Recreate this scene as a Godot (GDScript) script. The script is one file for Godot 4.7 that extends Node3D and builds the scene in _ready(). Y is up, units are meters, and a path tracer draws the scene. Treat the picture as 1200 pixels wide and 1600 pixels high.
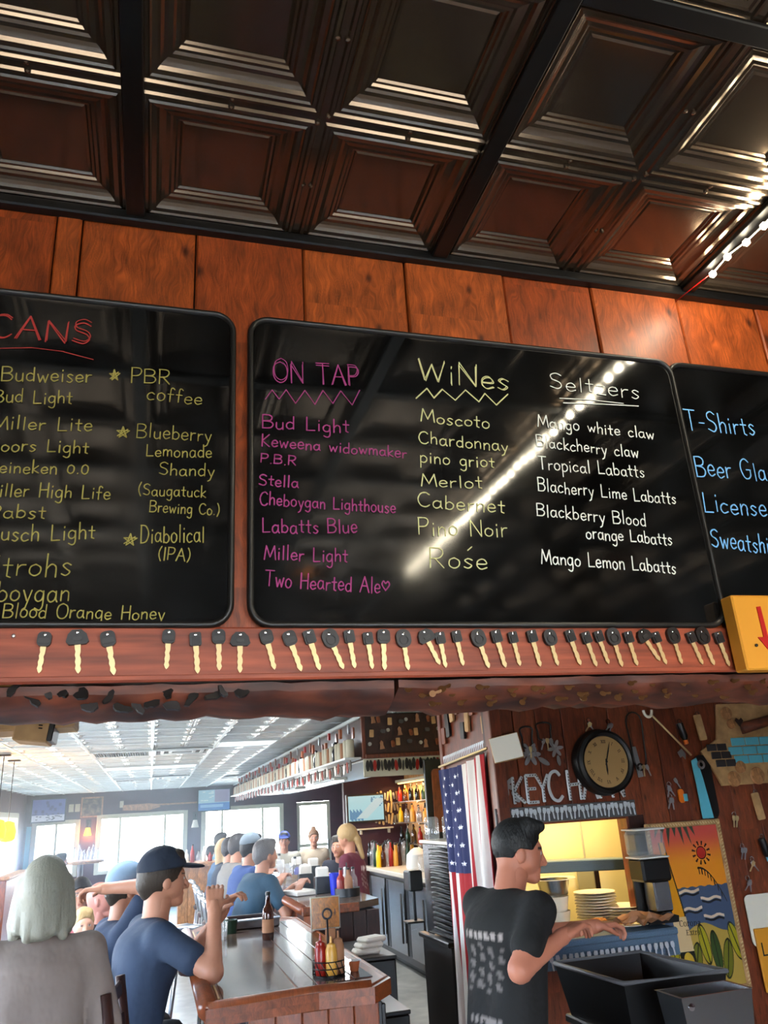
extends Node3D
# A tavern: dark front room with chalkboards on a plank header wall; under the header a long sunlit bar room.
# x runs along the header wall, y is up, -z goes into the bar room. Metres.

const WALL := -1.277      # front of the header planks
const HIGH := 2.785       # dark tin ceiling of the front room
const BAR_HIGH := 2.4     # pale tin ceiling of the bar room
const FAR := -19.5        # far wall of the bar room

func _ready() -> void:
	rng.seed = 7
	# camera: a phone held at eye height, tilted up, turned and rolled a little
	var cam := Camera3D.new()
	cam.name = "camera"
	cam.fov = 66.45
	cam.near = 0.02
	cam.far = 200.0
	cam.position = Vector3(0, 1.70, 0)
	cam.basis = Basis.from_euler(Vector3(deg_to_rad(20.68), deg_to_rad(-16.86), 0)) * Basis(Vector3(0, 0, 1), deg_to_rad(-3.686))
	add_child(cam)
	cam.current = true
	# daylight outside
	var sky := ProceduralSkyMaterial.new()
	sky.sky_top_color = Color(0.62, 0.80, 1.0)
	sky.sky_horizon_color = Color(0.93, 0.97, 1.0)
	sky.ground_horizon_color = Color(0.80, 0.82, 0.82)
	sky.ground_bottom_color = Color(0.55, 0.55, 0.53)
	sky.sun_angle_max = 1.0
	var env := Environment.new()
	env.background_mode = Environment.BG_SKY
	env.sky = Sky.new()
	env.sky.sky_material = sky
	env.background_energy_multiplier = 52.0
	env.tonemap_mode = Environment.TONE_MAPPER_LINEAR
	env.tonemap_exposure = 0.88
	env.volumetric_fog_enabled = true
	env.volumetric_fog_density = 0.0
	env.sdfgi_enabled = true
	env.ssao_enabled = true
	env.ssil_enabled = true
	var we := WorldEnvironment.new()
	we.name = "surroundings"
	we.environment = env
	add_child(we)
	make_materials()
	front_shell()
	bar_shell()
	dark_ceiling()
	header_wall()
	chalkboards()
	key_rail()
	front_lamps()
	string_light()
	pale_ceiling()
	far_wall_things()
	soffit()
	back_bar()
	near_bar()
	long_bar()
	dining_things()
	plank_wall()
	kitchen()
	side_wall()
	wall_decor()
	service_things()
	people()
	glare_haze()

func make_materials() -> void:
	# woods: one colour each, tinted by grain
	var grain := [wood_tex(3, 2), wood_tex(11, 1), wood_tex(23, 3)]
	var tones := [Color(0.72, 0.35, 0.14), Color(0.66, 0.30, 0.115), Color(0.76, 0.38, 0.155), Color(0.69, 0.32, 0.13)]
	for k in 4:
		textured(mat("header_plank_%d" % k, tones[k], 0.42), grain[k % 3], Vector3(4.4, 2.1, 4.4), Vector3(0.31 * k, 0.23 * k, 0.1))
	textured(mat("rail_wood", Color(0.70, 0.33, 0.20), 0.5), noise_tex(0.02, Color(0.62, 0.58, 0.56), Color(1, 1, 1), 4), Vector3(0.7, 9.0, 9.0))
	textured(mat("beam_wood", Color(0.56, 0.28, 0.16), 0.55), noise_tex(0.015, Color(0.25, 0.2, 0.18), Color(1, 1, 1), 9), Vector3(1.6, 5.0, 5.0))
	var reds := [Color(0.56, 0.28, 0.17), Color(0.50, 0.24, 0.145), Color(0.60, 0.31, 0.19)]
	for k in 3:
		textured(mat("wall_plank_%d" % k, reds[k], 0.35), grain[(k + 1) % 3], Vector3(5.0, 1.5, 5.0), Vector3(0.4 * k, 0.31 * k, 0.0))
	textured(mat("pine", Color(0.80, 0.58, 0.38), 0.5), grain[0], Vector3(3.0, 1.6, 3.0))
	textured(mat("bar_wood", Color(0.62, 0.33, 0.18), 0.3), grain[1], Vector3(3.0, 1.4, 3.0))
	textured(mat("dark_wood", Color(0.26, 0.12, 0.085), 0.45), grain[1], Vector3(4.0, 1.8, 4.0))
	textured(mat("maroon_wall", Color(0.27, 0.12, 0.17), 0.6), noise_tex(0.01, Color(0.8, 0.8, 0.8), Color(1, 1, 1), 5), Vector3(1, 1, 1))
	textured(mat("plywood", Color(0.78, 0.62, 0.42), 0.6), noise_tex(0.02, Color(0.75, 0.72, 0.7), Color(1, 1, 1), 6), Vector3(2, 2, 2))
	mat("yellow_wood", Color(0.86, 0.58, 0.16), 0.45)
	# metals and plastics
	mat("bronze_tin", Color(0.42, 0.36, 0.30), 0.18, 0.85)
	mat("pale_tin", Color(0.90, 0.93, 0.94), 0.22, 0.3)
	mat("black_metal", Color(0.02, 0.02, 0.022), 0.4, 0.2)
	mat("pale_metal", Color(0.82, 0.86, 0.88), 0.35, 0.5)
	mat("steel", Color(0.62, 0.63, 0.64), 0.26, 1.0)
	mat("dark_steel", Color(0.33, 0.32, 0.31), 0.35, 0.9)
	mat("chrome", Color(0.85, 0.85, 0.86), 0.08, 1.0)
	mat("silver", Color(0.72, 0.73, 0.75), 0.28, 0.9)
	mat("brass", Color(0.84, 0.74, 0.54), 0.35, 0.5)
	mat("aged_brass", Color(0.42, 0.29, 0.17), 0.42, 0.6)
	mat("key_white", Color(0.80, 0.82, 0.84), 0.35, 0.25)
	mat("key_black", Color(0.055, 0.05, 0.05), 0.4)
	mat("key_grey", Color(0.16, 0.15, 0.15), 0.45)
	mat("black_plastic", Color(0.025, 0.025, 0.028), 0.35)
	mat("grey_plastic", Color(0.30, 0.30, 0.31), 0.4)
	mat("white_plastic", Color(0.86, 0.86, 0.84), 0.4)
	mat("blue_plastic", Color(0.03, 0.13, 0.72), 0.25)
	mat("red_plastic", Color(0.65, 0.06, 0.05), 0.3)
	mat("orange_plastic", Color(0.85, 0.42, 0.08), 0.35)
	mat("green_plastic", Color(0.07, 0.20, 0.12), 0.3)
	mat("yellow_plastic", Color(0.90, 0.75, 0.10), 0.35)
	mat("teal_paint", Color(0.35, 0.68, 0.76), 0.4)
	mat("slate_paint", Color(0.16, 0.14, 0.15), 0.5)
	mat("red_paint", Color(0.72, 0.07, 0.05), 0.45)
	# boards
	var board := mat("chalkboard_black", Color(0.085, 0.09, 0.095), 1.0)
	textured(board, noise_tex(0.008, Color(0.45, 0.45, 0.45), Color(1, 1, 1), 31), Vector3(1.3, 1.3, 1.3))
	board.roughness_texture = noise_tex(0.012, Color(0.04, 0.04, 0.04), Color(0.11, 0.11, 0.11), 32)
	mat("board_edge", Color(0.115, 0.11, 0.105), 0.35)
	mat("chalk_white", Color(0.90, 0.91, 0.88), 0.8)
	mat("chalk_cream", Color(0.82, 0.81, 0.58), 0.8)
	mat("chalk_yellow", Color(0.62, 0.57, 0.28), 0.8)
	mat("chalk_pink", Color(0.63, 0.22, 0.47), 0.8)
	mat("chalk_red", Color(0.68, 0.19, 0.17), 0.8)
	mat("chalk_blue", Color(0.45, 0.70, 0.92), 0.8)
	# room surfaces
	textured(mat("plaster", Color(0.62, 0.56, 0.47), 0.8), noise_tex(0.02, Color(0.9, 0.9, 0.9), Color(1, 1, 1), 2), Vector3(1, 1, 1))
	textured(mat("floor_tile", Color(0.70, 0.69, 0.65), 0.4), noise_tex(0.02, Color(0.84, 0.84, 0.84), Color(1, 1, 1), 12), Vector3(0.8, 0.8, 0.8))
	textured(mat("dark_floor", Color(0.30, 0.20, 0.14), 0.45), grain[0], Vector3(1.5, 1.5, 0.8))
	mat("window_trim", Color(0.72, 0.70, 0.62), 0.5)
	mat("cream_wall", Color(0.93, 0.88, 0.68), 0.55)
	textured(mat("blue_stone", Color(0.45, 0.54, 0.62), 0.35), noise_tex(0.2, Color(0.55, 0.6, 0.65), Color(1, 1, 1), 14), Vector3(4, 4, 4))
	textured(mat("bar_top", Color(0.52, 0.46, 0.42), 0.11), noise_tex(0.012, Color(0.45, 0.36, 0.30), Color(1, 1, 1), 15), Vector3(0.8, 0.8, 1.6))
	textured(mat("bar_plank", Color(0.46, 0.42, 0.42), 0.12), grain[2], Vector3(2, 2, 1.2))
	glass("clear_glass", Color(0.95, 0.98, 1.0), 0.12)
	glass("window_glass", Color(0.95, 0.98, 1.0), 0.06)
	glass("brown_glass", Color(0.25, 0.10, 0.03), 0.75)
	mat("dark_glass", Color(0.03, 0.03, 0.035), 0.06)
	mat("paper", Color(0.88, 0.86, 0.82), 0.85)
	mat("brown_paper", Color(0.60, 0.42, 0.30), 0.8)
	mat("ceramic", Color(0.90, 0.87, 0.80), 0.25)
	mat("fried_food", Color(0.80, 0.50, 0.14), 0.6)
	mat("ketchup", Color(0.55, 0.09, 0.05), 0.3)
	mat("mustard", Color(0.80, 0.60, 0.25), 0.35)
	mat("cork", Color(0.62, 0.32, 0.16), 0.6)
	mat("clock_face", Color(0.66, 0.52, 0.33), 0.5)
	mat("ink", Color(0.04, 0.035, 0.03), 0.6)

func front_shell() -> void:
	struct("floor", bb(7.4, 0.1, 22.8, 0.001), M.floor_tile, Vector3(1.0, -0.05, -8.2))
	struct("wall_back", pierced(-2.7, 4.7, 2.9, 0.12, [[-1.2, 0.0, 0.40, 2.3], [1.0, 2.2, 0.40, 2.3]]), M.dark_wood, Vector3(0, -0.05, 3.16))
	for x in [-0.6, 1.6]:
		window(-0.6, 0.6, 0.35, 2.25, [0.0], Vector3(x, 1.30, 3.16), PI)
	struct("wall_right", bb(0.12, 2.9, 22.8, 0.001), M.dark_wood, Vector3(4.66, 1.4, -8.2))
	struct("wall_left", bb(0.12, 2.9, 4.5, 0.001), M.dark_wood, Vector3(-2.66, 1.4, 0.95))

func dark_ceiling() -> void:
	var c := struct("ceiling", bb(7.3, 0.1, 4.5, 0.001), M.black_metal, Vector3(1.0, HIGH + 0.085, 0.87))
	var tin := tin_tile()
	for i in range(-3, 5):
		for j in 6:
			part(c, "tin_tile", tin, M.bronze_tin, Vector3(0.232 + 0.612 * i - 1.0, -0.079, -0.972 + 0.612 * j - 0.87))
	for i in range(-3, 6):
		part(c, "runner", bb(0.034, 0.012, 4.4, 0.002), M.black_metal, Vector3(-0.074 + 0.612 * i - 1.0, -0.089, 0.04))
	for j in range(1, 7):
		for i in range(-3, 5):
			part(c, "cross_runner", bb(0.578, 0.010, 0.034, 0.002), M.black_metal, Vector3(0.232 + 0.612 * i - 1.0, -0.088, -1.278 + 0.612 * j - 0.87))
	part(c, "wall_angle", bb(7.0, 0.022, 0.024, 0.003), M.black_metal, Vector3(0, -0.092, WALL + 0.012 - 0.87))

# one 2 ft sheet: four stamped panels of nested steps, with small studs where they meet
func tin_tile() -> ArrayMesh:
	if cache.has("tin"):
		return cache["tin"]
	var st := begin()
	var prof := [[0.0, 0.0], [0.006, 0.0], [0.009, -0.004], [0.014, -0.0045], [0.017, 0.0], [0.022, 0.0], [0.025, -0.003], [0.028, 0.0], [0.036, 0.001], [0.040, 0.006], [0.045, 0.010], [0.051, 0.0125], [0.058, 0.013], [0.062, 0.016], [0.067, 0.016], [0.070, 0.020], [0.074, 0.0205], [0.077, 0.024], [0.081, 0.022]]
	var half := 0.1525
	for cx in [-half, half]:
		for cz in [-half, half]:
			for k in prof.size() - 1:
				var a: float = half - prof[k][0]
				var b: float = half - prof[k + 1][0]
				for s in 4:
					var t := TAU * s / 4.0 + PI / 4.0
					var u := TAU * (s + 1) / 4.0 + PI / 4.0
					var r := sqrt(2.0)
					var q := []
					for e in [[a, t, prof[k][1]], [a, u, prof[k][1]], [b, u, prof[k + 1][1]], [b, t, prof[k + 1][1]]]:
						q.append(Vector3(cx + cos(e[1]) * e[0] * r, e[2], cz + sin(e[1]) * e[0] * r))
					quad(st, q[0], q[1], q[2], q[3], Vector3(cx, 5.0, cz))
			var m: float = half - prof[-1][0]
			var y: float = prof[-1][1]
			quad(st, Vector3(cx - m, y, cz - m), Vector3(cx + m, y, cz - m), Vector3(cx + m, y, cz + m), Vector3(cx - m, y, cz + m), Vector3(cx, 5.0, cz))
	for p in [Vector2(0.008, 0.008), Vector2(-0.008, -0.008), Vector2(0.152, 0.008), Vector2(0.152, -0.008), Vector2(-0.152, 0.008), Vector2(-0.152, -0.008), Vector2(0.008, 0.152), Vector2(-0.008, 0.152), Vector2(0.008, -0.152), Vector2(-0.008, -0.152)]:
		for k in 8:
			var t0 := TAU * k / 8
			var t1 := TAU * (k + 1) / 8
			var o := Vector3(p.x, 0, p.y)
			for ring in [[0.006, 0.0, 0.0042, -0.0042], [0.0042, -0.0042, 0.0, -0.006]]:
				quad(st, o + Vector3(cos(t0) * ring[0], ring[1], sin(t0) * ring[0]), o + Vector3(cos(t1) * ring[0], ring[1], sin(t1) * ring[0]), o + Vector3(cos(t1) * ring[2], ring[3], sin(t1) * ring[2]), o + Vector3(cos(t0) * ring[2], ring[3], sin(t0) * ring[2]), o + Vector3(0, 1, 0))
	cache["tin"] = done(st)
	return cache["tin"]

# warm lamps of the front room, behind the camera
func front_lamps() -> void:
	var shade := lathe([Vector2(0.03, 0.10), Vector2(0.06, 0.09), Vector2(0.13, -0.06), Vector2(0.135, -0.07), Vector2(0.125, -0.06), Vector2(0.05, 0.08)], 24)
	var bulb := lathe([Vector2(0.0, 0.05), Vector2(0.014, 0.045), Vector2(0.016, 0.02), Vector2(0.032, -0.015), Vector2(0.03, -0.035), Vector2(0.016, -0.05), Vector2(0.0, -0.054)], 16)
	glow("lamp_bulb_glow", Color(1.0, 0.72, 0.42), 10.0)
	for p in [Vector3(-0.85, 2.35, 0.9), Vector3(0.75, 2.35, 1.1), Vector3(2.3, 2.35, 0.8)]:
		var t := thing("pendant_lamp", "dark metal pendant lamp with warm bulb over the front room", "lamp", p, 0, "pendant lamps in the front room")
		part(t, "lamp_shade", shade, M.black_metal)
		part(t, "light_bulb", bulb, M.lamp_bulb_glow, Vector3(0, -0.03, 0))
		part(t, "cord", tube([Vector3(0, 0.1, 0), Vector3(0, 0.42, 0)], 0.004), M.black_plastic)
		omni(Vector3(0, -0.03, 0), Color(1.0, 0.70, 0.42), 1.5, 0.03, t)

# a string of small white lights fixed along a ceiling runner, from the header wall towards the room
func string_light() -> void:
	glow("led_glow", Color(1.0, 0.95, 0.82), 40.0)
	var t := thing("string_light", "string of small bright white lights along the black ceiling runner", "string lights", Vector3(1.150, 2.768, -1.17))
	var pts := []
	var n := 40
	for k in n:
		var p := Vector3(rng.randf_range(-0.004, 0.004), -0.006 + 0.004 * sin(k * 1.7), 0.0535 * k)
		pts.append(p + Vector3(0.004, 0.006, 0))
		part(t, "light_bulb", bb(0.014, 0.014, 0.014, 0.004), M.led_glow, p)
		omni(p - Vector3(0, 0.011, 0), Color(1.0, 0.95, 0.84), 0.014, 0.006, t)
	part(t, "cord", tube(pts, 0.002, -1.0, 6), M.white_plastic)
	part(t, "tail_wire", tube([Vector3(0.004, 0.0, 0.0), Vector3(-0.01, -0.004, -0.05), Vector3(-0.035, -0.02, -0.09)], 0.0012, -1.0, 6), M.red_plastic)

func header_wall() -> void:
	var w := struct("wall_front", bb(7.2, 0.895, 0.10, 0.001), M.dark_wood, Vector3(1.0, 2.355, WALL - 0.075))
	var seams := [-2.6, -2.38, -2.17, -1.95, -1.74, -1.52, -1.31, -1.09, -0.87, -0.655, -0.435, -0.213, -0.168, 0.04, 0.25, 0.465, 0.69, 0.905, 1.13, 1.35, 1.57, 1.78, 2.0, 2.21, 2.43, 2.64, 2.86, 3.07, 3.29, 3.5, 3.72, 3.93, 4.15, 4.36, 4.6]
	for k in seams.size() - 1:
		var wide: float = seams[k + 1] - seams[k]
		var proud: float = [0.0, 0.003, 0.001, 0.004][k % 4]
		part(w, "plank", bb(wide - 0.003, 0.80, 0.022, 0.003), M["header_plank_%d" % ((k * 7 + k / 3) % 4)], Vector3((seams[k] + seams[k + 1]) / 2.0 - 1.0, 2.385 - 2.355, 0.066 + proud - 0.002))
	# the ledge board that carries the keys
	var r := struct("trim_1", bb(7.2, 0.078, 0.030, 0.003), M.rail_wood, Vector3(1.0, 1.947, WALL + 0.006))
	part(r, "lip", bb(7.2, 0.012, 0.012, 0.003), M.rail_wood, Vector3(0, -0.040, 0.010))
	# the rough beam below, with a live edge
	var b := struct("trim_2", rough_beam(-2.6, 0.385, 0.0), M.beam_wood)
	part(b, "beam_end", rough_beam(0.392, 4.6, 5.0), M.beam_wood)
	var n := 0
	for p in [[20, 1075, 0.011], [48, 1090, 0.013], [72, 1083, 0.009], [98, 1083, 0.008], [127, 1083, 0.012], [140, 1104, 0.012], [170, 1088, 0.010], [190, 1106, 0.012], [215, 1103, 0.011], [236, 1098, 0.012], [262, 1082, 0.010], [270, 1101, 0.013], [300, 1090, 0.012], [335, 1086, 0.011], [348, 1079, 0.009], [378, 1082, 0.011]]:
		var at: Vector3 = fob_spots[n]
		n += 1
		solo("key_fob", "small dark lumpy key fob stuck on the rough live-edge beam", "fob", lump(p[2] * 0.85, n), M.key_black if n % 3 else M.key_grey, at - Vector3(0, 0, 0.010), Vector3(-0.25, 0.2 * sin(n), 0.8 * sin(n * 2.0)), "dark fobs on the live-edge beam")
	var small := old_key()
	var proto := thing("old_key", "worn brass key pinned flat along the rough live-edge beam", "key", Vector3(0.45, 1.875, WALL + 0.006), 0, "worn keys along the live-edge beam")
	part(proto, "blade", small[0], M.aged_brass)
	part(proto, "bow", small[1], M.aged_brass)
	proto.rotation.z = 0.3
	proto.scale = Vector3.ONE * 0.7
	for k in 40:
		var c := dup(proto, Vector3(0.41 + 0.020 * k + rng.randf_range(-0.009, 0.009), 1.882 - 0.010 * (k % 3) + rng.randf_range(-0.004, 0.004), WALL + 0.003 - 0.010 * (k % 3)))
		c.rotation = Vector3(-0.5, 0, rng.randf_range(0.0, 0.9))
		c.scale = Vector3.ONE * rng.randf_range(0.6, 0.85)

var fob_spots := [Vector3(-0.202, 1.896, -1.262), Vector3(-0.177, 1.883, -1.268), Vector3(-0.156, 1.888, -1.265), Vector3(-0.133, 1.888, -1.265), Vector3(-0.107, 1.887, -1.265), Vector3(-0.095, 1.869, -1.278), Vector3(-0.068, 1.882, -1.268), Vector3(-0.049, 1.866, -1.278), Vector3(-0.026, 1.868, -1.278), Vector3(-0.006, 1.872, -1.272), Vector3(0.018, 1.886, -1.265), Vector3(0.026, 1.868, -1.275), Vector3(0.054, 1.877, -1.268), Vector3(0.088, 1.88, -1.266), Vector3(0.101, 1.886, -1.263), Vector3(0.131, 1.883, -1.265)]

func lump(r: float, number: int) -> ArrayMesh:
	var out := []
	for k in 11:
		var a := TAU * k / 11
		var q := r * (0.85 + 0.28 * sin(a * 2.0 + number) + 0.16 * sin(a * 3.0 + number * 1.7))
		out.append(Vector2(cos(a) * q * 1.35, sin(a) * q * 0.85))
	return prism(out, 0.007)

func old_key() -> Array:
	var blade := prism([Vector2(0.006, -0.003), Vector2(0.012, -0.003), Vector2(0.014, -0.005), Vector2(0.017, -0.003), Vector2(0.020, -0.005), Vector2(0.024, -0.002), Vector2(0.026, 0.0), Vector2(0.024, 0.003), Vector2(0.006, 0.003)], 0.0022)
	var bow := prism(ellipse(0.009, 0.008, 12), 0.0026)
	return [blade, bow]

# a beam along x whose underside wanders like a live edge
func rough_beam(x0: float, x1: float, off: float) -> ArrayMesh:
	var n := FastNoiseLite.new()
	n.seed = 5
	n.frequency = 1.0
	var st := begin(0)
	var steps := int((x1 - x0) / 0.025)
	var rings := []
	for i in steps + 1:
		var x := lerpf(x0, x1, float(i) / steps)
		var low := 1.868 + 0.012 * n.get_noise_2d(x * 5.0 + off, 0) + 0.008 * n.get_noise_2d(x * 19.0, 3)
		var out := WALL + 0.004 + 0.010 * n.get_noise_2d(x * 7.0, 8.0 + off)
		var ring := []
		for p in [Vector2(WALL - 0.02, 1.904), Vector2(out, 1.899), Vector2(out - 0.002, 1.886), Vector2(out - 0.007, low + 0.008), Vector2(out - 0.024, low), Vector2(WALL - 0.06, low - 0.014), Vector2(WALL - 0.125, low - 0.01), Vector2(WALL - 0.125, 1.904)]:
			ring.append(Vector3(x, p.y + 0.003 * n.get_noise_2d(x * 30.0, p.x * 40.0), p.x + 0.003 * n.get_noise_2d(x * 30.0, p.y * 90.0)))
		rings.append(ring)
	for i in steps:
		for k in 8:
			var j := (k + 1) % 8
			st.set_smooth_group(0 if k in [2, 3, 4, 5] else k + 1)
			quad(st, rings[i][k], rings[i][j], rings[i + 1][j], rings[i + 1][k], Vector3(rings[i][0].x, 1.888, WALL - 0.05))
	for e in [0, steps]:
		for k in range(1, 7):
			tri(st, rings[e][0], rings[e][k], rings[e][k + 1], Vector3(rings[steps - e][0].x, 1.88, WALL - 0.05))
	return done(st)

func board(label: String, x0: float, x1: float, y0: float, y1: float, back := 0.0) -> Node3D:
	var t := thing("chalkboard", label, "chalkboard", Vector3((x0 + x1) / 2.0, (y0 + y1) / 2.0, WALL + 0.020 + back))
	var w := x1 - x0
	var h := y1 - y0
	part(t, "panel", prism(round_rect(w - 0.006, h - 0.006, 0.036, 6), 0.014), M.chalkboard_black, Vector3(0, 0, -0.007))
	part(t, "frame", ring_frame(w, h, 0.04, 0.011, 0.012), M.board_edge, Vector3(0, 0, -0.006))
	return t

func chalkboards() -> void:
	var b := board("black chalkboard of canned beers in yellow writing under a red heading", -0.80, 0.1165, 1.9845, 2.5825)
	var y: Material = M.chalk_yellow
	write(b, "CANS", Vector3(-0.297, 2.484, -1.257), Vector3(-0.135, 2.485, -1.257), 0.044, 0.0024, M.chalk_red)
	write(b, "CANS", Vector3(-0.294, 2.482, -1.257), Vector3(-0.133, 2.489, -1.257), 0.043, 0.0019, M.chalk_red)
	scribble(b, [Vector3(-0.314, 2.449, -1.257), Vector3(-0.277, 2.462, -1.257), Vector3(-0.227, 2.469, -1.257), Vector3(-0.176, 2.467, -1.257), Vector3(-0.128, 2.457, -1.257)], 0.0016, M.chalk_red)
	write(b, "Budweiser", Vector3(-0.268, 2.401, -1.257), Vector3(-0.128, 2.41, -1.257), 0.027, 0.0022, y)
	write(b, "Bud Light", Vector3(-0.275, 2.36, -1.257), Vector3(-0.156, 2.367, -1.257), 0.024, 0.0021, y)
	write(b, "Miller Lite", Vector3(-0.272, 2.312, -1.257), Vector3(-0.121, 2.318, -1.257), 0.025, 0.0021, y)
	write(b, "Coors Light", Vector3(-0.274, 2.272, -1.257), Vector3(-0.124, 2.278, -1.257), 0.023, 0.0021, y)
	write(b, "Heineken 0.0", Vector3(-0.271, 2.233, -1.257), Vector3(-0.121, 2.24, -1.257), 0.022, 0.0021, y)
	write(b, "Miller High Life", Vector3(-0.271, 2.194, -1.257), Vector3(-0.085, 2.197, -1.257), 0.023, 0.0021, y)
	write(b, "Pabst", Vector3(-0.261, 2.157, -1.257), Vector3(-0.18, 2.16, -1.257), 0.023, 0.0021, y)
	write(b, "Busch Light", Vector3(-0.259, 2.119, -1.257), Vector3(-0.104, 2.128, -1.257), 0.026, 0.0021, y)
	write(b, "Strohs", Vector3(-0.26, 2.063, -1.257), Vector3(-0.135, 2.065, -1.257), 0.035, 0.0021, y)
	write(b, "Cheboygan", Vector3(-0.292, 2.023, -1.257), Vector3(-0.134, 2.026, -1.257), 0.030, 0.0021, y)
	write(b, "Blood Orange Honey", Vector3(-0.225, 2, -1.257), Vector3(0.008, 1.997, -1.257), 0.022, 0.0019, y)
	for s in [[Vector3(-0.1, 2.419, -1.257), Vector3(-0.082, 2.421, -1.257)], [Vector3(-0.083, 2.31, -1.257), Vector3(-0.061, 2.311, -1.257)], [Vector3(-0.062, 2.119, -1.257), Vector3(-0.04, 2.119, -1.257)]]:
		write(b, "*", s[0], s[1], 0.024, 0.0021, y)
	write(b, "PBR", Vector3(-0.064, 2.418, -1.257), Vector3(0.002, 2.421, -1.257), 0.029, 0.0021, y)
	write(b, "coffee", Vector3(-0.036, 2.386, -1.257), Vector3(0.057, 2.383, -1.257), 0.028, 0.0019, y)
	write(b, "Blueberry", Vector3(-0.049, 2.313, -1.257), Vector3(0.075, 2.314, -1.257), 0.026, 0.0019, y)
	write(b, "Lemonade", Vector3(-0.032, 2.279, -1.257), Vector3(0.076, 2.282, -1.257), 0.022, 0.0019, y)
	write(b, "Shandy", Vector3(-0.01, 2.246, -1.257), Vector3(0.081, 2.247, -1.257), 0.022, 0.0019, y)
	write(b, "(Saugatuck", Vector3(-0.042, 2.207, -1.257), Vector3(0.068, 2.208, -1.257), 0.020, 0.0018, y)
	write(b, "Brewing Co.)", Vector3(-0.022, 2.178, -1.257), Vector3(0.091, 2.177, -1.257), 0.020, 0.0018, y)
	write(b, "Diabolical", Vector3(-0.034, 2.124, -1.257), Vector3(0.067, 2.128, -1.257), 0.029, 0.0020, y)
	write(b, "(IPA)", Vector3(-0.006, 2.096, -1.257), Vector3(0.045, 2.094, -1.257), 0.022, 0.0019, y)

	b = board("wide black chalkboard listing taps in pink, wines in cream and seltzers in white", 0.1375, 1.0625, 1.9845, 2.5825)
	var p: Material = M.chalk_pink
	write(b, "ON TAP", Vector3(0.185, 2.443, -1.257), Vector3(0.349, 2.452, -1.257), 0.042, 0.0021, p)
	write(b, "ON TAP", Vector3(0.186, 2.446, -1.257), Vector3(0.346, 2.449, -1.257), 0.043, 0.0017, p)
	scribble(b, [Vector3(0.17, 2.406, -1.257), Vector3(0.182, 2.426, -1.257), Vector3(0.195, 2.408, -1.257), Vector3(0.208, 2.429, -1.257), Vector3(0.225, 2.402, -1.257), Vector3(0.243, 2.431, -1.257), Vector3(0.261, 2.403, -1.257), Vector3(0.277, 2.434, -1.257), Vector3(0.295, 2.408, -1.257), Vector3(0.311, 2.436, -1.257), Vector3(0.332, 2.408, -1.257), Vector3(0.348, 2.441, -1.257)], 0.0018, p)
	write(b, "Bud Light", Vector3(0.164, 2.347, -1.257), Vector3(0.323, 2.349, -1.257), 0.026, 0.0025, p)
	write(b, "Keweena widowmaker", Vector3(0.162, 2.311, -1.257), Vector3(0.431, 2.305, -1.257), 0.022, 0.0025, p)
	write(b, "P.B.R", Vector3(0.16, 2.279, -1.257), Vector3(0.223, 2.277, -1.257), 0.017, 0.0024, p)
	write(b, "Stella", Vector3(0.157, 2.236, -1.257), Vector3(0.226, 2.234, -1.257), 0.022, 0.0024, p)
	write(b, "Cheboygan Lighthouse", Vector3(0.159, 2.199, -1.257), Vector3(0.402, 2.194, -1.257), 0.023, 0.0024, p)
	write(b, "Labatts Blue", Vector3(0.163, 2.148, -1.257), Vector3(0.329, 2.153, -1.257), 0.026, 0.0024, p)
	write(b, "Miller Light", Vector3(0.166, 2.101, -1.257), Vector3(0.309, 2.099, -1.257), 0.025, 0.0023, p)
	write(b, "Two Hearted Ale", Vector3(0.166, 2.055, -1.257), Vector3(0.364, 2.045, -1.257), 0.027, 0.0023, p)
	write(b, "<", Vector3(0.366, 2.05, -1.257), Vector3(0.382, 2.049, -1.257), 0.026, 0.0023, p)
	var c: Material = M.chalk_cream
	write(b, "WiNes", Vector3(0.467, 2.477, -1.257), Vector3(0.66, 2.468, -1.257), 0.047, 0.0022, c)
	write(b, "WiNes", Vector3(0.47, 2.473, -1.257), Vector3(0.657, 2.47, -1.257), 0.048, 0.0019, c)
	scribble(b, [Vector3(0.46, 2.434, -1.257), Vector3(0.484, 2.458, -1.257), Vector3(0.497, 2.438, -1.257), Vector3(0.516, 2.459, -1.257), Vector3(0.541, 2.437, -1.257), Vector3(0.565, 2.462, -1.257), Vector3(0.591, 2.438, -1.257), Vector3(0.606, 2.458, -1.257), Vector3(0.628, 2.434, -1.257), Vector3(0.656, 2.461, -1.257)], 0.0026, c)
	write(b, "Moscoto", Vector3(0.466, 2.384, -1.257), Vector3(0.607, 2.379, -1.257), 0.026, 0.0023, c)
	write(b, "Chardonnay", Vector3(0.458, 2.338, -1.257), Vector3(0.64, 2.333, -1.257), 0.025, 0.0023, c)
	write(b, "pino griot", Vector3(0.457, 2.298, -1.257), Vector3(0.607, 2.295, -1.257), 0.024, 0.0023, c)
	write(b, "Merlot", Vector3(0.456, 2.25, -1.257), Vector3(0.577, 2.252, -1.257), 0.025, 0.0023, c)
	write(b, "Cabernet", Vector3(0.446, 2.209, -1.257), Vector3(0.617, 2.202, -1.257), 0.028, 0.0023, c)
	write(b, "Pino Noir", Vector3(0.442, 2.154, -1.257), Vector3(0.617, 2.155, -1.257), 0.031, 0.0023, c)
	write(b, "Rose", Vector3(0.458, 2.093, -1.257), Vector3(0.569, 2.091, -1.257), 0.035, 0.0023, c)
	write(b, "'", Vector3(0.535, 2.103, -1.257), Vector3(0.546, 2.104, -1.257), 0.035, 0.0021, c)
	var w: Material = M.chalk_white
	write(b, "Seltzers", Vector3(0.753, 2.484, -1.257), Vector3(0.963, 2.478, -1.257), 0.036, 0.0022, w)
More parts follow.
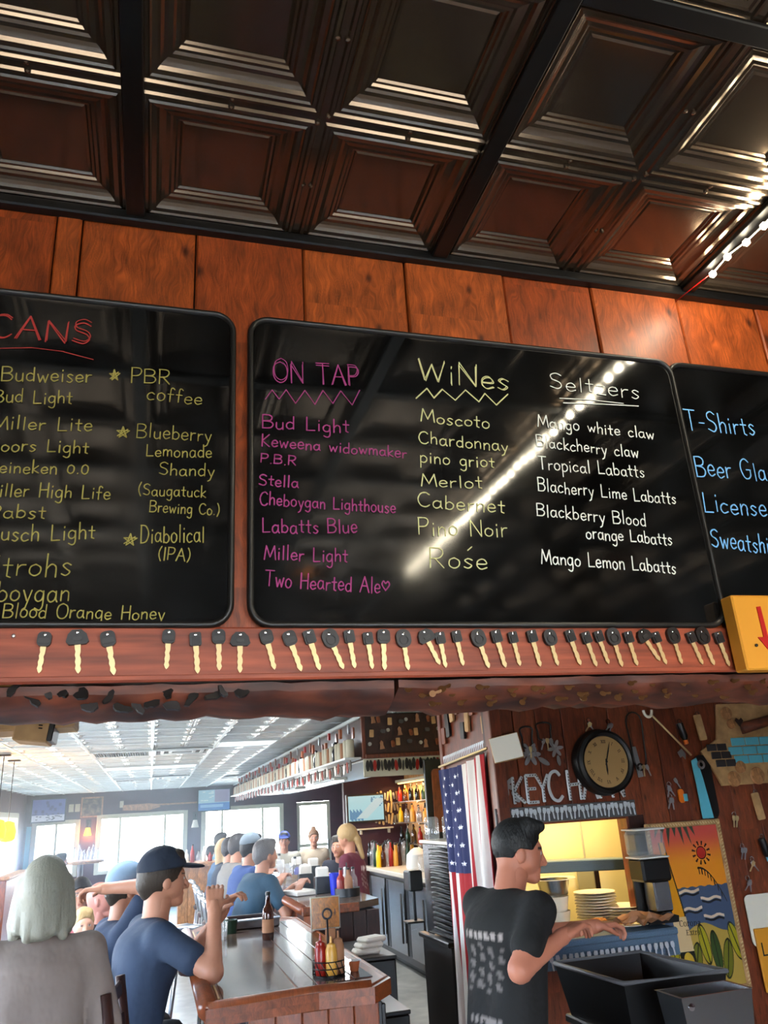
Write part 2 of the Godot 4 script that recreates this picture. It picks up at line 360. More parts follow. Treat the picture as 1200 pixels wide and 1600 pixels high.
	scribble(b, [Vector3(0.772, 2.462, -1.257), Vector3(0.84, 2.465, -1.257), Vector3(0.921, 2.463, -1.257)], 0.0022, w)
	scribble(b, [Vector3(0.779, 2.452, -1.257), Vector3(0.869, 2.457, -1.257), Vector3(0.956, 2.46, -1.257)], 0.0022, w)
	write(b, "Mango white claw", Vector3(0.713, 2.393, -1.257), Vector3(0.979, 2.384, -1.257), 0.025, 0.0025, w)
	write(b, "Blackcherry claw", Vector3(0.704, 2.348, -1.257), Vector3(0.933, 2.338, -1.257), 0.025, 0.0024, w)
	write(b, "Tropical Labatts", Vector3(0.701, 2.299, -1.257), Vector3(0.938, 2.295, -1.257), 0.027, 0.0024, w)
	write(b, "Blacherry Lime Labatts", Vector3(0.694, 2.252, -1.257), Vector3(1, 2.239, -1.257), 0.026, 0.0024, w)
	write(b, "Blackberry Blood", Vector3(0.684, 2.201, -1.257), Vector3(0.92, 2.189, -1.257), 0.026, 0.0024, w)
	write(b, "orange Labatts", Vector3(0.782, 2.159, -1.257), Vector3(0.971, 2.15, -1.257), 0.025, 0.0025, w)
	write(b, "Mango Lemon Labatts", Vector3(0.68, 2.106, -1.257), Vector3(0.967, 2.092, -1.257), 0.027, 0.0025, w)

	b = board("black chalkboard with merchandise written in blue, beside the yellow arrow sign", 1.052, 1.98, 1.9845, 2.5855, -0.008)
	var u: Material = M.chalk_blue
	write(b, "T-Shirts", Vector3(1.072, 2.419, -1.257), Vector3(1.249, 2.417, -1.257), 0.046, 0.0031, u)
	write(b, "Beer Glasses", Vector3(1.072, 2.31, -1.257), Vector3(1.332, 2.306, -1.257), 0.044, 0.0030, u)
	write(b, "License", Vector3(1.071, 2.23, -1.257), Vector3(1.226, 2.224, -1.257), 0.042, 0.0030, u)
	write(b, "Sweatshirts", Vector3(1.07, 2.155, -1.257), Vector3(1.255, 2.137, -1.257), 0.040, 0.0030, u)
	# the yellow block with a red arrow, in front of the board's corner
	var s := thing("arrow_sign", "yellow painted wooden block with a red down arrow by the chalkboard corner", "sign", Vector3(1.140, 1.968, WALL + 0.046))
	part(s, "block", bb(0.185, 0.143, 0.034, 0.003), M.yellow_wood)
	part(s, "arrow", prism([Vector2(-0.005, 0.042), Vector2(0.004, 0.043), Vector2(0.003, -0.016), Vector2(0.017, -0.014), Vector2(-0.001, -0.045), Vector2(-0.02, -0.016), Vector2(-0.007, -0.016)], 0.002), M.red_paint, Vector3(-0.035, 0.006, 0.018), Vector3(0, 0, 0.04))
	part(s, "nail", lathe([Vector2(0, 0.002), Vector2(0.003, 0.001), Vector2(0.003, -0.001), Vector2(0, -0.001)], 8), M.black_metal, Vector3(-0.062, -0.026, 0.0185), Vector3(PI / 2, 0, 0))

# car keys nailed in a row on the ledge board: [x, kind, tilt in degrees]
func key_rail() -> void:
	var heads := [
		prism(round_rect(0.021, 0.023, 0.007, 4), 0.008),
		prism(round_rect(0.018, 0.021, 0.003, 3), 0.007),
		prism(round_rect(0.026, 0.031, 0.012, 6), 0.008),
		prism([Vector2(-0.007, 0.011), Vector2(0.006, 0.011), Vector2(0.013, 0.004), Vector2(0.016, -0.007), Vector2(0.012, -0.011), Vector2(-0.012, -0.011), Vector2(-0.016, -0.006), Vector2(-0.013, 0.005)], 0.008)]
	var rims := [prism(round_rect(0.017, 0.008, 0.003, 3), 0.002), prism(round_rect(0.013, 0.013, 0.002, 3), 0.002), lathe([Vector2(0.0085, 0.001), Vector2(0.0065, 0.001), Vector2(0.0065, -0.001), Vector2(0.0085, -0.001), Vector2(0.0085, 0.001)], 16), prism(round_rect(0.012, 0.006, 0.002, 3), 0.002)]
	var edge := [Vector2(-0.0042, 0.0)]
	for k in 7:
		edge.append(Vector2(-0.0042 + 0.0012 * (k % 2), -0.006 - 0.005 * k))
	edge.append_array([Vector2(-0.002, -0.041), Vector2(0.0, -0.0435), Vector2(0.0025, -0.041)])
	for k in 7:
		edge.append(Vector2(0.0042 - 0.0016 * ((k + k / 3) % 2), -0.037 + 0.005 * k))
	edge.append(Vector2(0.0042, 0.0))
	var blade := prism(edge, 0.0022)
	var nail := lathe([Vector2(0.0, 0.0025), Vector2(0.0022, 0.0019), Vector2(0.0032, 0.0), Vector2(0.0, 0.0)], 10)
	var words := ["black round-cornered car key nailed to the wooden ledge", "grey square-headed car key nailed to the wooden ledge", "large oval-headed car key nailed to the wooden ledge", "wide flared-head car key nailed to the wooden ledge"]
	var row := [[-0.163, 0, -8], [-0.118, 3, 1], [-0.075, 0, 8], [0.016, 0, -6], [0.056, 1, 1], [0.092, 0, -2], [0.126, 3, -4], [0.166, 0, 10], [0.203, 0, 15], [0.236, 1, 12], [0.270, 2, 18], [0.304, 1, 4], [0.336, 1, 2], [0.364, 0, -5], [0.398, 2, 2], [0.436, 3, 20], [0.464, 1, 3], [0.494, 1, 5], [0.533, 2, 12], [0.568, 1, 8], [0.600, 1, 5], [0.637, 1, 6], [0.672, 2, 6], [0.712, 1, 10], [0.744, 1, 10], [0.770, 1, 10], [0.800, 2, 6], [0.832, 1, 6], [0.862, 3, 25], [0.890, 1, 10], [0.928, 2, 5], [0.966, 1, 12], [0.992, 2, 10], [1.028, 1, 8]]
	var protos := []
	for r in row:
		var k: int = r[1]
		var t := thing("car_key", words[k] + (", leaning" if r[2] >= 15 else ""), "key", Vector3(r[0], 1.974 + 0.002 * sin(r[0] * 90.0), WALL + 0.0255), 0, "car keys nailed along the ledge")
		t.rotation.z = deg_to_rad(r[2] + 4)
		var s := rng.randf_range(0.94, 1.08)
		t.scale = Vector3(s, s, 1)
		part(t, "head", heads[k], M.key_black if k == 0 or k == 3 or (k == 2 and r[0] > 0.9) else M.key_grey, Vector3(0, -0.007, 0))
		part(t, "badge", rims[k], M.key_grey if k == 0 or k == 3 else M.key_black, Vector3(0, -0.010, 0.0045), Vector3(PI / 2 if k == 2 else 0.0, 0, 0))
		part(t, "blade", blade, M.brass, Vector3(0, -0.017, -0.001))
		part(t, "nail", nail, M.chrome, Vector3(0, 0.0, 0.0035), Vector3(PI / 2, 0, 0))
	solo("loose_nail", "bare shiny nail in the wooden ledge with no key on it", "nail", nail, M.silver, Vector3(-0.207, 1.972, WALL + 0.022), Vector3(PI / 2, 0, 0))

# ------------------------------------------------------------------ the bar room
# a wall in the plane across x (or z when turned) with rectangular openings [from, to, low, high]
func pierced(from: float, to: float, high: float, thick: float, holes: Array) -> ArrayMesh:
	var st := begin()
	var x := from
	for h in holes:
		add_box(st, Vector3((x + h[0]) / 2.0, high / 2.0, 0), Vector3(h[0] - x, high, thick), 0.001)
		var wide: float = h[1] - h[0]
		if h[2] > 0.01:
			add_box(st, Vector3((h[0] + h[1]) / 2.0, h[2] / 2.0, 0), Vector3(wide, h[2], thick), 0.001)
		if h[3] < high - 0.01:
			add_box(st, Vector3((h[0] + h[1]) / 2.0, (h[3] + high) / 2.0, 0), Vector3(wide, high - h[3], thick), 0.001)
		x = h[1]
	add_box(st, Vector3((x + to) / 2.0, high / 2.0, 0), Vector3(to - x, high, thick), 0.001)
	return done(st)

var window_number := 0

func window(x0: float, x1: float, y0: float, y1: float, bars: Array, at: Vector3, turn: float) -> void:
	window_number += 1
	var w := x1 - x0
	var h := y1 - y0
	var f := struct("window_%d" % window_number, boxes([[Vector3(-w / 2 - 0.03, 0, 0.03), Vector3(0.10, h + 0.16, 0.20)], [Vector3(w / 2 + 0.03, 0, 0.03), Vector3(0.10, h + 0.16, 0.20)], [Vector3(0, h / 2 + 0.04, 0.03), Vector3(w, 0.09, 0.20)], [Vector3(0, -h / 2 - 0.04, 0.05), Vector3(w, 0.07, 0.26)]], 0.006), M.window_trim, at, Vector3(0, turn, 0))
	var cuts := [-w / 2]
	for b in bars:
		part(f, "mullion", bb(0.05, h, 0.07, 0.005), M.window_trim, Vector3(b, 0, 0))
		cuts.append(b)
	cuts.append(w / 2)
	for k in cuts.size() - 1:
		part(f, "pane", bb(cuts[k + 1] - cuts[k], h, 0.006, 0.001), M.window_glass, Vector3((cuts[k] + cuts[k + 1]) / 2.0, 0, 0))

func bar_shell() -> void:
	# far wall: three windows and a glass door
	var holes := [[-2.36, -1.55, 0.80, 1.78], [-1.05, 0.73, 0.80, 1.84], [1.19, 2.90, 0.80, 1.86], [3.30, 4.10, 0.03, 1.94]]
	struct("wall_far", pierced(-2.6, 4.6, 2.5, 0.16, holes), M.maroon_wall, Vector3(0, 0, FAR - 0.08))
	for h in holes.slice(0, 3):
		var w: float = h[1] - h[0]
		window(h[0], h[1], h[2], h[3], [0.0] if w < 1.0 else [-w * 0.27, w * 0.27], Vector3((h[0] + h[1]) / 2.0, (h[2] + h[3]) / 2.0, FAR - 0.06), 0)
	var d := struct("door_1", boxes([[Vector3(-0.36, 0, 0), Vector3(0.08, 1.9, 0.05)], [Vector3(0.36, 0, 0), Vector3(0.08, 1.9, 0.05)], [Vector3(0, 0.91, 0), Vector3(0.64, 0.08, 0.05)], [Vector3(0, -0.83, 0), Vector3(0.64, 0.24, 0.05)], [Vector3(0.0, 0.0, 0), Vector3(0.64, 0.07, 0.05)]], 0.004), M.window_trim, Vector3(3.70, 0.985, FAR - 0.06))
	part(d, "pane", bb(0.64, 1.6, 0.008, 0.001), M.window_glass, Vector3(0, 0.07, 0))
	part(d, "door_handle", bb(0.03, 0.2, 0.05, 0.006), M.steel, Vector3(0.33, 0.0, 0.05))
	# left wall: a row of windows that lets the day in
	var sides := []
	for k in 6:
		sides.append([2.2 + 2.75 * k, 4.3 + 2.75 * k, 0.80, 1.95])
	struct("wall_left_bar", pierced(1.3, 19.6, 2.5, 0.16, sides), M.maroon_wall, Vector3(-2.68, 0, 0), Vector3(0, PI / 2, 0))
	for h in sides:
		window(h[0], h[1], h[2], h[3], [-0.5, 0.5], Vector3(-2.66, (h[2] + h[3]) / 2.0, -(h[0] + h[1]) / 2.0), PI / 2)

func pale_ceiling() -> void:
	var c := struct("ceiling_bar", bb(7.2, 0.1, 18.2, 0.001), M.pale_metal, Vector3(1.0, BAR_HIGH + 0.08, -10.45))
	var tin := tin_tile()
	for i in range(-4, 8):
		for j in 25:
			var p := Vector3(0.295 + 0.61 * i, BAR_HIGH + 0.004, -4.55 - 0.61 * j)
			if p.x > 1.5 and p.z < -6.2 and p.z > -15.5:
				continue
			if p.x > 1.3 and p.z < -16.0 or p.z < FAR + 0.3:
				continue
			part(c, "tin_tile", tin, M.pale_tin, p - c.position)
	for i in range(-4, 8):
		part(c, "runner", bb(0.026, 0.012, 18.0, 0.002), M.pale_metal, Vector3(-0.01 + 0.61 * i - 1.0, -0.084, 0))
	for j in 25:
		part(c, "cross_runner", bb(7.1, 0.010, 0.026, 0.002), M.pale_metal, Vector3(0, -0.083, -4.245 - 0.61 * j + 10.45))
	# vents and light panels in the ceiling
	var slats := []
	for k in 22:
		slats.append([Vector3(-0.25 + 0.0238 * k, 0, 0), Vector3(0.008, 0.014, 0.55)])
	var rim := boxes([[Vector3(-0.28, 0, 0), Vector3(0.03, 0.02, 0.6)], [Vector3(0.28, 0, 0), Vector3(0.03, 0.02, 0.6)], [Vector3(0, 0, 0.285), Vector3(0.53, 0.02, 0.03)], [Vector3(0, 0, -0.285), Vector3(0.53, 0.02, 0.03)]], 0.003)
	for z in [-8.85, -14.35]:
		var v := thing("ceiling_vent", "square slatted return vent in the pale tin ceiling", "vent", Vector3(-0.31, BAR_HIGH - 0.018, z), 0, "return vents in the pale ceiling")
		part(v, "frame", rim, M.pale_metal)
		for s in slats:
			part(v, "slat", bb(0.008, 0.014, 0.55, 0.002), M.grey_plastic, s[0])
	for z in [-8.75, -14.0]:
		var v := thing("air_diffuser", "stepped square air diffuser with dark gaps in the pale ceiling", "diffuser", Vector3(0.29, BAR_HIGH - 0.015, z), 0, "air diffusers in the pale ceiling")
		part(v, "backing", bb(0.5, 0.006, 0.5, 0.002), M.black_metal, Vector3(0, 0.004, 0))
		for s in [0.56, 0.40, 0.24]:
			var q: float = s / 2.0
			part(v, "louvre", boxes([[Vector3(-q, 0, 0), Vector3(0.035, 0.016, s)], [Vector3(q, 0, 0), Vector3(0.035, 0.016, s)], [Vector3(0, 0, q), Vector3(s, 0.016, 0.035)], [Vector3(0, 0, -q), Vector3(s, 0.016, 0.035)]], 0.003), M.pale_metal, Vector3(0, -0.01, 0))
	glow("panel_glow", Color(0.95, 0.98, 1.0), 1.3)
	for p in [Vector3(-0.31, BAR_HIGH - 0.012, -11.3), Vector3(0.29, BAR_HIGH - 0.012, -11.3), Vector3(-0.31, BAR_HIGH - 0.012, -5.2), Vector3(0.90, BAR_HIGH - 0.012, -8.2)]:
		var v := thing("ceiling_light", "flat white light panel set in the pale tin ceiling", "light", p, 0, "light panels in the pale ceiling")
		part(v, "frame", rim, M.pale_metal)
		part(v, "light_diffuser", bb(0.53, 0.008, 0.54, 0.002), M.panel_glow, Vector3(0, 0, 0))
		area(Vector3(0, -0.02, 0), Vector3(-PI / 2, 0, 0), Vector2(0.5, 0.5), Color(0.93, 0.97, 1.0), 3.5, v)
	# amber glass pendants over the booths
	glow("amber_lamp_glow", Color(1.0, 0.72, 0.12), 2.6)
	var shade := lathe([Vector2(0.02, 0.10), Vector2(0.06, 0.085), Vector2(0.085, 0.0), Vector2(0.075, -0.07), Vector2(0.05, -0.09), Vector2(0.0, -0.095)], 20)
	for p in [Vector3(-1.37, 1.72, -8.5), Vector3(-1.38, 1.70, -9.2)]:
		var v := thing("amber_pendant", "glowing amber glass pendant lamp on a thin cord", "lamp", p, 0, "amber pendants over the booth")
		part(v, "lamp_shade", shade, M.amber_lamp_glow)
		part(v, "cord", tube([Vector3(0, 0.1, 0), Vector3(0, BAR_HIGH - p.y - 0.01, 0)], 0.004), M.black_plastic)
		part(v, "canopy", bb(0.12, 0.015, 0.06, 0.004), M.black_metal, Vector3(0, BAR_HIGH - p.y - 0.015, 0))
		omni(Vector3(0, -0.02, 0), Color(1.0, 0.68, 0.25), 0.7, 0.08, v)
	# a beige speaker cabinet hung just behind the beam, and the plank that holds it
	var sp := thing("beige_cabinet", "small beige box with a slotted vent hung behind the rough beam", "box", Vector3(-0.259, 1.908, -1.9))
	part(sp, "shell", bb(0.07, 0.065, 0.10, 0.003), M.plywood, Vector3(0.01, 0.0, 0.0), Vector3(0, 0, -0.12))
	part(sp, "end_cap", bb(0.012, 0.066, 0.101, 0.002), M.black_plastic, Vector3(0.048, 0.0, 0.0), Vector3(0, 0, -0.12))
	for k in 5:
		part(sp, "slot", bb(0.008, 0.0025, 0.003, 0.0005), M.ink, Vector3(0.026, 0.018 - 0.006 * k, 0.050), Vector3(0, 0, -0.12))
	part(sp, "bracket", bb(0.02, 0.52, 0.03, 0.003), M.plywood, Vector3(-0.02, 0.28, -0.04))
	solo("ceiling_plank", "pale plank running along behind the beam to the beige box", "plank", bb(0.5, 0.035, 0.12, 0.004), M.plywood, Vector3(-0.417, 1.902, -1.92) + Vector3(0, 0.01, 0), Vector3(0, 0, 0.04))

func screen_tex(number: int) -> ImageTexture:
	var im := Image.create(96, 56, false, Image.FORMAT_RGB8)
	var r := RandomNumberGenerator.new()
	r.seed = number
	im.fill([Color(0.30, 0.36, 0.62), Color(0.62, 0.80, 0.86), Color(0.72, 0.90, 0.92)][number % 3])
	if number == 0:
		im.fill_rect(Rect2i(0, 40, 96, 16), Color(0.75, 0.78, 0.85))
		for k in 26:
			im.fill_rect(Rect2i(r.randi_range(0, 90), r.randi_range(34, 52), 6, 2), Color(0.10, 0.12, 0.25))
		for k in 8:
			im.fill_rect(Rect2i(r.randi_range(0, 90), r.randi_range(4, 30), 8, 8), Color(0.18, 0.20, 0.42))
	elif number == 1:
		im.fill_rect(Rect2i(50, 0, 46, 34), Color(0.58, 0.58, 0.70))
		im.fill_rect(Rect2i(0, 36, 96, 20), Color(0.25, 0.52, 0.80))
		for k in 10:
			im.fill_rect(Rect2i(r.randi_range(4, 40), r.randi_range(4, 30), 8, 3), Color(0.85, 0.92, 0.92))
		im.fill_rect(Rect2i(6, 40, 70, 8), Color(0.55, 0.75, 0.90))
	else:
		for k in 12:
			im.fill_rect(Rect2i(4 + 3 * k, 30 + (k % 3) * 3, 2, 22), Color(0.18, 0.42, 0.66))
		for k in 40:
			im.fill_rect(Rect2i(r.randi_range(62, 92), r.randi_range(2, 22), 4, 3), Color(0.35, 0.58, 0.72))
		for k in 56:
			im.fill_rect(Rect2i(20 + k, 50 - k * 44 / 56, 30, 1), Color(0.82, 0.90, 0.90))
	return ImageTexture.create_from_image(im)

func television(label: String, at: Vector3, turn: float, w: float, h: float, number: int) -> void:
	var t := thing("television", label, "television", at, turn)
	part(t, "body", bb(w + 0.05, h + 0.05, 0.05, 0.008), M.black_plastic, Vector3(0, 0, -0.026))
	part(t, "bezel", boxes([[Vector3(-w / 2 - 0.012, 0, 0), Vector3(0.024, h + 0.048, 0.012)], [Vector3(w / 2 + 0.012, 0, 0), Vector3(0.024, h + 0.048, 0.012)], [Vector3(0, h / 2 + 0.012, 0), Vector3(w, 0.024, 0.012)], [Vector3(0, -h / 2 - 0.012, 0), Vector3(w, 0.024, 0.012)]]), M.black_plastic)
	var m := mat("tv_screen_%d" % number, Color(0.02, 0.02, 0.02), 0.25)
	m.emission_enabled = true
	m.emission_texture = screen_tex(number)
	m.emission_operator = BaseMaterial3D.EMISSION_OP_MULTIPLY
	m.emission = Color(1, 1, 1)
	m.emission_energy_multiplier = 0.9
	var q := QuadMesh.new()
	q.size = Vector2(w, h)
	part(t, "screen", q, m, Vector3(0, 0, 0.003))
	part(t, "wall_arm", bb(0.12, 0.12, 0.08, 0.006), M.black_metal, Vector3(0, 0, -0.085))
	area(Vector3(0, 0, 0.03), Vector3(0, PI, 0), Vector2(w, h), Color(0.75, 0.88, 1.0), 0.10, t)

func far_wall_things() -> void:
	television("flat television showing a blue-lit stadium, near the narrow far window", Vector3(-2.12, 2.08, FAR + 0.16), 0.25, 0.66, 0.44, 0)
	television("flat television showing a news split screen, above the third far window", Vector3(1.38, 2.10, FAR + 0.13), 0, 0.70, 0.44, 1)
	var f := thing("framed_picture", "square framed sepia print beside the stadium television", "picture", Vector3(-1.25, 2.10, FAR + 0.02))
	part(f, "frame", bb(0.46, 0.42, 0.03, 0.004), M.pine)
	var print_m := textured(mat("sepia_print", Color(0.55, 0.47, 0.38), 0.6), noise_tex(0.03, Color(0.3, 0.3, 0.3), Color(1, 1, 1), 44, 128), Vector3(2, 2, 2))
	part(f, "print", bb(0.40, 0.36, 0.01, 0.002), print_m, Vector3(0, 0, 0.014))
	for k in 2:
		solo("small_frame", "tiny pale framed card beside the sepia print", "picture", bb(0.10, 0.16, 0.02, 0.003), M.window_trim, Vector3(-1.68 + 0.13 * k, 2.10, FAR + 0.012), Vector3.ZERO, "tiny cards by the sepia print")
	solo("wall_thermostat", "small pale box on the maroon wall beside the wooden paddle", "thermostat", bb(0.08, 0.14, 0.03, 0.004), M.window_trim, Vector3(-0.63, 2.12, FAR + 0.017))
	var paddle := [Vector2(-0.75, -0.06), Vector2(-0.2, -0.09), Vector2(0.05, -0.03), Vector2(0.75, -0.02), Vector2(0.75, 0.02), Vector2(0.05, 0.03), Vector2(-0.2, 0.06), Vector2(-0.75, 0.05)]
	var pd := thing("wooden_paddle", "long pale wooden paddle hung flat over the wide far window", "paddle", Vector3(0.15, 2.05, FAR + 0.02))
	part(pd, "blade", prism(paddle.slice(0, 3) + paddle.slice(5, 8), 0.03), M.pine)
	part(pd, "shaft", bb(0.95, 0.035, 0.03, 0.006), M.pine, Vector3(0.45, 0.02, 0))
	for p in [[-1.30, 1.60], [0.97, 1.62]]:
		var s := thing("wall_sconce", ["wall sconce with a lit cream shade between two far windows", "wall sconce with a white unlit shade beside the third far window"][0 if p[0] < 0 else 1], "sconce", Vector3(p[0], p[1], FAR + 0.12))
		part(s, "lamp_shade", lathe([Vector2(0.045, 0.08), Vector2(0.085, -0.08), Vector2(0.08, -0.078), Vector2(0.04, 0.078)], 16), M.amber_lamp_glow if p[0] < 0 else M.paper)
		part(s, "arm", tube([Vector3(0, 0.08, 0), Vector3(0, 0.18, -0.03), Vector3(0, 0.20, -0.11)], 0.012), M.black_metal)
		part(s, "plate", bb(0.10, 0.18, 0.02, 0.006), M.black_metal, Vector3(0, 0.16, -0.11))
		if p[0] < 0:
			omni(Vector3(0, -0.05, 0), Color(1.0, 0.7, 0.35), 0.5, 0.04, s)
	solo("neon_strip", "vertical teal banner at the corner of the far wall", "banner", bb(0.10, 0.85, 0.015, 0.002), M.teal_paint, Vector3(-2.50, 1.35, FAR + 0.012))
	# the high table with condiments by the pine-clad pier, and the round ledge under the sconce
	var pier := thing("pine_pier", "square pine-clad pier with a ledge carrying condiments", "pier", Vector3(0.62, 0, -11.6))
	for k in 4:
		part(pier, "board", bb(0.118, 1.13, 0.40, 0.004), M.pine, Vector3(-0.18 + 0.12 * k, 0.565, 0))
	part(pier, "ledge", bb(0.72, 0.05, 0.56, 0.006), M.pine, Vector3(0.03, 1.155, 0))
	for k in 7:
		var hgt: float = [0.20, 0.16, 0.22, 0.14, 0.18, 0.12, 0.15][k]
		bottle("condiment_bottle", ["clear glass condiment bottle on the pine pier ledge", "white squeeze bottle on the pine pier ledge", "red squeeze bottle on the pine pier ledge"][k % 3], Vector3(0.40 + 0.075 * k, 1.181, -11.5 + 0.06 * (k % 2)), hgt, 0.028, [M.clear_glass, M.white_plastic, M.ketchup][k % 3], "condiments on the pine pier")
	var ledge := thing("round_ledge", "round pine ledge carrying bottles between the far windows", "table", Vector3(-1.25, 0, -17.3))
	part(ledge, "top", lathe([Vector2(0, 1.10), Vector2(0.42, 1.10), Vector2(0.44, 1.08), Vector2(0.42, 1.05), Vector2(0, 1.05)], 24), M.pine)
	part(ledge, "post", lathe([Vector2(0.05, 1.05), Vector2(0.05, 0.06), Vector2(0.25, 0.03), Vector2(0.25, 0.0), Vector2(0, 0)], 16), M.dark_wood)
	for k in 7:
		bottle("ledge_bottle", "small clear bottle on the round pine ledge", Vector3(-1.45 + 0.085 * k, 1.101, -17.25 + 0.1 * (k % 2)), 0.20 + 0.05 * (k % 3), 0.035, M.clear_glass, "bottles on the round ledge")

func bottle(called: String, label: String, at: Vector3, h: float, r: float, m: Material, group := "") -> Node3D:
	var t := thing(called, label, "bottle", at, 0, group)
	var key := "bottle%.3f,%.3f" % [h, r]
	if not cache.has(key):
		cache[key] = lathe([Vector2(0, 0), Vector2(r * 0.92, 0), Vector2(r, h * 0.04), Vector2(r, h * 0.52), Vector2(r * 0.9, h * 0.62), Vector2(r * 0.42, h * 0.74), Vector2(r * 0.36, h * 0.93), Vector2(0, h * 0.93)], 14)
		cache[key + "cap"] = lathe([Vector2(0, h), Vector2(r * 0.36, h * 0.995), Vector2(r * 0.44, h * 0.97), Vector2(r * 0.44, h * 0.92), Vector2(0, h * 0.92)], 12)
	part(t, "body", cache[key], m)
	part(t, "cap", cache[key + "cap"], M.black_plastic if m != M.white_plastic else M.white_plastic)
	return t

# the dropped soffit over the service aisle, with shelves of cans and rows of hanging key tags
func soffit() -> void:
	var s := thing("soffit", "long dropped wooden soffit with a pale ledge over the service aisle", "soffit", Vector3(1.5, 2.05, -6.0))
	part(s, "shell", bb(0.95, 0.33, 9.4, 0.004), M.dark_wood, Vector3(0.52, 0.17, -4.72))
	part(s, "ledge", bb(0.13, 0.016, 9.4, 0.003), M.pale_metal, Vector3(-0.045, 0.012, -4.72))
	part(s, "under_panel", bb(0.90, 0.012, 9.3, 0.002), M.pale_metal, Vector3(0.52, 0.0, -4.72))
	part(s, "top_mould", bb(0.03, 0.03, 9.4, 0.006), M.pale_metal, Vector3(0.03, 0.322, -4.72))
	part(s, "corner_post", bb(0.03, 0.33, 0.03, 0.003), M.wall_plank_1, Vector3(0.04, 0.17, -0.01))
	part(s, "end_ledge", bb(0.75, 0.03, 0.05, 0.004), M.wall_plank_1, Vector3(0.42, 0.02, 0.0))
	glow("aisle_lamp_glow", Color(0.97, 0.99, 1.0), 3.0)
	for k in 3:
		var al := thing("aisle_light", "white tube light fixed under the soffit over the service aisle", "light", Vector3(2.0, 2.028, -6.9 - 2.6 * k), 0, "tube lights under the soffit")
		part(al, "housing", bb(0.16, 0.03, 1.2, 0.006), M.pale_metal)
		part(al, "light_tube", bb(0.10, 0.02, 1.14, 0.006), M.aisle_lamp_glow, Vector3(0, -0.022, 0))
		area(Vector3(0, -0.045, 0), Vector3(-PI / 2, 0, 0), Vector2(0.1, 1.1), Color(0.96, 0.98, 1.0), 2.5, al)
	var can_label := ["tall narrow cream can on the soffit ledge", "tan paper-wrapped can on the soffit ledge", "small dark bottle on the soffit ledge"]
	var can_mesh := [lathe([Vector2(0, 0), Vector2(0.030, 0), Vector2(0.033, 0.006), Vector2(0.033, 0.124), Vector2(0.028, 0.134), Vector2(0, 0.134)], 12), lathe([Vector2(0, 0), Vector2(0.034, 0), Vector2(0.034, 0.115), Vector2(0.030, 0.121), Vector2(0, 0.121)], 12), lathe([Vector2(0, 0), Vector2(0.03, 0), Vector2(0.03, 0.09), Vector2(0.012, 0.12), Vector2(0.012, 0.16), Vector2(0, 0.16)], 12)]
	var can_mat := [M.window_trim, M.brown_paper, M.dark_glass]
	for k in 88:
		var kind: int = [0, 0, 1, 0, 0, 2, 0, 1][k % 8]
		solo("drink_can", can_label[kind], "can", can_mesh[kind], can_mat[kind], Vector3(1.45, 2.071, -6.08 - 0.104 * k), Vector3.ZERO, "cans along the soffit ledge")
	# trinkets stuck to the face above the ledge
	for k in 60:
		var kind := k % 4
		solo("trinket", ["small brown wooden trinket fixed on the soffit face", "small grey metal trinket fixed on the soffit face", "small red trinket fixed on the soffit face", "small orange wooden trinket fixed on the soffit face"][kind], "trinket", [prism(round_rect(0.05, 0.085, 0.015, 3), 0.014), prism(ellipse(0.026, 0.040, 10), 0.012), prism(round_rect(0.035, 0.06, 0.01, 3), 0.02), prism(round_rect(0.055, 0.075, 0.006, 3), 0.02)][kind], [M.bar_wood, M.silver, M.red_plastic, M.cork][kind], Vector3(1.483, 2.255 + 0.06 * sin(k * 2.3), -6.1 - 0.15 * k), Vector3(0, -PI / 2, 0.2 * sin(k * 1.9)), "trinkets on the soffit face")
	# key tags hanging under the ledge
	var tag_mesh := prism(ellipse(0.014, 0.042, 10), 0.006)
	for k in 84:
		var kind := k % 3
		solo("hanging_tag", ["dark leaf-shaped key tag hanging under the soffit ledge", "dull red leaf-shaped key tag hanging under the soffit ledge", "silver leaf-shaped key tag hanging under the soffit ledge"][kind], "key tag", tag_mesh, [M.key_black, M.ketchup, M.silver][kind], Vector3(1.442, 2.012 - 0.008 * (k % 4), -6.06 - 0.108 * k), Vector3(0, -1.2, 0.15 * sin(k * 2.7)), "key tags under the soffit ledge")
	# the end that faces the front: a pale valance with tags, and dark trinkets above it
	solo("valance", "white valance strip under the near end of the soffit", "valance", bb(0.70, 0.13, 0.012, 0.003), M.window_trim, Vector3(1.87, 1.985, -5.97))
	for k in 24:
		var kind: int = [0, 0, 1, 0, 2, 0][k % 6]
		solo("valance_tag", ["dark leaf-shaped key tag on the white valance", "rust-red leaf-shaped key tag on the white valance", "thin dark key tag on the white valance"][kind], "key tag", tag_mesh if kind < 2 else prism(ellipse(0.007, 0.04, 8), 0.005), [M.key_black, M.ketchup, M.key_grey][kind], Vector3(1.55 + 0.028 * k, 2.0 + 0.006 * sin(k * 3.0), -5.958), Vector3(0, 0, 0.08 * sin(k * 1.7)), "key tags on the white valance")
	var n := 0
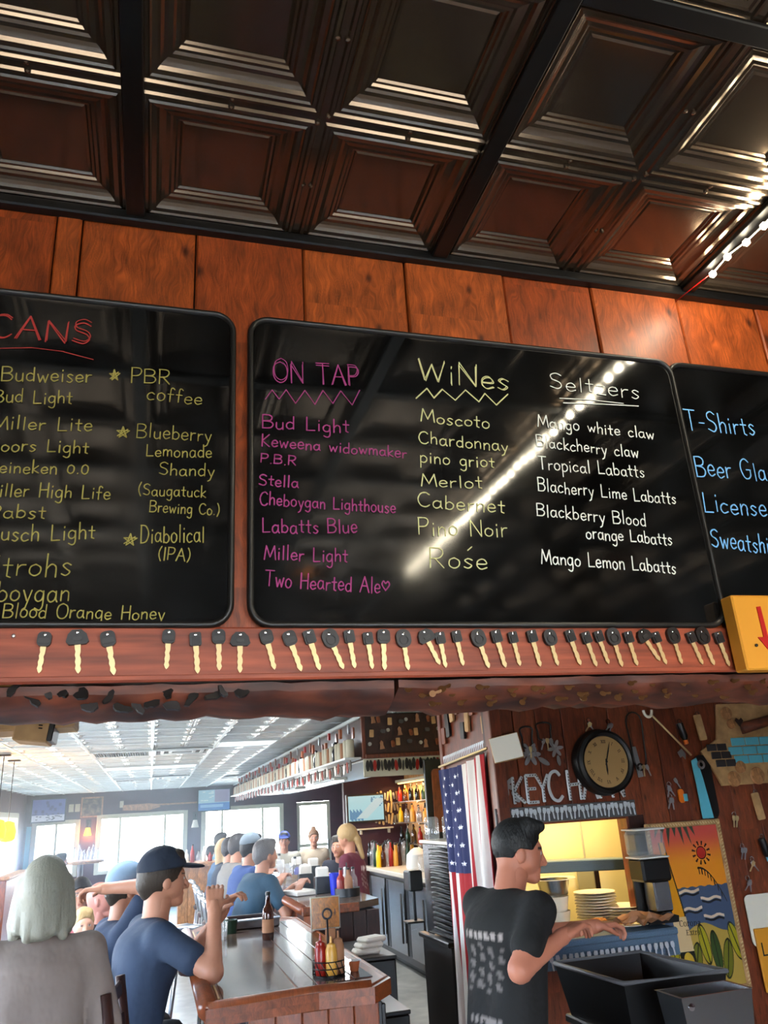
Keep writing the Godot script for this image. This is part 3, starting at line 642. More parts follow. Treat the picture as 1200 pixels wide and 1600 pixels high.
	for row in 3:
		for k in 8:
			n += 1
			var kind := (k * 3 + row) % 5
			solo("dark_trinket", ["small pink figure trinket on the dark soffit end", "small tan tag on the dark soffit end", "small round grey trinket on the dark soffit end", "small brown trinket on the dark soffit end", "small blue-grey trinket on the dark soffit end"][kind], "trinket", [prism([Vector2(-0.018, -0.03), Vector2(0.018, -0.03), Vector2(0.01, 0.0), Vector2(0.012, 0.02), Vector2(0, 0.034), Vector2(-0.012, 0.02), Vector2(-0.01, 0.0)], 0.016), prism(round_rect(0.032, 0.055, 0.005, 3), 0.012), prism(ellipse(0.014, 0.014, 10), 0.016), prism(round_rect(0.028, 0.05, 0.01, 3), 0.016), prism(round_rect(0.036, 0.028, 0.01, 3), 0.016)][kind], [M.chalk_pink if row == 9 else M.brown_paper, M.plywood, M.silver, M.bar_wood, M.grey_plastic][kind], Vector3(1.60 + 0.075 * k + 0.02 * sin(n * 2.1), 2.33 - 0.085 * row + 0.012 * sin(n * 1.3), -5.985), Vector3(0, 0, 0.15 * sin(n * 1.1)), "trinkets on the soffit end")

# counter, coolers, bottles and television behind the service aisle
func back_bar() -> void:
	var counter := thing("back_counter", "long pale counter over steel coolers behind the bar", "counter", Vector3(2.74, 0, -9.3))
	part(counter, "top", bb(0.72, 0.05, 3.4, 0.008), M.ceramic, Vector3(0.34, 0.975, 0))
	part(counter, "carcass", bb(0.62, 0.86, 3.3, 0.004), M.dark_steel, Vector3(0.37, 0.52, 0))
	for k in 4:
		var d := part(counter, "cooler_door", bb(0.02, 0.74, 0.76, 0.006), M.steel, Vector3(0.045, 0.53, 1.22 - 0.81 * k))
		part(d, "handle", tube([Vector3(-0.03, 0.25, 0.30), Vector3(-0.03, -0.25, 0.30)], 0.012), M.dark_steel)
		part(d, "gasket_strip", bb(0.012, 0.72, 0.10, 0.003), M.black_plastic, Vector3(-0.006, 0, -0.32))
	part(counter, "toe_kick", bb(0.5, 0.09, 3.2, 0.003), M.black_plastic, Vector3(0.40, 0.045, 0))
	struct("wall_back_bar", bb(0.10, 2.4, 6.6, 0.001), M.plywood, Vector3(3.52, 1.2, -8.55))
	struct("wall_bar_end", bb(0.95, 2.4, 0.10, 0.001), M.maroon_wall, Vector3(3.05, 1.2, -11.35))
	television("flat television showing a pale street scene behind the bar", Vector3(2.86, 1.71, -11.20), 0.12, 0.52, 0.32, 2)
	var sh := thing("bottle_shelf", "narrow white shelf under the street-scene television", "shelf", Vector3(2.98, 1.44, -11.22))
	part(sh, "board", bb(0.5, 0.02, 0.12, 0.004), M.window_trim)
	for sx in [-0.2, 0.2]:
		part(sh, "bracket", bb(0.02, 0.06, 0.08, 0.003), M.window_trim, Vector3(sx, -0.035, -0.01))
	var colors := [M.dark_glass, M.clear_glass, M.dark_glass, M.yellow_plastic, M.brown_glass, M.clear_glass, M.ketchup, M.mustard, M.brown_glass, M.clear_glass, M.green_plastic, M.mustard]
	var words := ["black liquor bottle", "clear liquor bottle", "black liquor bottle", "bright yellow liquor bottle", "brown liquor bottle", "clear liquor bottle", "red liquor bottle", "golden liquor bottle", "brown liquor bottle", "clear liquor bottle", "green liquor bottle", "golden liquor bottle"]
	for row in 4:
		for k in 12:
			var q := (k + 5 * row) % 12
			bottle("liquor_bottle", words[q] + " standing on the back counter", Vector3(2.80 + 0.055 * k, 1.0, -10.9 + 0.15 * row + 0.02 * sin(k * 2.0)), 0.28 + 0.03 * sin(k * 1.7 + row), 0.032, colors[q], "liquor bottles on the back counter")
	for k in 3:
		solo("wrapped_jar", ["white plastic-wrapped container on the back counter", "clear jar beside the wrapped container", "grey box by the wrapped container"][k], "container", [lathe([Vector2(0, 0), Vector2(0.12, 0), Vector2(0.135, 0.05), Vector2(0.12, 0.18), Vector2(0.07, 0.23), Vector2(0.03, 0.25), Vector2(0, 0.25)], 14), lathe([Vector2(0, 0), Vector2(0.05, 0), Vector2(0.05, 0.16), Vector2(0.04, 0.18), Vector2(0, 0.18)], 14), bb(0.12, 0.20, 0.12, 0.01)][k], [M.white_plastic, M.clear_glass, M.grey_plastic][k], [Vector3(2.95, 1.0, -9.3), Vector3(2.88, 1.0, -8.9), Vector3(2.92, 1.1, -8.55)][k])
	# glass shelves of bottles against the wall, lit by a warm lamp
	for row in 3:
		var gs := thing("glass_shelf", ["lowest pale glass shelf of bottles on the back bar wall", "middle pale glass shelf of bottles on the back bar wall", "top pale glass shelf of bottles on the back bar wall"][row], "shelf", Vector3(3.34, 1.24 + 0.26 * row, -10.1))
		part(gs, "pane", bb(0.20, 0.012, 2.3, 0.002), M.clear_glass)
		for z in [-1.1, 0.0, 1.1]:
			part(gs, "bracket", bb(0.18, 0.02, 0.02, 0.003), M.steel, Vector3(0, -0.016, z))
		for k in 16:
			var q := (k * 5 + row * 3) % 12
			bottle("shelf_bottle", words[q] + [" on the lowest glass shelf", " on the middle glass shelf", " on the top glass shelf"][row], Vector3(3.34 + 0.05 * (k % 2), 1.247 + 0.26 * row, -11.15 + 0.135 * k), 0.20 + 0.03 * sin(k * 2.1), 0.034, colors[q], "bottles on the glass shelves")
	var lamp := thing("shelf_lamp", "warm strip lamp above the glass bottle shelves", "lamp", Vector3(3.34, 2.03, -10.1))
	part(lamp, "housing", bb(0.08, 0.04, 2.2, 0.006), M.window_trim)
	glow("strip_lamp_glow", Color(1.0, 0.78, 0.5), 3.0)
	part(lamp, "light_tube", bb(0.04, 0.016, 2.1, 0.004), M.strip_lamp_glow, Vector3(0, -0.028, 0))
	area(Vector3(0, -0.05, 0), Vector3(-PI / 2, 0, 0), Vector2(0.05, 2.0), Color(1.0, 0.78, 0.52), 3.0, lamp)
	for k in 26:
		solo("gold_keychain", "golden keychain hanging at the end of the glass shelves", "keychain", prism(round_rect(0.03, 0.09 + 0.03 * (k % 3), 0.012, 3), 0.006), M.brass if k % 3 else M.silver, Vector3(3.02 + 0.045 * (k % 9), 1.85 - 0.15 * (k / 9), -11.27), Vector3(0, 0, 0.2 * sin(k * 1.3)), "golden keychains at the end of the shelves")
	# the ice machine whose louvred front faces the aisle, a black cabinet over it, and a dispenser on top
	var ice := thing("ice_machine", "dark steel ice machine with curved louvres beside the flag", "ice machine", Vector3(1.8, 0, -5.45))
	part(ice, "bin", bb(0.58, 0.86, 0.58, 0.01), M.dark_steel, Vector3(0.31, 0.44, 0))
	part(ice, "bin_lip", bb(0.05, 0.03, 0.60, 0.006), M.black_plastic, Vector3(0.02, 0.88, 0))
	part(ice, "head", bb(0.54, 0.56, 0.56, 0.008), M.steel, Vector3(0.33, 1.17, 0))
	for k in 17:
		part(ice, "louvre", tube([Vector3(0.05, 0.935 + 0.030 * k, 0.26), Vector3(0.03, 0.945 + 0.030 * k, 0.17), Vector3(0.03, 0.945 + 0.030 * k, 0.0), Vector3(0.05, 0.935 + 0.030 * k, -0.10)], 0.008), M.black_plastic)
	part(ice, "top_rim", bb(0.56, 0.02, 0.58, 0.004), M.ceramic, Vector3(0.32, 1.46, 0))
	var dis := thing("wall_dispenser", "black cup dispenser box fixed to the ice machine front", "dispenser", Vector3(1.76, 1.22, -5.68))
	part(dis, "housing", bb(0.10, 0.13, 0.13, 0.01), M.black_plastic)
	part(dis, "spout", bb(0.02, 0.20, 0.02, 0.004), M.black_plastic, Vector3(-0.01, -0.15, 0.03))
	part(dis, "drip_tray", bb(0.12, 0.012, 0.12, 0.004), M.black_plastic, Vector3(-0.02, -0.25, 0.02))
	for k in 2:
		solo("clear_jar", "clear jar on top of the ice machine", "jar", lathe([Vector2(0, 0), Vector2(0.045, 0), Vector2(0.05, 0.02), Vector2(0.05, 0.13), Vector2(0.04, 0.15), Vector2(0, 0.15)], 14), M.clear_glass, Vector3(1.88 + 0.13 * k, 1.471, -5.55), Vector3.ZERO, "jars on the ice machine")
	var cab := thing("tall_plaque", "tall brown wooden plaque on a black panel above the ice machine", "plaque", Vector3(2.06, 1.74, -5.87))
	part(cab, "panel", bb(0.20, 0.56, 0.03, 0.004), M.black_plastic)
	part(cab, "plaque_board", prism(round_rect(0.14, 0.44, 0.03, 4), 0.02), M.bar_wood, Vector3(0.02, -0.01, 0.024))
	part(cab, "bracket_post", bb(0.06, 1.46, 0.02, 0.003), M.black_plastic, Vector3(0, -1.0, -0.02))

# the near bar: a long glossy top with clipped corners over a plank front
func near_bar() -> void:
	var b := thing("near_bar", "glossy near bar counter with clipped corners and a padded wooden edge", "bar", Vector3(0, 0, 0))
	var outline := [Vector2(0.215, 3.26), Vector2(0.63, 3.31), Vector2(0.84, 3.29), Vector2(0.94, 3.42), Vector2(0.94, 5.62), Vector2(0.67, 5.85), Vector2(0.36, 5.70), Vector2(0.22, 5.40)]
	part(b, "slab", prism(outline, 0.055), M.bar_wood, Vector3(0, 1.043, 0), Vector3(-PI / 2, 0, 0))
	var inner := [Vector2(0.285, 3.36), Vector2(0.56, 3.36), Vector2(0.60, 5.72), Vector2(0.42, 5.62), Vector2(0.29, 5.36)]
	part(b, "top_sheet", prism(inner, 0.004), M.bar_top, Vector3(0, 1.0725, 0), Vector3(-PI / 2, 0, 0))
	for k in 4:
		var x := 0.61 + 0.078 * k
		part(b, "top_plank", bb(0.074, 0.004, 2.16 - 0.05 * k, 0.001), M.bar_plank, Vector3(x, 1.0725, -4.48))
	var rim := []
	for p in outline:
		rim.append(Vector3(p.x, 1.066, -p.y))
	rim.append(rim[0])
	var c := Vector3(0.58, 1.066, -4.5)
	for k in rim.size():
		rim[k] += (c - rim[k]).normalized() * 0.03
	part(b, "raised_rim", tube(rim.slice(2, 6), 0.010), M.bar_wood)
	part(b, "arm_rest", tube([rim[7], rim[8]], 0.036, -1.0, 12), M.bar_wood)
	part(b, "near_edge", tube([rim[8], rim[1], rim[2]], 0.026, -1.0, 10), M.bar_wood)
	part(b, "brass_strip", bb(0.008, 0.004, 2.0, 0.001), M.brass, Vector3(0.272, 1.074, -4.4))
	for k in 12:
		part(b, "front_plank", bb(0.02, 0.98, 0.185, 0.004), M.bar_wood if k % 2 else M.dark_wood, Vector3(0.38, 0.51, -3.50 - 0.19 * k))
	for k in 5:
		part(b, "end_plank", bb(0.098, 0.98, 0.02, 0.004), M.bar_wood, Vector3(0.43 + 0.1 * k, 0.51, -3.40))
	part(b, "back_panel", bb(0.03, 0.98, 2.2, 0.004), M.black_plastic, Vector3(0.88, 0.51, -4.5))
	part(b, "end_return", bb(0.26, 0.98, 0.03, 0.004), M.black_plastic, Vector3(0.78, 0.50, -3.42))
	# things on it
	var beer := bottle("beer_bottle", "brown glass beer bottle standing on the near bar", Vector3(0.635, 1.075, -4.75), 0.235, 0.031, M.brown_glass)
	part(beer, "paper_band", lathe([Vector2(0.0318, 0.035), Vector2(0.0318, 0.10)], 16), M.brown_paper)
	# caddy of sauces
	var at := Vector3(0.726, 1.075, -3.587)
	var cd := thing("condiment_caddy", "black wire caddy with a ring handle on the near bar", "caddy", at)
	for y in [0.006, 0.03, 0.055]:
		var ring := []
		for k in 21:
			ring.append(Vector3(cos(TAU * k / 20) * 0.066, y, sin(TAU * k / 20) * 0.066))
		part(cd, "basket_ring", tube(ring, 0.0025, -1.0, 5), M.black_metal)
	for k in 14:
		part(cd, "wire", tube([Vector3(cos(TAU * k / 14) * 0.066, 0.004, sin(TAU * k / 14) * 0.066), Vector3(cos(TAU * (k + 1) / 14) * 0.066, 0.056, sin(TAU * (k + 1) / 14) * 0.066)], 0.0022, -1.0, 5), M.black_metal)
	part(cd, "base_plate", lathe([Vector2(0, 0.004), Vector2(0.066, 0.004), Vector2(0.066, 0.0), Vector2(0, 0)], 20), M.black_metal)
	var loop := []
	for k in 17:
		loop.append(Vector3(sin(TAU * k / 16) * 0.019, 0.225 - cos(TAU * k / 16) * 0.019, 0))
	part(cd, "ring_handle", tube(loop, 0.004), M.black_metal)
	part(cd, "handle_post", tube([Vector3(0, 0.004, 0), Vector3(0, 0.206, 0)], 0.004), M.black_metal)
	var sauces := [["ketchup squeeze bottle in the wire caddy", Vector3(-0.036, 0.005, 0.018), M.ketchup, 0.15], ["mustard squeeze bottle in the wire caddy", Vector3(0.004, 0.005, 0.040), M.mustard, 0.14], ["tan sauce squeeze bottle in the wire caddy", Vector3(0.040, 0.005, 0.014), M.brown_paper, 0.155], ["clear salt shaker in the wire caddy", Vector3(0.02, 0.005, -0.036), M.clear_glass, 0.10], ["small dark pepper shaker in the wire caddy", Vector3(-0.03, 0.005, -0.03), M.dark_glass, 0.10]]
	for s in sauces:
		var t := thing("sauce_bottle", s[0], "bottle", at + s[1])
		var h: float = s[3]
		part(t, "body", lathe([Vector2(0, 0), Vector2(0.022, 0), Vector2(0.024, 0.006), Vector2(0.024, h * 0.66), Vector2(0.019, h * 0.74), Vector2(0, h * 0.74)], 14), s[2])
		part(t, "nozzle", lathe([Vector2(0.019, h * 0.74), Vector2(0.018, h * 0.80), Vector2(0.006, h * 0.84), Vector2(0.003, h), Vector2(0, h)], 12), s[2] if s[3] > 0.12 else M.steel)
	solo("menu_card", "tan paper menu card standing in the wire caddy", "menu", bb(0.045, 0.16, 0.004, 0.001), M.brown_paper, at + Vector3(0.012, 0.09, -0.008), Vector3(0.05, 0.2, 0))
	# framed sign in front of the far bar
	var sg := thing("table_sign", "small upright sign with a white border and amber wood face", "sign", Vector3(0.983, 1.075, -4.908) + Vector3(0, 0, 0))
	part(sg, "border", bb(0.172, 0.168, 0.008, 0.002), M.window_trim, Vector3(0, 0.085, 0), Vector3(-0.06, 0, 0))
	textured(mat("amber_board", Color(0.92, 0.60, 0.23), 0.25), M.pine.albedo_texture, Vector3(4, 4, 4))
	part(sg, "face", bb(0.158, 0.154, 0.004, 0.001), M.amber_board, Vector3(0, 0.085, 0.004), Vector3(-0.06, 0, 0))
	part(sg, "knot_mark", prism(ellipse(0.003, 0.018, 8), 0.001), M.dark_wood, Vector3(0.055, 0.085, 0.0072), Vector3(-0.06, 0, 0))
	part(sg, "foot", bb(0.15, 0.006, 0.06, 0.002), M.window_trim, Vector3(0, 0.003, -0.01))
	var rk := thing("dip_cup", "small amber dip cup near the clipped corner of the near bar", "cup", Vector3(0.84, 1.075, -3.615))
	part(rk, "cup", lathe([Vector2(0, 0), Vector2(0.017, 0), Vector2(0.024, 0.038), Vector2(0.022, 0.038), Vector2(0.015, 0.004), Vector2(0, 0.004)], 16), M.cork)
	part(rk, "lid", lathe([Vector2(0, 0.040), Vector2(0.030, 0.040), Vector2(0.030, 0.037), Vector2(0, 0.037)], 16), M.clear_glass)
	var tray := thing("serving_tray", "dark shallow serving basket with a metal rim on the near bar", "tray", Vector3(0.62, 1.075, -5.35))
	part(tray, "base", bb(0.30, 0.012, 0.22, 0.004), M.dark_wood, Vector3(0, 0.008, 0))
	part(tray, "rim", tube([Vector3(-0.15, 0.05, 0.11), Vector3(0.15, 0.05, 0.11), Vector3(0.15, 0.05, -0.11), Vector3(-0.15, 0.05, -0.11), Vector3(-0.15, 0.05, 0.11)], 0.008), M.silver)
	for sx in [-1, 1]:
		part(tray, "side", bb(0.01, 0.05, 0.22, 0.002), M.dark_wood, Vector3(0.145 * sx, 0.03, 0))
		part(tray, "side", bb(0.30, 0.05, 0.01, 0.002), M.dark_wood, Vector3(0, 0.03, 0.105 * sx))
	var gl := thing("whisky_glass", "short clear tumbler beside the capped man's hands", "glass", Vector3(0.40, 1.075, -4.95))
	part(gl, "cup", lathe([Vector2(0, 0), Vector2(0.034, 0), Vector2(0.040, 0.085), Vector2(0.037, 0.085), Vector2(0.032, 0.012), Vector2(0, 0.012)], 18), M.clear_glass)
	solo("green_cup", "small green cup on the near bar by the serving basket", "cup", lathe([Vector2(0, 0), Vector2(0.035, 0), Vector2(0.042, 0.07), Vector2(0.039, 0.07), Vector2(0.032, 0.006), Vector2(0, 0.006)], 18), M.green_plastic, Vector3(0.47, 1.075, -5.15))

func long_bar() -> void:
	var b := thing("long_bar", "long bar counter running deep along the service aisle", "bar", Vector3(1.1, 0, -6.1))
	part(b, "top", prism([Vector2(-0.03, 0.05), Vector2(0.36, 0.04), Vector2(0.57, 0.20), Vector2(0.57, 5.6), Vector2(-0.03, 5.6)], 0.045), M.bar_top, Vector3(0, 1.0475, 0), Vector3(-PI / 2, 0, 0))
	part(b, "rail_edge", tube([Vector3(-0.03, 1.052, -0.05), Vector3(-0.03, 1.052, -5.6)], 0.034, -1.0, 12), M.bar_wood)
	part(b, "end_trim", bb(0.42, 0.06, 0.03, 0.006), M.bar_wood, Vector3(0.17, 1.042, -0.04))
	for k in 5:
		part(b, "end_plank", bb(0.098, 1.0, 0.02, 0.004), M.dark_wood, Vector3(0.10 + 0.1 * k, 0.51, -0.12))
	for k in 18:
		part(b, "front_plank", bb(0.02, 1.0, 0.29, 0.004), M.dark_wood if k % 2 else M.bar_wood, Vector3(0.05, 0.51, -0.28 - 0.295 * k))
	part(b, "aisle_side", bb(0.02, 1.0, 5.4, 0.003), M.black_plastic, Vector3(0.52, 0.51, -2.85))
	# black speed rack cabinets behind it
	for k in 2:
		var c := thing("under_bar_cabinet", ["tall black under-bar cabinet at the end of the long bar", "lower black under-bar cabinet stepping down from the taller one"][k], "cabinet", Vector3([1.30, 1.13][k], 0, [-5.55, -4.75][k]))
		part(c, "box", bb(0.34, [0.84, 0.72][k], 0.7, 0.008), M.black_plastic, Vector3(0, [0.42, 0.36][k], 0))
		part(c, "steel_top", bb(0.35, 0.02, 0.71, 0.004), M.black_plastic, Vector3(0, [0.85, 0.73][k], 0))
	for k in 3:
		solo("folded_towel", "white folded bar towel on the black cabinet", "towel", bb(0.16, 0.03, 0.12, 0.012), M.paper, Vector3(1.32 + 0.02 * k, 0.877 + 0.031 * k, -5.35), Vector3(0, 0.2 * k, 0), "folded bar towels")
	# things on the long bar
	solo("blue_cup", "bright blue plastic tumbler on the long bar", "cup", lathe([Vector2(0, 0), Vector2(0.036, 0), Vector2(0.046, 0.16), Vector2(0.043, 0.16), Vector2(0.033, 0.006), Vector2(0, 0.006)], 20), M.blue_plastic, Vector3(1.453, 1.071, -6.818))
	var cad := thing("sauce_caddy", "black sauce caddy beside the blue tumbler on the long bar", "caddy", Vector3(1.51, 1.071, -6.632))
	part(cad, "tray", lathe([Vector2(0, 0), Vector2(0.10, 0), Vector2(0.10, 0.06), Vector2(0.094, 0.06), Vector2(0.094, 0.006), Vector2(0, 0.006)], 18), M.black_metal)
	part(cad, "handle_post", tube([Vector3(0, 0.004, 0), Vector3(0, 0.24, 0)], 0.006), M.black_metal)
	for k in 4:
		bottle("caddy_bottle", ["clear squeeze bottle in the sauce caddy", "tan squeeze bottle in the sauce caddy", "red squeeze bottle in the sauce caddy", "white squeeze bottle in the sauce caddy"][k], cad.position + Vector3(cos(TAU * k / 4) * 0.05, 0.007, sin(TAU * k / 4) * 0.05), 0.20, 0.034, [M.clear_glass, M.brown_paper, M.ketchup, M.white_plastic][k])
	for k in 4:
		var p: Vector3 = [Vector3(1.388, 1.071, -7.018), Vector3(1.335, 1.071, -7.493), Vector3(1.49, 1.071, -8.874), Vector3(1.584, 1.071, -8.445)][k]
		var nh := thing("napkin_holder", ["black napkin holder with white napkins beside the blue tumbler", "black napkin holder with a white cup on it on the long bar", "napkin holder with a blue badge before the row of drinkers", "dark napkin holder in front of the woman with a bun"][k], "napkin holder", p)
		part(nh, "case", bb(0.13, 0.13, 0.10, 0.008), M.black_plastic if k != 2 else M.dark_wood, Vector3(0, 0.065, 0))
		part(nh, "napkins", bb(0.10, 0.08, 0.07, 0.01), M.paper, Vector3(0, 0.16, 0))
		if k == 2:
			part(nh, "badge", prism(ellipse(0.04, 0.045, 14), 0.004), M.blue_plastic, Vector3(0, 0.065, 0.052))
	for k in 12:
		var dz := -8.2 - 0.28 * k
		if k % 3 == 0:
			bottle("bar_bottle", "clear bottle standing on the long bar", Vector3(1.36 + 0.1 * sin(k * 2.0), 1.071, dz), 0.24, 0.035, M.clear_glass, "bottles along the long bar")
		else:
			solo("pint_glass", "clear pint glass on the long bar", "glass", lathe([Vector2(0, 0), Vector2(0.032, 0), Vector2(0.044, 0.15), Vector2(0.041, 0.15), Vector2(0.03, 0.01), Vector2(0, 0.01)], 16), M.clear_glass, Vector3(1.34 + 0.14 * sin(k * 1.4), 1.071, dz), Vector3.ZERO, "pint glasses along the long bar")
	solo("yellow_tray", "shallow yellow tray in front of the woman with a bun", "tray", lathe([Vector2(0, 0), Vector2(0.13, 0), Vector2(0.16, 0.04), Vector2(0.15, 0.04), Vector2(0.12, 0.01), Vector2(0, 0.01)], 18), M.mustard, Vector3(1.50, 1.071, -8.9))
	solo("folded_menus", "stack of folded paper menus on the long bar", "menus", bb(0.20, 0.035, 0.26, 0.006), M.paper, Vector3(1.218, 1.071, -7.08) + Vector3(0, 0.018, 0), Vector3(0, 0.3, 0))

# bluish fog volume added over the bar tables to imitate veiling lens glare
func glare_haze() -> void:
	var v := FogVolume.new()
	v.name = "glare_haze"
	v.size = Vector3(3.9, 1.25, 14.2)
	v.shape = RenderingServer.FOG_VOLUME_SHAPE_BOX
	var m := FogMaterial.new()
	m.density = 0.026
	m.albedo = Color(0.85, 0.93, 1.0)
	v.material = m
	v.set_meta("kind", "stuff")
	v.set_meta("label", "thin bluish fog added over the bar tables to imitate lens glare")
	v.set_meta("category", "glare_haze")
	add_child(v)
	v.position = Vector3(-0.55, 1.745, -12.2)

func dining_things() -> void:
	# high wooden bar chairs
	var ch := thing("bar_chair", "dark wooden ladder-back bar chair under the capped man", "chair", Vector3(-0.10, 0, -4.02), -PI / 2 - 0.15, "ladder-back bar chairs at the near bar")
	for sx in [-1, 1]:
		part(ch, "leg", tube([Vector3(0.20 * sx, 0, -0.20), Vector3(0.18 * sx, 0.74, -0.17)], 0.018), M.dark_wood)
		part(ch, "back_post", tube([Vector3(0.20 * sx, 0, 0.21), Vector3(0.18 * sx, 0.74, 0.18), Vector3(0.18 * sx, 1.14, 0.24)], 0.019), M.dark_wood)
		part(ch, "side_rung", tube([Vector3(0.195 * sx, 0.28, -0.19), Vector3(0.195 * sx, 0.28, 0.20)], 0.012), M.dark_wood)
	part(ch, "seat", bb(0.42, 0.045, 0.40, 0.015), M.dark_wood, Vector3(0, 0.755, 0))
	for k in 3:
		part(ch, "back_slat", bb(0.36, 0.055, 0.016, 0.006), M.dark_wood, Vector3(0, 0.88 + 0.11 * k, 0.20 + 0.018 * k), Vector3(0.15, 0, 0))
	part(ch, "foot_rung", tube([Vector3(-0.2, 0.3, -0.19), Vector3(0.2, 0.3, -0.19)], 0.014), M.dark_wood)
	dup(ch, Vector3(-0.31, 0, -4.80), -PI / 2 - 0.2, "dark wooden ladder-back bar chair under the person with a raised arm")
	dup(ch, Vector3(0.13, 0, -3.52), -PI / 2 - 0.1, "empty dark wooden ladder-back bar chair at the near bar corner")
	# metal stools along the long bar
	var stl := thing("bar_stool", "grey metal bar stool with a low back at the long bar", "stool", Vector3(0.74, 0, -7.18), -PI / 2, "metal stools along the long bar")
	for sx in [-1, 1]:
		part(stl, "leg", tube([Vector3(0.21 * sx, 0, -0.21), Vector3(0.15 * sx, 0.72, -0.15)], 0.015), M.silver)
		part(stl, "leg", tube([Vector3(0.21 * sx, 0, 0.21), Vector3(0.15 * sx, 0.72, 0.15)], 0.015), M.silver)
		part(stl, "back_post", tube([Vector3(0.15 * sx, 0.72, 0.15), Vector3(0.16 * sx, 1.02, 0.20)], 0.014), M.silver)
	part(stl, "seat", lathe([Vector2(0, 0.76), Vector2(0.18, 0.76), Vector2(0.20, 0.74), Vector2(0.19, 0.71), Vector2(0, 0.71)], 18), M.dark_wood)
	part(stl, "back_rail", tube([Vector3(-0.16, 1.0, 0.20), Vector3(0, 1.02, 0.24), Vector3(0.16, 1.0, 0.20)], 0.022), M.silver)
	part(stl, "foot_ring", tube([Vector3(-0.19, 0.25, -0.19), Vector3(0.19, 0.25, -0.19), Vector3(0.19, 0.25, 0.19), Vector3(-0.19, 0.25, 0.19), Vector3(-0.19, 0.25, -0.19)], 0.011), M.silver)
	for k in 4:
		dup(stl, Vector3(0.73, 0, -8.04 - 0.85 * k), -PI / 2)
	dup(stl, Vector3(0.42, 0, -6.35), -PI / 2 + 0.9, "empty grey metal bar stool at the end of the near bar")
	# low table of the seated family, and a wooden booth end by the windows
	var tb := thing("dining_table", "dark dining table beside the seated family", "table", Vector3(-1.25, 0, -6.3))
	part(tb, "table_top", bb(0.8, 0.04, 1.2, 0.008), M.dark_wood, Vector3(0, 0.74, 0))
	for p in [Vector3(-0.34, 0.36, -0.52), Vector3(0.34, 0.36, -0.52), Vector3(-0.34, 0.36, 0.52), Vector3(0.34, 0.36, 0.52)]:
		part(tb, "leg", bb(0.05, 0.72, 0.05, 0.006), M.dark_wood, p)
	var dc := thing("dining_chair", "low wooden dining chair under the balding man", "chair", Vector3(-0.36, 0, -6.5), -PI / 2, "low chairs of the seated family")
	for sx in [-1, 1]:
		part(dc, "leg", bb(0.035, 0.44, 0.035, 0.005), M.dark_wood, Vector3(0.17 * sx, 0.22, -0.17))
		part(dc, "back_post", bb(0.035, 0.86, 0.03, 0.005), M.dark_wood, Vector3(0.17 * sx, 0.43, 0.18))
	part(dc, "seat", bb(0.40, 0.035, 0.40, 0.01), M.dark_wood, Vector3(0, 0.455, 0))
	part(dc, "back_slat", bb(0.32, 0.09, 0.016, 0.005), M.dark_wood, Vector3(0, 0.78, 0.18))
	part(dc, "back_slat", bb(0.32, 0.06, 0.016, 0.005), M.dark_wood, Vector3(0, 0.62, 0.18))
	dup(dc, Vector3(-0.52, 0, -7.14), PI, "low wooden dining chair under the woman in pink")
	dup(dc, Vector3(-0.40, 0, -5.94), PI + 0.2, "low wooden dining chair under the blond boy")
	var bo := thing("booth_bench", "orange-brown wooden booth bench against the side windows", "bench", Vector3(-1.95, 0, -11.5))
	part(bo, "back", bb(0.08, 1.18, 1.6, 0.01), M.bar_wood, Vector3(0.35, 0.59, 0))
	part(bo, "seat", bb(0.5, 0.46, 1.6, 0.01), M.bar_wood, Vector3(0.06, 0.23, 0))
	part(bo, "cap_rail", bb(0.14, 0.04, 1.64, 0.01), M.pine, Vector3(0.35, 1.20, 0))

# ------------------------------------------------------------------ the plank wall with the kitchen pass
const CLOCK := -4.2       # front of the plank wall

func plank_wall() -> void:
	var w := struct("wall_kitchen", pierced(1.80, 4.6, 2.42, 0.06, [[1.86, 2.60, 1.03, 1.575]]), M.dark_wood, Vector3(0, 0, CLOCK - 0.055))
	var x := 1.80
	var k := 0
	while x < 4.55:
		var wide: float = [0.155, 0.14, 0.165, 0.15][k % 4]
		var spans := [[0.0, 2.40]]
		if x + wide > 1.88 and x < 2.595:
			spans = [[0.0, 1.03], [1.575, 2.40]]
		for s in spans:
			part(w, "plank", bb(wide - 0.004, s[1] - s[0], 0.022, 0.003), M["wall_plank_%d" % ((k * 2 + k / 3) % 3)], Vector3(x + wide / 2.0, (s[0] + s[1]) / 2.0, 0.043 + 0.002 * (k % 2)))
		x += wide
		k += 1
	part(w, "opening_liner", boxes([[Vector3(1.868, 1.30, -0.0), Vector3(0.016, 0.55, 0.10)], [Vector3(2.592, 1.30, -0.0), Vector3(0.016, 0.55, 0.10)], [Vector3(2.23, 1.568, -0.0), Vector3(0.71, 0.014, 0.10)]], 0.002), M.wall_plank_0)
	part(w, "corner_post", bb(0.07, 2.40, 0.09, 0.005), M.wall_plank_1, Vector3(1.825, 1.20, 0.06))

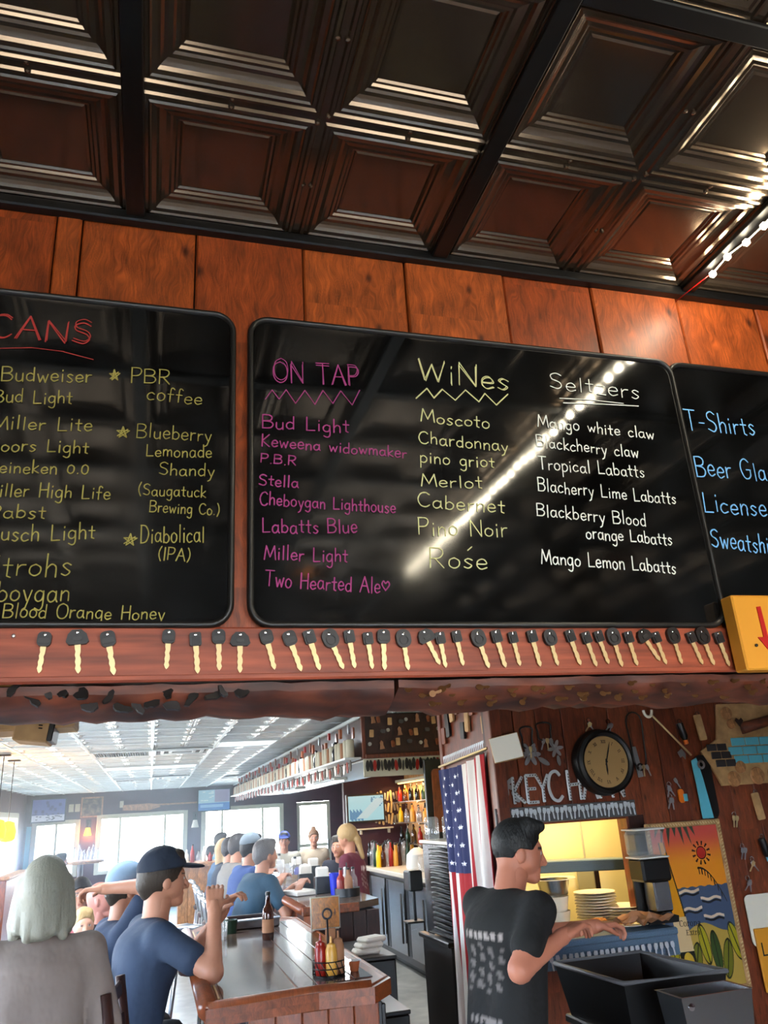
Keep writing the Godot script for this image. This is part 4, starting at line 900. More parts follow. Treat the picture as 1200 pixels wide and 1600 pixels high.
func kitchen() -> void:
	struct("wall_kitchen_back", bb(2.8, 2.4, 0.06, 0.001), M.cream_wall, Vector3(3.25, 1.2, -5.06))
	struct("wall_kitchen_side", bb(0.04, 2.4, 0.80, 0.001), M.cream_wall, Vector3(1.93, 1.2, -4.66))
	var seam := struct("trim_3", bb(0.012, 2.3, 0.008, 0.002), M.window_trim, Vector3(2.74, 1.2, -5.026))
	part(seam, "seam_cover", bb(0.02, 0.05, 0.01, 0.002), M.window_trim, Vector3(0, -0.2, 0.0))
	struct("ceiling_kitchen", bb(2.6, 0.04, 0.76, 0.001), M.cream_wall, Vector3(3.26, 2.345, -4.66))
	var l := thing("kitchen_lamp", "warm round ceiling lamp inside the kitchen", "lamp", Vector3(2.55, 2.26, -4.62))
	glow("kitchen_lamp_glow", Color(1.0, 0.88, 0.62), 5.0)
	part(l, "base", lathe([Vector2(0, 0.06), Vector2(0.15, 0.06), Vector2(0.15, 0.03), Vector2(0, 0.03)], 20), M.window_trim)
	part(l, "light_globe", lathe([Vector2(0.14, 0.03), Vector2(0.12, -0.02), Vector2(0.07, -0.05), Vector2(0, -0.06)], 20), M.kitchen_lamp_glow)
	area(Vector3(0, -0.08, 0), Vector3(-PI / 2, 0, 0), Vector2(0.28, 0.28), Color(1.0, 0.87, 0.60), 3.4, l)
	# the stone pass shelf through the opening, and the blue-grey shelf edge inside
	var p := thing("pass_shelf", "grey speckled pass shelf through the kitchen opening", "shelf", Vector3(2.23, 1.02, -4.22))
	part(p, "slab", bb(0.80, 0.035, 0.50, 0.008), M.blue_stone, Vector3(0, 0, 0.02))
	part(p, "apron", bb(0.80, 0.10, 0.03, 0.004), M.blue_stone, Vector3(0, -0.06, 0.24))
	var s := thing("warming_shelf", "blue-grey speckled shelf edge inside the kitchen with a dark end", "shelf", Vector3(2.66, 1.305, -4.72))
	part(s, "strip", bb(0.84, 0.065, 0.20, 0.006), M.blue_stone, Vector3(-0.20, 0.0, 0), Vector3(0, 0.16, -0.05))
	part(s, "dark_end", bb(0.20, 0.066, 0.20, 0.006), M.dark_wood, Vector3(0.30, -0.03, -0.07), Vector3(0, 0.16, -0.05))
	part(s, "bracket", bb(0.04, 0.30, 0.22, 0.004), M.steel, Vector3(0.0, -0.15, -0.15))
	var sticker := solo("ceiling_dot", "round white smoke detector on the kitchen wall", "detector", lathe([Vector2(0, 0.02), Vector2(0.03, 0.018), Vector2(0.042, 0.0), Vector2(0, 0)], 18), M.ceramic, Vector3(2.72, 1.66, -5.03), Vector3(PI / 2, 0, 0))
	sticker.set_meta("label", "round pale smoke detector on the cream kitchen wall")
	# crockery
	var plate := lathe([Vector2(0, 0.004), Vector2(0.07, 0.004), Vector2(0.115, 0.014), Vector2(0.117, 0.011), Vector2(0.07, 0.0), Vector2(0, 0.0)], 24)
	for k in 10:
		solo("dinner_plate", "cream plate in the tall stack on the kitchen pass", "plate", plate, M.ceramic, Vector3(2.44 + 0.003 * sin(k * 2.0), 1.042 + 0.0145 * k, -4.42), Vector3.ZERO, "tall stack of plates")
	for k in 5:
		solo("oval_platter", "cream platter in the low wide stack on the kitchen pass", "plate", plate, M.ceramic, Vector3(2.56, 1.042 + 0.0145 * k, -4.33 + 0.003 * sin(k * 3.0)), Vector3.ZERO, "low stack of platters")
	var basket := lathe([Vector2(0, 0.0), Vector2(0.07, 0.0), Vector2(0.085, 0.075), Vector2(0.08, 0.075), Vector2(0.066, 0.004), Vector2(0, 0.004)], 20)
	for k in 2:
		solo("paper_tub", ["upper cream paper tub stacked on the pass", "lower cream paper tub on the pass"][k], "tub", basket, M.ceramic, Vector3(2.15, 1.115 - 0.073 * k, -4.36))
	var pan := thing("steel_pan", "round steel pan with a wide rim on top of the paper tubs", "pan", Vector3(2.17, 1.195, -4.38))
	part(pan, "bowl", lathe([Vector2(0, 0), Vector2(0.075, 0.0), Vector2(0.09, 0.075), Vector2(0.085, 0.075), Vector2(0.07, 0.004), Vector2(0, 0.004)], 22), M.steel)
	part(pan, "rim", lathe([Vector2(0.085, 0.078), Vector2(0.125, 0.082), Vector2(0.128, 0.078), Vector2(0.088, 0.074)], 24), M.ceramic)
	# plated food on the ledge
	for k in 2:
		var f := thing("food_plate", ["plate heaped with golden fries on the pass", "oval plate of fried fish in front of the platters"][k], "plate of food", [Vector3(2.29, 1.042, -4.20), Vector3(2.44, 1.042, -4.12)][k])
		part(f, "plate", plate, M.ceramic)
		for q in 14:
			part(f, "fried_piece", tube([Vector3(-0.05 + 0.02 * (q % 5), 0.015 + 0.006 * (q / 5), -0.03 + 0.015 * (q % 4)), Vector3(-0.02 + 0.02 * (q % 5), 0.026 + 0.006 * (q / 5), 0.02 + 0.01 * (q % 3))], 0.009, -1.0, 6), M.fried_food)
	solo("crumpled_paper", "crumpled brown paper lining by the kitchen pass edge", "paper", crumple(), M.brown_paper, Vector3(2.47, 1.075, -4.02))

func crumple() -> ArrayMesh:
	var n := FastNoiseLite.new()
	n.seed = 3
	n.frequency = 9.0
	var st := begin()
	var at := func(i: int, j: int) -> Vector3:
		var x := (i / 10.0 - 0.5) * 0.26
		var z := (j / 10.0 - 0.5) * 0.20
		return Vector3(x, 0.028 * n.get_noise_2d(x, z) * 2.0 + 0.02 * cos(x * 10.0), z)
	for i in 10:
		for j in 10:
			quad(st, at.call(i, j), at.call(i + 1, j), at.call(i + 1, j + 1), at.call(i, j + 1), Vector3(0, -5, 0))
			quad(st, at.call(i, j) - Vector3(0, 0.003, 0), at.call(i + 1, j) - Vector3(0, 0.003, 0), at.call(i + 1, j + 1) - Vector3(0, 0.003, 0), at.call(i, j + 1) - Vector3(0, 0.003, 0), Vector3(0, 5, 0))
	return done(st)

# the short return wall with the flag
func side_wall() -> void:
	var w := struct("wall_return", bb(0.08, 2.4, 0.85, 0.001), M.wall_plank_1, Vector3(1.86, 1.2, -4.63))
	part(w, "edge_post", bb(0.05, 2.4, 0.05, 0.004), M.wall_plank_0, Vector3(-0.03, 0, -0.40))
	# the flag's print: stripes running down, blue field with stars at the top
	var im := Image.create(260, 420, false, Image.FORMAT_RGB8)
	for k in 13:
		im.fill_rect(Rect2i(k * 20, 0, 20, 420), Color(0.66, 0.05, 0.10) if k % 2 == 0 else Color(0.90, 0.87, 0.84))
	im.fill_rect(Rect2i(0, 0, 140, 168), Color(0.08, 0.12, 0.33))
	for row in 11:
		for col in 9:
			if (row + col) % 2:
				continue
			var c := Vector2(14 + 14 * col, 15 + 13.8 * row)
			for y in range(-6, 7):
				for x in range(-6, 7):
					var a := atan2(x, -y)
					var seg := fmod(a + TAU + PI / 5.0, TAU / 5.0) - PI / 5.0
					if Vector2(x, y).length() < 1.8 / maxf(0.4, cos(PI / 2.5 - absf(seg))):
						im.set_pixel(int(c.x) + x, int(c.y) + y, Color(0.92, 0.92, 0.92))
	var cloth := mat("flag_cloth", Color(1, 1, 1), 0.75)
	cloth.albedo_texture = ImageTexture.create_from_image(im)
	cloth.texture_repeat = false
	cloth.backlight_enabled = true
	cloth.backlight = Color(0.25, 0.22, 0.22)
	var st := SurfaceTool.new()
	st.begin(Mesh.PRIMITIVE_TRIANGLES)
	st.set_smooth_group(0)
	var nu := 60
	var nv := 40
	var at := func(i: int, j: int) -> Vector3:
		var u := float(i) / nu
		var v := float(j) / nv
		var gather := 1.0 - 0.10 * v * (1.0 - v) - 0.04 * v
		var z := -5.02 + 0.78 * (0.5 + (u - 0.5) * gather) - 0.02 * v
		var fold := 0.022 * sin(u * 34.0 + 2.0 * v) + 0.012 * sin(u * 61.0 + 4.0 * v)
		return Vector3(1.775 + fold * (0.5 + 0.6 * v), 1.905 + 0.05 * u - 0.02 * sin(u * PI) - 1.48 * v, z)
	for i in nu:
		for j in nv:
			for e in [[i, j], [i + 1, j], [i + 1, j + 1], [i, j], [i + 1, j + 1], [i, j + 1]]:
				st.set_uv(Vector2(float(e[0]) / nu, float(e[1]) / nv))
				st.add_vertex(at.call(e[0], e[1]))
	var flag := thing("flag", "striped flag with white stars on blue hanging down the side wall", "flag", Vector3.ZERO)
	part(flag, "cloth", done(st), cloth)
	part(flag, "hanging_rod", tube([Vector3(1.79, 1.925, -5.04), Vector3(1.79, 1.975, -4.22)], 0.008), M.brass)
	# a row of chain links and keys above the flag
	for k in 26:
		solo("chain_key", "small silver key on the chain above the flag", "key", prism([Vector2(-0.006, 0.02), Vector2(0.006, 0.02), Vector2(0.006, 0.006), Vector2(0.003, 0.002), Vector2(0.003, -0.022), Vector2(-0.002, -0.025), Vector2(-0.003, 0.002), Vector2(-0.006, 0.006)], 0.003), M.silver, Vector3(1.812, 1.965 + 0.0017 * k, -5.0 + 0.029 * k), Vector3(0, -PI / 2 + 0.3, 0.1 * sin(k * 1.1)), "keys on the chain above the flag")
	for k in 9:
		solo("red_trinket", ["rust wooden plaque hung above the flag", "dark cord loop tag above the flag", "tan label tag above the flag"][k % 3], "trinket", prism(round_rect(0.06, 0.10 + 0.05 * (k % 2), 0.01, 3), 0.014), [M.wall_plank_2, M.key_black, M.plywood][k % 3], Vector3(1.808, 2.11 + 0.06 * ((k * 5) % 4), -4.95 + 0.085 * k), Vector3(0, -PI / 2, 0.1 * sin(k)), "plaques above the flag")

func flower(label: String, at: Vector3, size: float, turn: float) -> void:
	var f := thing("spoon_flower", label, "ornament", at)
	f.rotation.z = turn
	var petal := prism(ellipse(size * 0.11, size * 0.26, 14), 0.004)
	for k in 6:
		var a := TAU * k / 6
		part(f, "petal", petal, M.silver, Vector3(-sin(a) * size * 0.30, cos(a) * size * 0.30, 0.004), Vector3(0.15, 0, a))
	part(f, "hub", lathe([Vector2(0, 0.008), Vector2(size * 0.06, 0.005), Vector2(size * 0.07, 0), Vector2(0, 0)], 12), M.silver, Vector3(0, 0, 0.006), Vector3(PI / 2, 0, 0))
	part(f, "leaf", prism(ellipse(size * 0.12, size * 0.32, 14), 0.004), M.silver, Vector3(size * 0.42, -size * 0.62, 0.003), Vector3(0, 0, 0.5))

func wall_decor() -> void:
	var z := CLOCK + 0.012
	# letters cut from key-covered strips
	var spots := {"K": [1.900, 0.135], "E": [1.985, 0.140], "Y": [2.045, 0.140], "C": [2.118, 0.155], "H": [2.235, 0.155], "A": [2.325, 0.150], "I": [2.420, 0.15], "N": [2.505, 0.145]}
	for ch in spots:
		var t := thing("sign_letter", "letter %s made of silver keys on the plank wall" % ch, "letter", Vector3(spots[ch][0], 1.678, z))
		var h: float = spots[ch][1]
		for s in strokes_of(ch):
			for i in s.size() - 1:
				var a: Vector2 = s[i] * h
				var b: Vector2 = s[i + 1] * h
				a.x *= 0.75
				b.x *= 0.75
				var d := b - a
				part(t, "key_strip", bb(d.length() + 0.006, 0.017, 0.010, 0.003), M.key_white, Vector3((a.x + b.x) / 2.0, (a.y + b.y) / 2.0, 0.006), Vector3(0, 0, d.angle()))
				if d.length() > 0.05:
					for q in int(d.length() / 0.016):
						var m: Vector2 = a.lerp(b, (q + 0.5) * 0.016 / d.length())
						part(t, "key_tooth", bb(0.008, 0.005, 0.003, 0.001), M.key_grey, Vector3(m.x + 0.002, m.y, 0.0125), Vector3(0, 0, d.angle() + 0.7))
	flower("silver spoon flower beside the letter K", Vector3(1.862, 1.775, z), 0.11, 0.1)
	flower("silver spoon flower above the letter Y", Vector3(2.03, 1.930, z), 0.12, 0.5)
	flower("silver spoon flower tucked beside the clock", Vector3(2.19, 1.955, z), 0.09, -0.4)
	# the strip of keys over the opening, and another under the shelf
	solo("key_strip_board", "grey board above the kitchen opening lined with keys", "board", bb(0.86, 0.085, 0.016, 0.003), M.grey_plastic, Vector3(2.21, 1.615, z + 0.006))
	var key := prism([Vector2(-0.008, 0.032), Vector2(0.008, 0.032), Vector2(0.011, 0.02), Vector2(0.008, 0.006), Vector2(0.004, 0.002), Vector2(0.004, -0.030), Vector2(0.0, -0.034), Vector2(-0.003, -0.028), Vector2(-0.003, 0.002), Vector2(-0.008, 0.006), Vector2(-0.011, 0.02)], 0.004)
	for k in 32:
		solo("row_key", "silver key in the row above the kitchen opening", "key", key, M.key_white, Vector3(1.80 + 0.0265 * k, 1.615 + 0.005 * sin(k * 2.2), z + 0.018), Vector3(0, 0, 0.16 * sin(k * 1.7)), "keys above the kitchen opening")
	for k in 22:
		solo("shelf_key", "silver key in the row under the pass shelf", "key", key, M.key_white, Vector3(1.86 + 0.034 * k, 0.948, -3.938), Vector3(0, 0, 0.14 * sin(k * 1.3)), "keys under the pass shelf")
	# slanted white block
	var wb := thing("slanted_box", "white-faced wooden block hung at a slant beside the flag", "box", Vector3(1.872, 1.966, z + 0.045))
	wb.rotation = Vector3(0, -0.45, 0.16)
	part(wb, "block", bb(0.165, 0.135, 0.075, 0.004), M.plywood)
	part(wb, "white_face", bb(0.158, 0.128, 0.004, 0.001), M.paper, Vector3(0, 0, 0.039))
	# clock
	var c := thing("wall_clock", "round black wall clock with a tan face and roman numerals", "clock", Vector3(2.463, 1.868, z))
	part(c, "case", lathe([Vector2(0, 0), Vector2(0.180, 0), Vector2(0.182, 0.02), Vector2(0.170, 0.045), Vector2(0.176, 0.055), Vector2(0.172, 0.075), Vector2(0.156, 0.085), Vector2(0.142, 0.078), Vector2(0.138, 0.062), Vector2(0, 0.062)], 48), M.black_plastic, Vector3.ZERO, Vector3(PI / 2, 0, 0))
	part(c, "dial", lathe([Vector2(0, 0.0655), Vector2(0.139, 0.0655), Vector2(0.139, 0.060)], 40), M.clock_face, Vector3.ZERO, Vector3(PI / 2, 0, 0))
	var roman := ["XII", "I", "II", "III", "IV", "V", "VI", "VII", "VIII", "IX", "X", "XI"]
	for k in 12:
		var a := TAU * k / 12
		lettering(c, roman[k], 0.017, M.ink, Vector3(sin(a) * 0.108, cos(a) * 0.108, 0.0662), Vector3(0, 0, -a), true).name = "numeral"
	part(c, "hour_hand", prism([Vector2(-0.003, -0.015), Vector2(0.003, -0.015), Vector2(0.005, 0.045), Vector2(0, 0.072), Vector2(-0.005, 0.045)], 0.002), M.ink, Vector3(0, 0, 0.069), Vector3(0, 0, PI - 0.02))
	part(c, "minute_hand", prism([Vector2(-0.0025, -0.02), Vector2(0.0025, -0.02), Vector2(0.004, 0.06), Vector2(0, 0.112), Vector2(-0.004, 0.06)], 0.002), M.ink, Vector3(0, 0, 0.0715), Vector3(0, 0, -0.35))
	part(c, "hub", lathe([Vector2(0, 0.004), Vector2(0.007, 0.002), Vector2(0.007, 0), Vector2(0, 0)], 12), M.ink, Vector3(0, 0, 0.072), Vector3(PI / 2, 0, 0))
	# loops of black cord with keys
	for k in 3:
		var loop := []
		var o: Vector3 = [Vector3(2.72, 1.98, z + 0.01), Vector3(2.02, 2.02, z + 0.01), Vector3(2.13, 2.05, z + 0.01)][k]
		for q in 25:
			var a := TAU * q / 24
			loop.append(Vector3(sin(a) * [0.055, 0.04, 0.05][k] + 0.01 * sin(a * 3.0), cos(a) * [0.16, 0.06, 0.05][k], 0.008 * sin(a * 2.0)))
		var cl := thing("cord_loop", ["long black cord loop with keys beside the clock", "black cord loop over the spoon flower", "black cord ring above the letter C"][k], "cord", o)
		part(cl, "cord", tube(loop, 0.005), M.black_plastic)
		for q in 3:
			part(cl, "key", key, [M.silver, M.brass, M.silver][q], Vector3(-0.02 + 0.03 * q, -[0.17, 0.08, 0.07][k], 0.006), Vector3(0, 0, -0.4 + 0.35 * q))
	var bd := thing("bottle_opener", "flat blue-grey opener with a dark round head on the planks", "opener", Vector3(2.70, 1.86, z + 0.006))
	part(bd, "blade", bb(0.035, 0.17, 0.006, 0.002), M.silver, Vector3(0, 0, 0), Vector3(0, 0, 0.12))
	part(bd, "eye", lathe([Vector2(0.022, 0.004), Vector2(0.014, 0.004), Vector2(0.014, -0.004), Vector2(0.022, -0.004), Vector2(0.022, 0.004)], 16), M.black_metal, Vector3(0.012, -0.03, 0.008), Vector3(PI / 2, 0, 0))
	# crank rod
	var rod := thing("crank_rod", "long thin brass rod with a white hook crossing the planks", "rod", Vector3.ZERO)
	part(rod, "shaft", tube([Vector3(2.84, 2.115, -4.16), Vector3(3.057, 1.88, -4.16)], 0.006), M.brass)
	var hook := []
	for q in 13:
		hook.append(Vector3(2.814, 2.138, -4.16) + Vector3(cos(PI + PI * q / 12.0) * 0.028, sin(PI + PI * q / 12.0) * 0.04 + 0.01, 0))
	part(rod, "hook", tube(hook, 0.009), M.ceramic)
	part(rod, "bit", prism([Vector2(-0.03, 0.01), Vector2(0.0, 0.03), Vector2(0.02, 0.0), Vector2(0.015, -0.03), Vector2(0.0, -0.012), Vector2(-0.018, -0.02)], 0.006), M.silver, Vector3(3.001, 1.89, -4.165))
	# opener paddle with a black grip
	var op := thing("paddle_opener", "long teal and black paddle opener on the planks above the poster", "opener", Vector3(3.115, 1.70, z + 0.004))
	part(op, "black_back", prism(round_rect(0.105, 0.36, 0.05, 5), 0.01), M.black_plastic, Vector3(0.022, 0, 0))
	part(op, "teal_front", prism([Vector2(-0.055, 0.15), Vector2(-0.02, 0.165), Vector2(0.0, 0.05), Vector2(0.022, -0.17), Vector2(-0.05, -0.17), Vector2(-0.05, 0.02)], 0.008), M.teal_paint, Vector3(0, 0, 0.010))
	part(op, "steel_eye", lathe([Vector2(0.026, 0.005), Vector2(0.012, 0.005), Vector2(0.012, -0.003), Vector2(0.026, -0.003), Vector2(0.026, 0.005)], 16), M.chrome, Vector3(0.0, 0.125, 0.016), Vector3(PI / 2, 0, 0))
	# keychains
	var kc := thing("orange_keychain", "orange keychain with a teal tag hanging on the planks", "keychain", Vector3(2.955, 1.66, z + 0.004))
	part(kc, "fob", prism(round_rect(0.034, 0.075, 0.014, 4), 0.012), M.orange_plastic)
	part(kc, "tag", prism(round_rect(0.024, 0.04, 0.004, 3), 0.006), M.teal_paint, Vector3(0.022, -0.01, 0.008))
	part(kc, "key", key, M.silver, Vector3(-0.01, 0.07, 0), Vector3(0, 0, 0.5))
	for k in 12:
		var p: Vector3 = [Vector3(2.876, 1.652, -4.18), Vector3(2.425, 2.093, -4.18), Vector3(2.549, 2.082, -4.18), Vector3(3.034, 2.067, -4.18), Vector3(3.169, 2.108, -4.18), Vector3(3.283, 1.531, -4.18), Vector3(3.295, 1.358, -4.18), Vector3(3.343, 1.287, -4.18), Vector3(3.286, 1.191, -4.18), Vector3(3.441, 1.4, -4.18), Vector3(2.882, 1.718, -4.18), Vector3(3.463, 1.645, -4.18)][k]
		var t := thing("wall_keychain", ["silver key hanging beside the orange keychain", "chrome ring of keys above the clock", "dark key ring above the clock rim", "black flashlight keychain under the beam", "pale wooden tag under the beam", "round steel bolt key above the poster corner", "bent silver key beside the poster", "cluster of silver pins beside the poster", "long thin nail key beside the poster", "black clip with a teal tab on the planks", "small silver key over the orange keychain", "white key tag below the driftwood sign"][k], "keychain", p)
		part(t, "ring", lathe([Vector2(0.014, 0.002), Vector2(0.011, 0.002), Vector2(0.011, -0.002), Vector2(0.014, -0.002), Vector2(0.014, 0.002)], 14), M.chrome, Vector3(0, 0.01, 0), Vector3(PI / 2, 0, 0))
		if k in [3, 9]:
			part(t, "body", lathe([Vector2(0, 0.05), Vector2(0.02, 0.05), Vector2(0.022, -0.03), Vector2(0.014, -0.05), Vector2(0, -0.05)], 14), M.black_plastic, Vector3(0, -0.05, 0.01), Vector3(0, 0, 0.2))
			part(t, "tip", lathe([Vector2(0, 0.014), Vector2(0.014, 0.012), Vector2(0.014, -0.012), Vector2(0, -0.014)], 14), M.orange_plastic if k == 3 else M.teal_paint, Vector3(0.01, -0.11, 0.01), Vector3(0, 0, 0.2))
		elif k == 4 or k == 11:
			part(t, "tag", prism(round_rect(0.05, 0.15, 0.008, 3), 0.01), M.plywood, Vector3(0, -0.07, 0.002), Vector3(0, 0, 0.1))
		else:
			part(t, "key", key, M.silver if k != 5 else M.brass, Vector3(0.01, -0.03, 0.003), Vector3(0, 0, 0.6 * sin(k * 2.0)))
			part(t, "second_key", key, M.brass if k % 2 else M.silver, Vector3(-0.012, -0.028, 0.006), Vector3(0, 0, -0.5 - 0.3 * sin(k * 1.0)))
	# driftwood sign with painted bricks and wood slices
	var d := thing("driftwood_sign", "pale plywood sign with slate and blue bricks and wood slices", "sign", Vector3(3.42, 1.90, z + 0.006))
	part(d, "panel", prism([Vector2(-0.28, 0.0), Vector2(-0.15, 0.065), Vector2(-0.10, 0.27), Vector2(0.36, 0.27), Vector2(0.36, -0.20), Vector2(-0.175, -0.20), Vector2(-0.23, -0.085)], 0.016), M.plywood)
	for row in 3:
		for k in 2:
			part(d, "slate_brick", bb(0.066, 0.040, 0.010, 0.003), M.slate_paint, Vector3(-0.205 + 0.072 * k + 0.022 * row, 0.018 - 0.046 * row, 0.012))
		for k in 4:
			part(d, "blue_brick", bb(0.096, 0.046, 0.010, 0.003), M.teal_paint, Vector3(-0.01 + 0.102 * k - 0.03 * (row % 2), 0.045 - 0.052 * row, 0.012))
	for q in [[-0.03, -0.10, 0.038], [-0.09, -0.165, 0.045], [0.08, -0.155, 0.05], [0.20, -0.15, 0.045], [-0.05, 0.215, 0.04], [-0.03, 0.15, 0.03]]:
		part(d, "wood_slice", lathe([Vector2(0, 0.012), Vector2(q[2] * 0.92, 0.012), Vector2(q[2], 0.006), Vector2(q[2], 0), Vector2(0, 0)], 18), M.pine, Vector3(q[0], q[1], 0.006), Vector3(PI / 2, 0, 0))
	part(d, "log", tube([Vector3(0.03, 0.12, 0.02), Vector3(0.18, 0.15, 0.03), Vector3(0.36, 0.19, 0.02)], 0.035, 0.03, 10), M.beam_wood)
	part(d, "steel_heart", prism([Vector2(0, -0.03), Vector2(-0.03, 0.01), Vector2(-0.018, 0.028), Vector2(0, 0.015), Vector2(0.018, 0.028), Vector2(0.03, 0.01)], 0.006), M.chrome, Vector3(0.01, 0.155, 0.035))

func poster_tex() -> ImageTexture:
	var w := 240
	var h := 420
	var im := Image.create(w, h, false, Image.FORMAT_RGB8)
	for y in h:
		for x in w:
			var v := float(y) / h
			var u := float(x) / w
			var c := Color(0.78, 0.30, 0.26).lerp(Color(0.90, 0.55, 0.14), smoothstep(0.03, 0.24, v))
			if v > 0.385 + 0.004 * sin(u * 50.0):
				c = Color(0.26, 0.32, 0.42)
			if v > 0.64 + 0.03 * sin(u * 9.0):
				c = Color(0.70, 0.58, 0.26)
			# waves
			for k in 4:
				var wy := 0.41 + 0.055 * k
				var wx := 0.42 + 0.30 * (k % 2)
				if absf(v - wy - 0.006 * sin(u * 30.0)) < 0.009 and absf(u - wx) < 0.15:
					c = Color(0.86, 0.76, 0.64)
				elif absf(v - wy - 0.02 - 0.006 * sin(u * 30.0)) < 0.006 and absf(u - wx) < 0.14:
					c = Color(0.05, 0.06, 0.08)
			# sun with rays
			var s := Vector2((u - 0.70) * w, (v - 0.175) * h)
			var l := s.length()
			if l < 18.0:
				c = Color(0.74, 0.16, 0.13) if l < 15.5 else Color(0.15, 0.05, 0.03)
			elif l > 21.0 and l < 33.0 and absf(fmod(s.angle() + TAU, TAU / 12.0) - TAU / 24.0) < 0.09:
				c = Color(0.16, 0.07, 0.04)
			# fronds hanging from the top
			for k in 7:
				var fx := 0.10 + 0.085 * k
				var fall := 0.06 + 0.07 * absf(sin(k * 2.1))
				if v < fall and absf(u - fx - v * (0.25 * (k - 3)) ) < 0.028 * (1.0 - v / fall):
					c = Color(0.22, 0.26, 0.20)
			# palm arching in from the right
			var py := 0.27 + 0.35 * (u - 0.62) * (u - 0.62) * 6.0
			if u > 0.6 and u < 0.95 and absf(v - py) < 0.006:
				c = Color(0.08, 0.05, 0.03)
			if u > 0.60 and u < 0.92 and v > py and v < py + 0.04 and fmod(u * 26.0, 1.0) < 0.35:
				c = Color(0.08, 0.05, 0.03)
			# leaves at the bottom
			for k in 7:
				var q := Vector2(u - (0.06 + 0.15 * k), v - (0.74 + 0.05 * (k % 3)))
				q = q.rotated(0.5 * sin(k * 2.3))
				var e := (q / Vector2(0.07, 0.13)).length()
				if e < 1.0:
					c = [Color(0.62, 0.58, 0.12), Color(0.20, 0.28, 0.12), Color(0.42, 0.42, 0.12)][k % 3]
					if e > 0.9 or absf(q.x) < 0.006:
						c = Color(0.07, 0.08, 0.04)
			# bottle: golden neck widening to a dark shouldered body with a pale label
			var half := lerpf(0.045, 0.10, smoothstep(0.10, 0.62, v))
			var mid := 0.12 + 0.16 * v
			if v > 0.09 and absf(u - mid) < half:
				c = Color(0.84, 0.56, 0.08) if v < 0.62 else Color(0.05, 0.07, 0.07)
				if absf(u - mid) > half - 0.016:
					c = Color(0.07, 0.05, 0.03)
				if v > 0.56 and v < 0.77:
					c = Color(0.82, 0.70, 0.52)
				if Vector2((u - mid) / 0.07, (v - 0.83) / 0.055).length() < 1.0:
					c = Color(0.80, 0.66, 0.22)
			im.set_pixel(x, y, c)
	return ImageTexture.create_from_image(im)

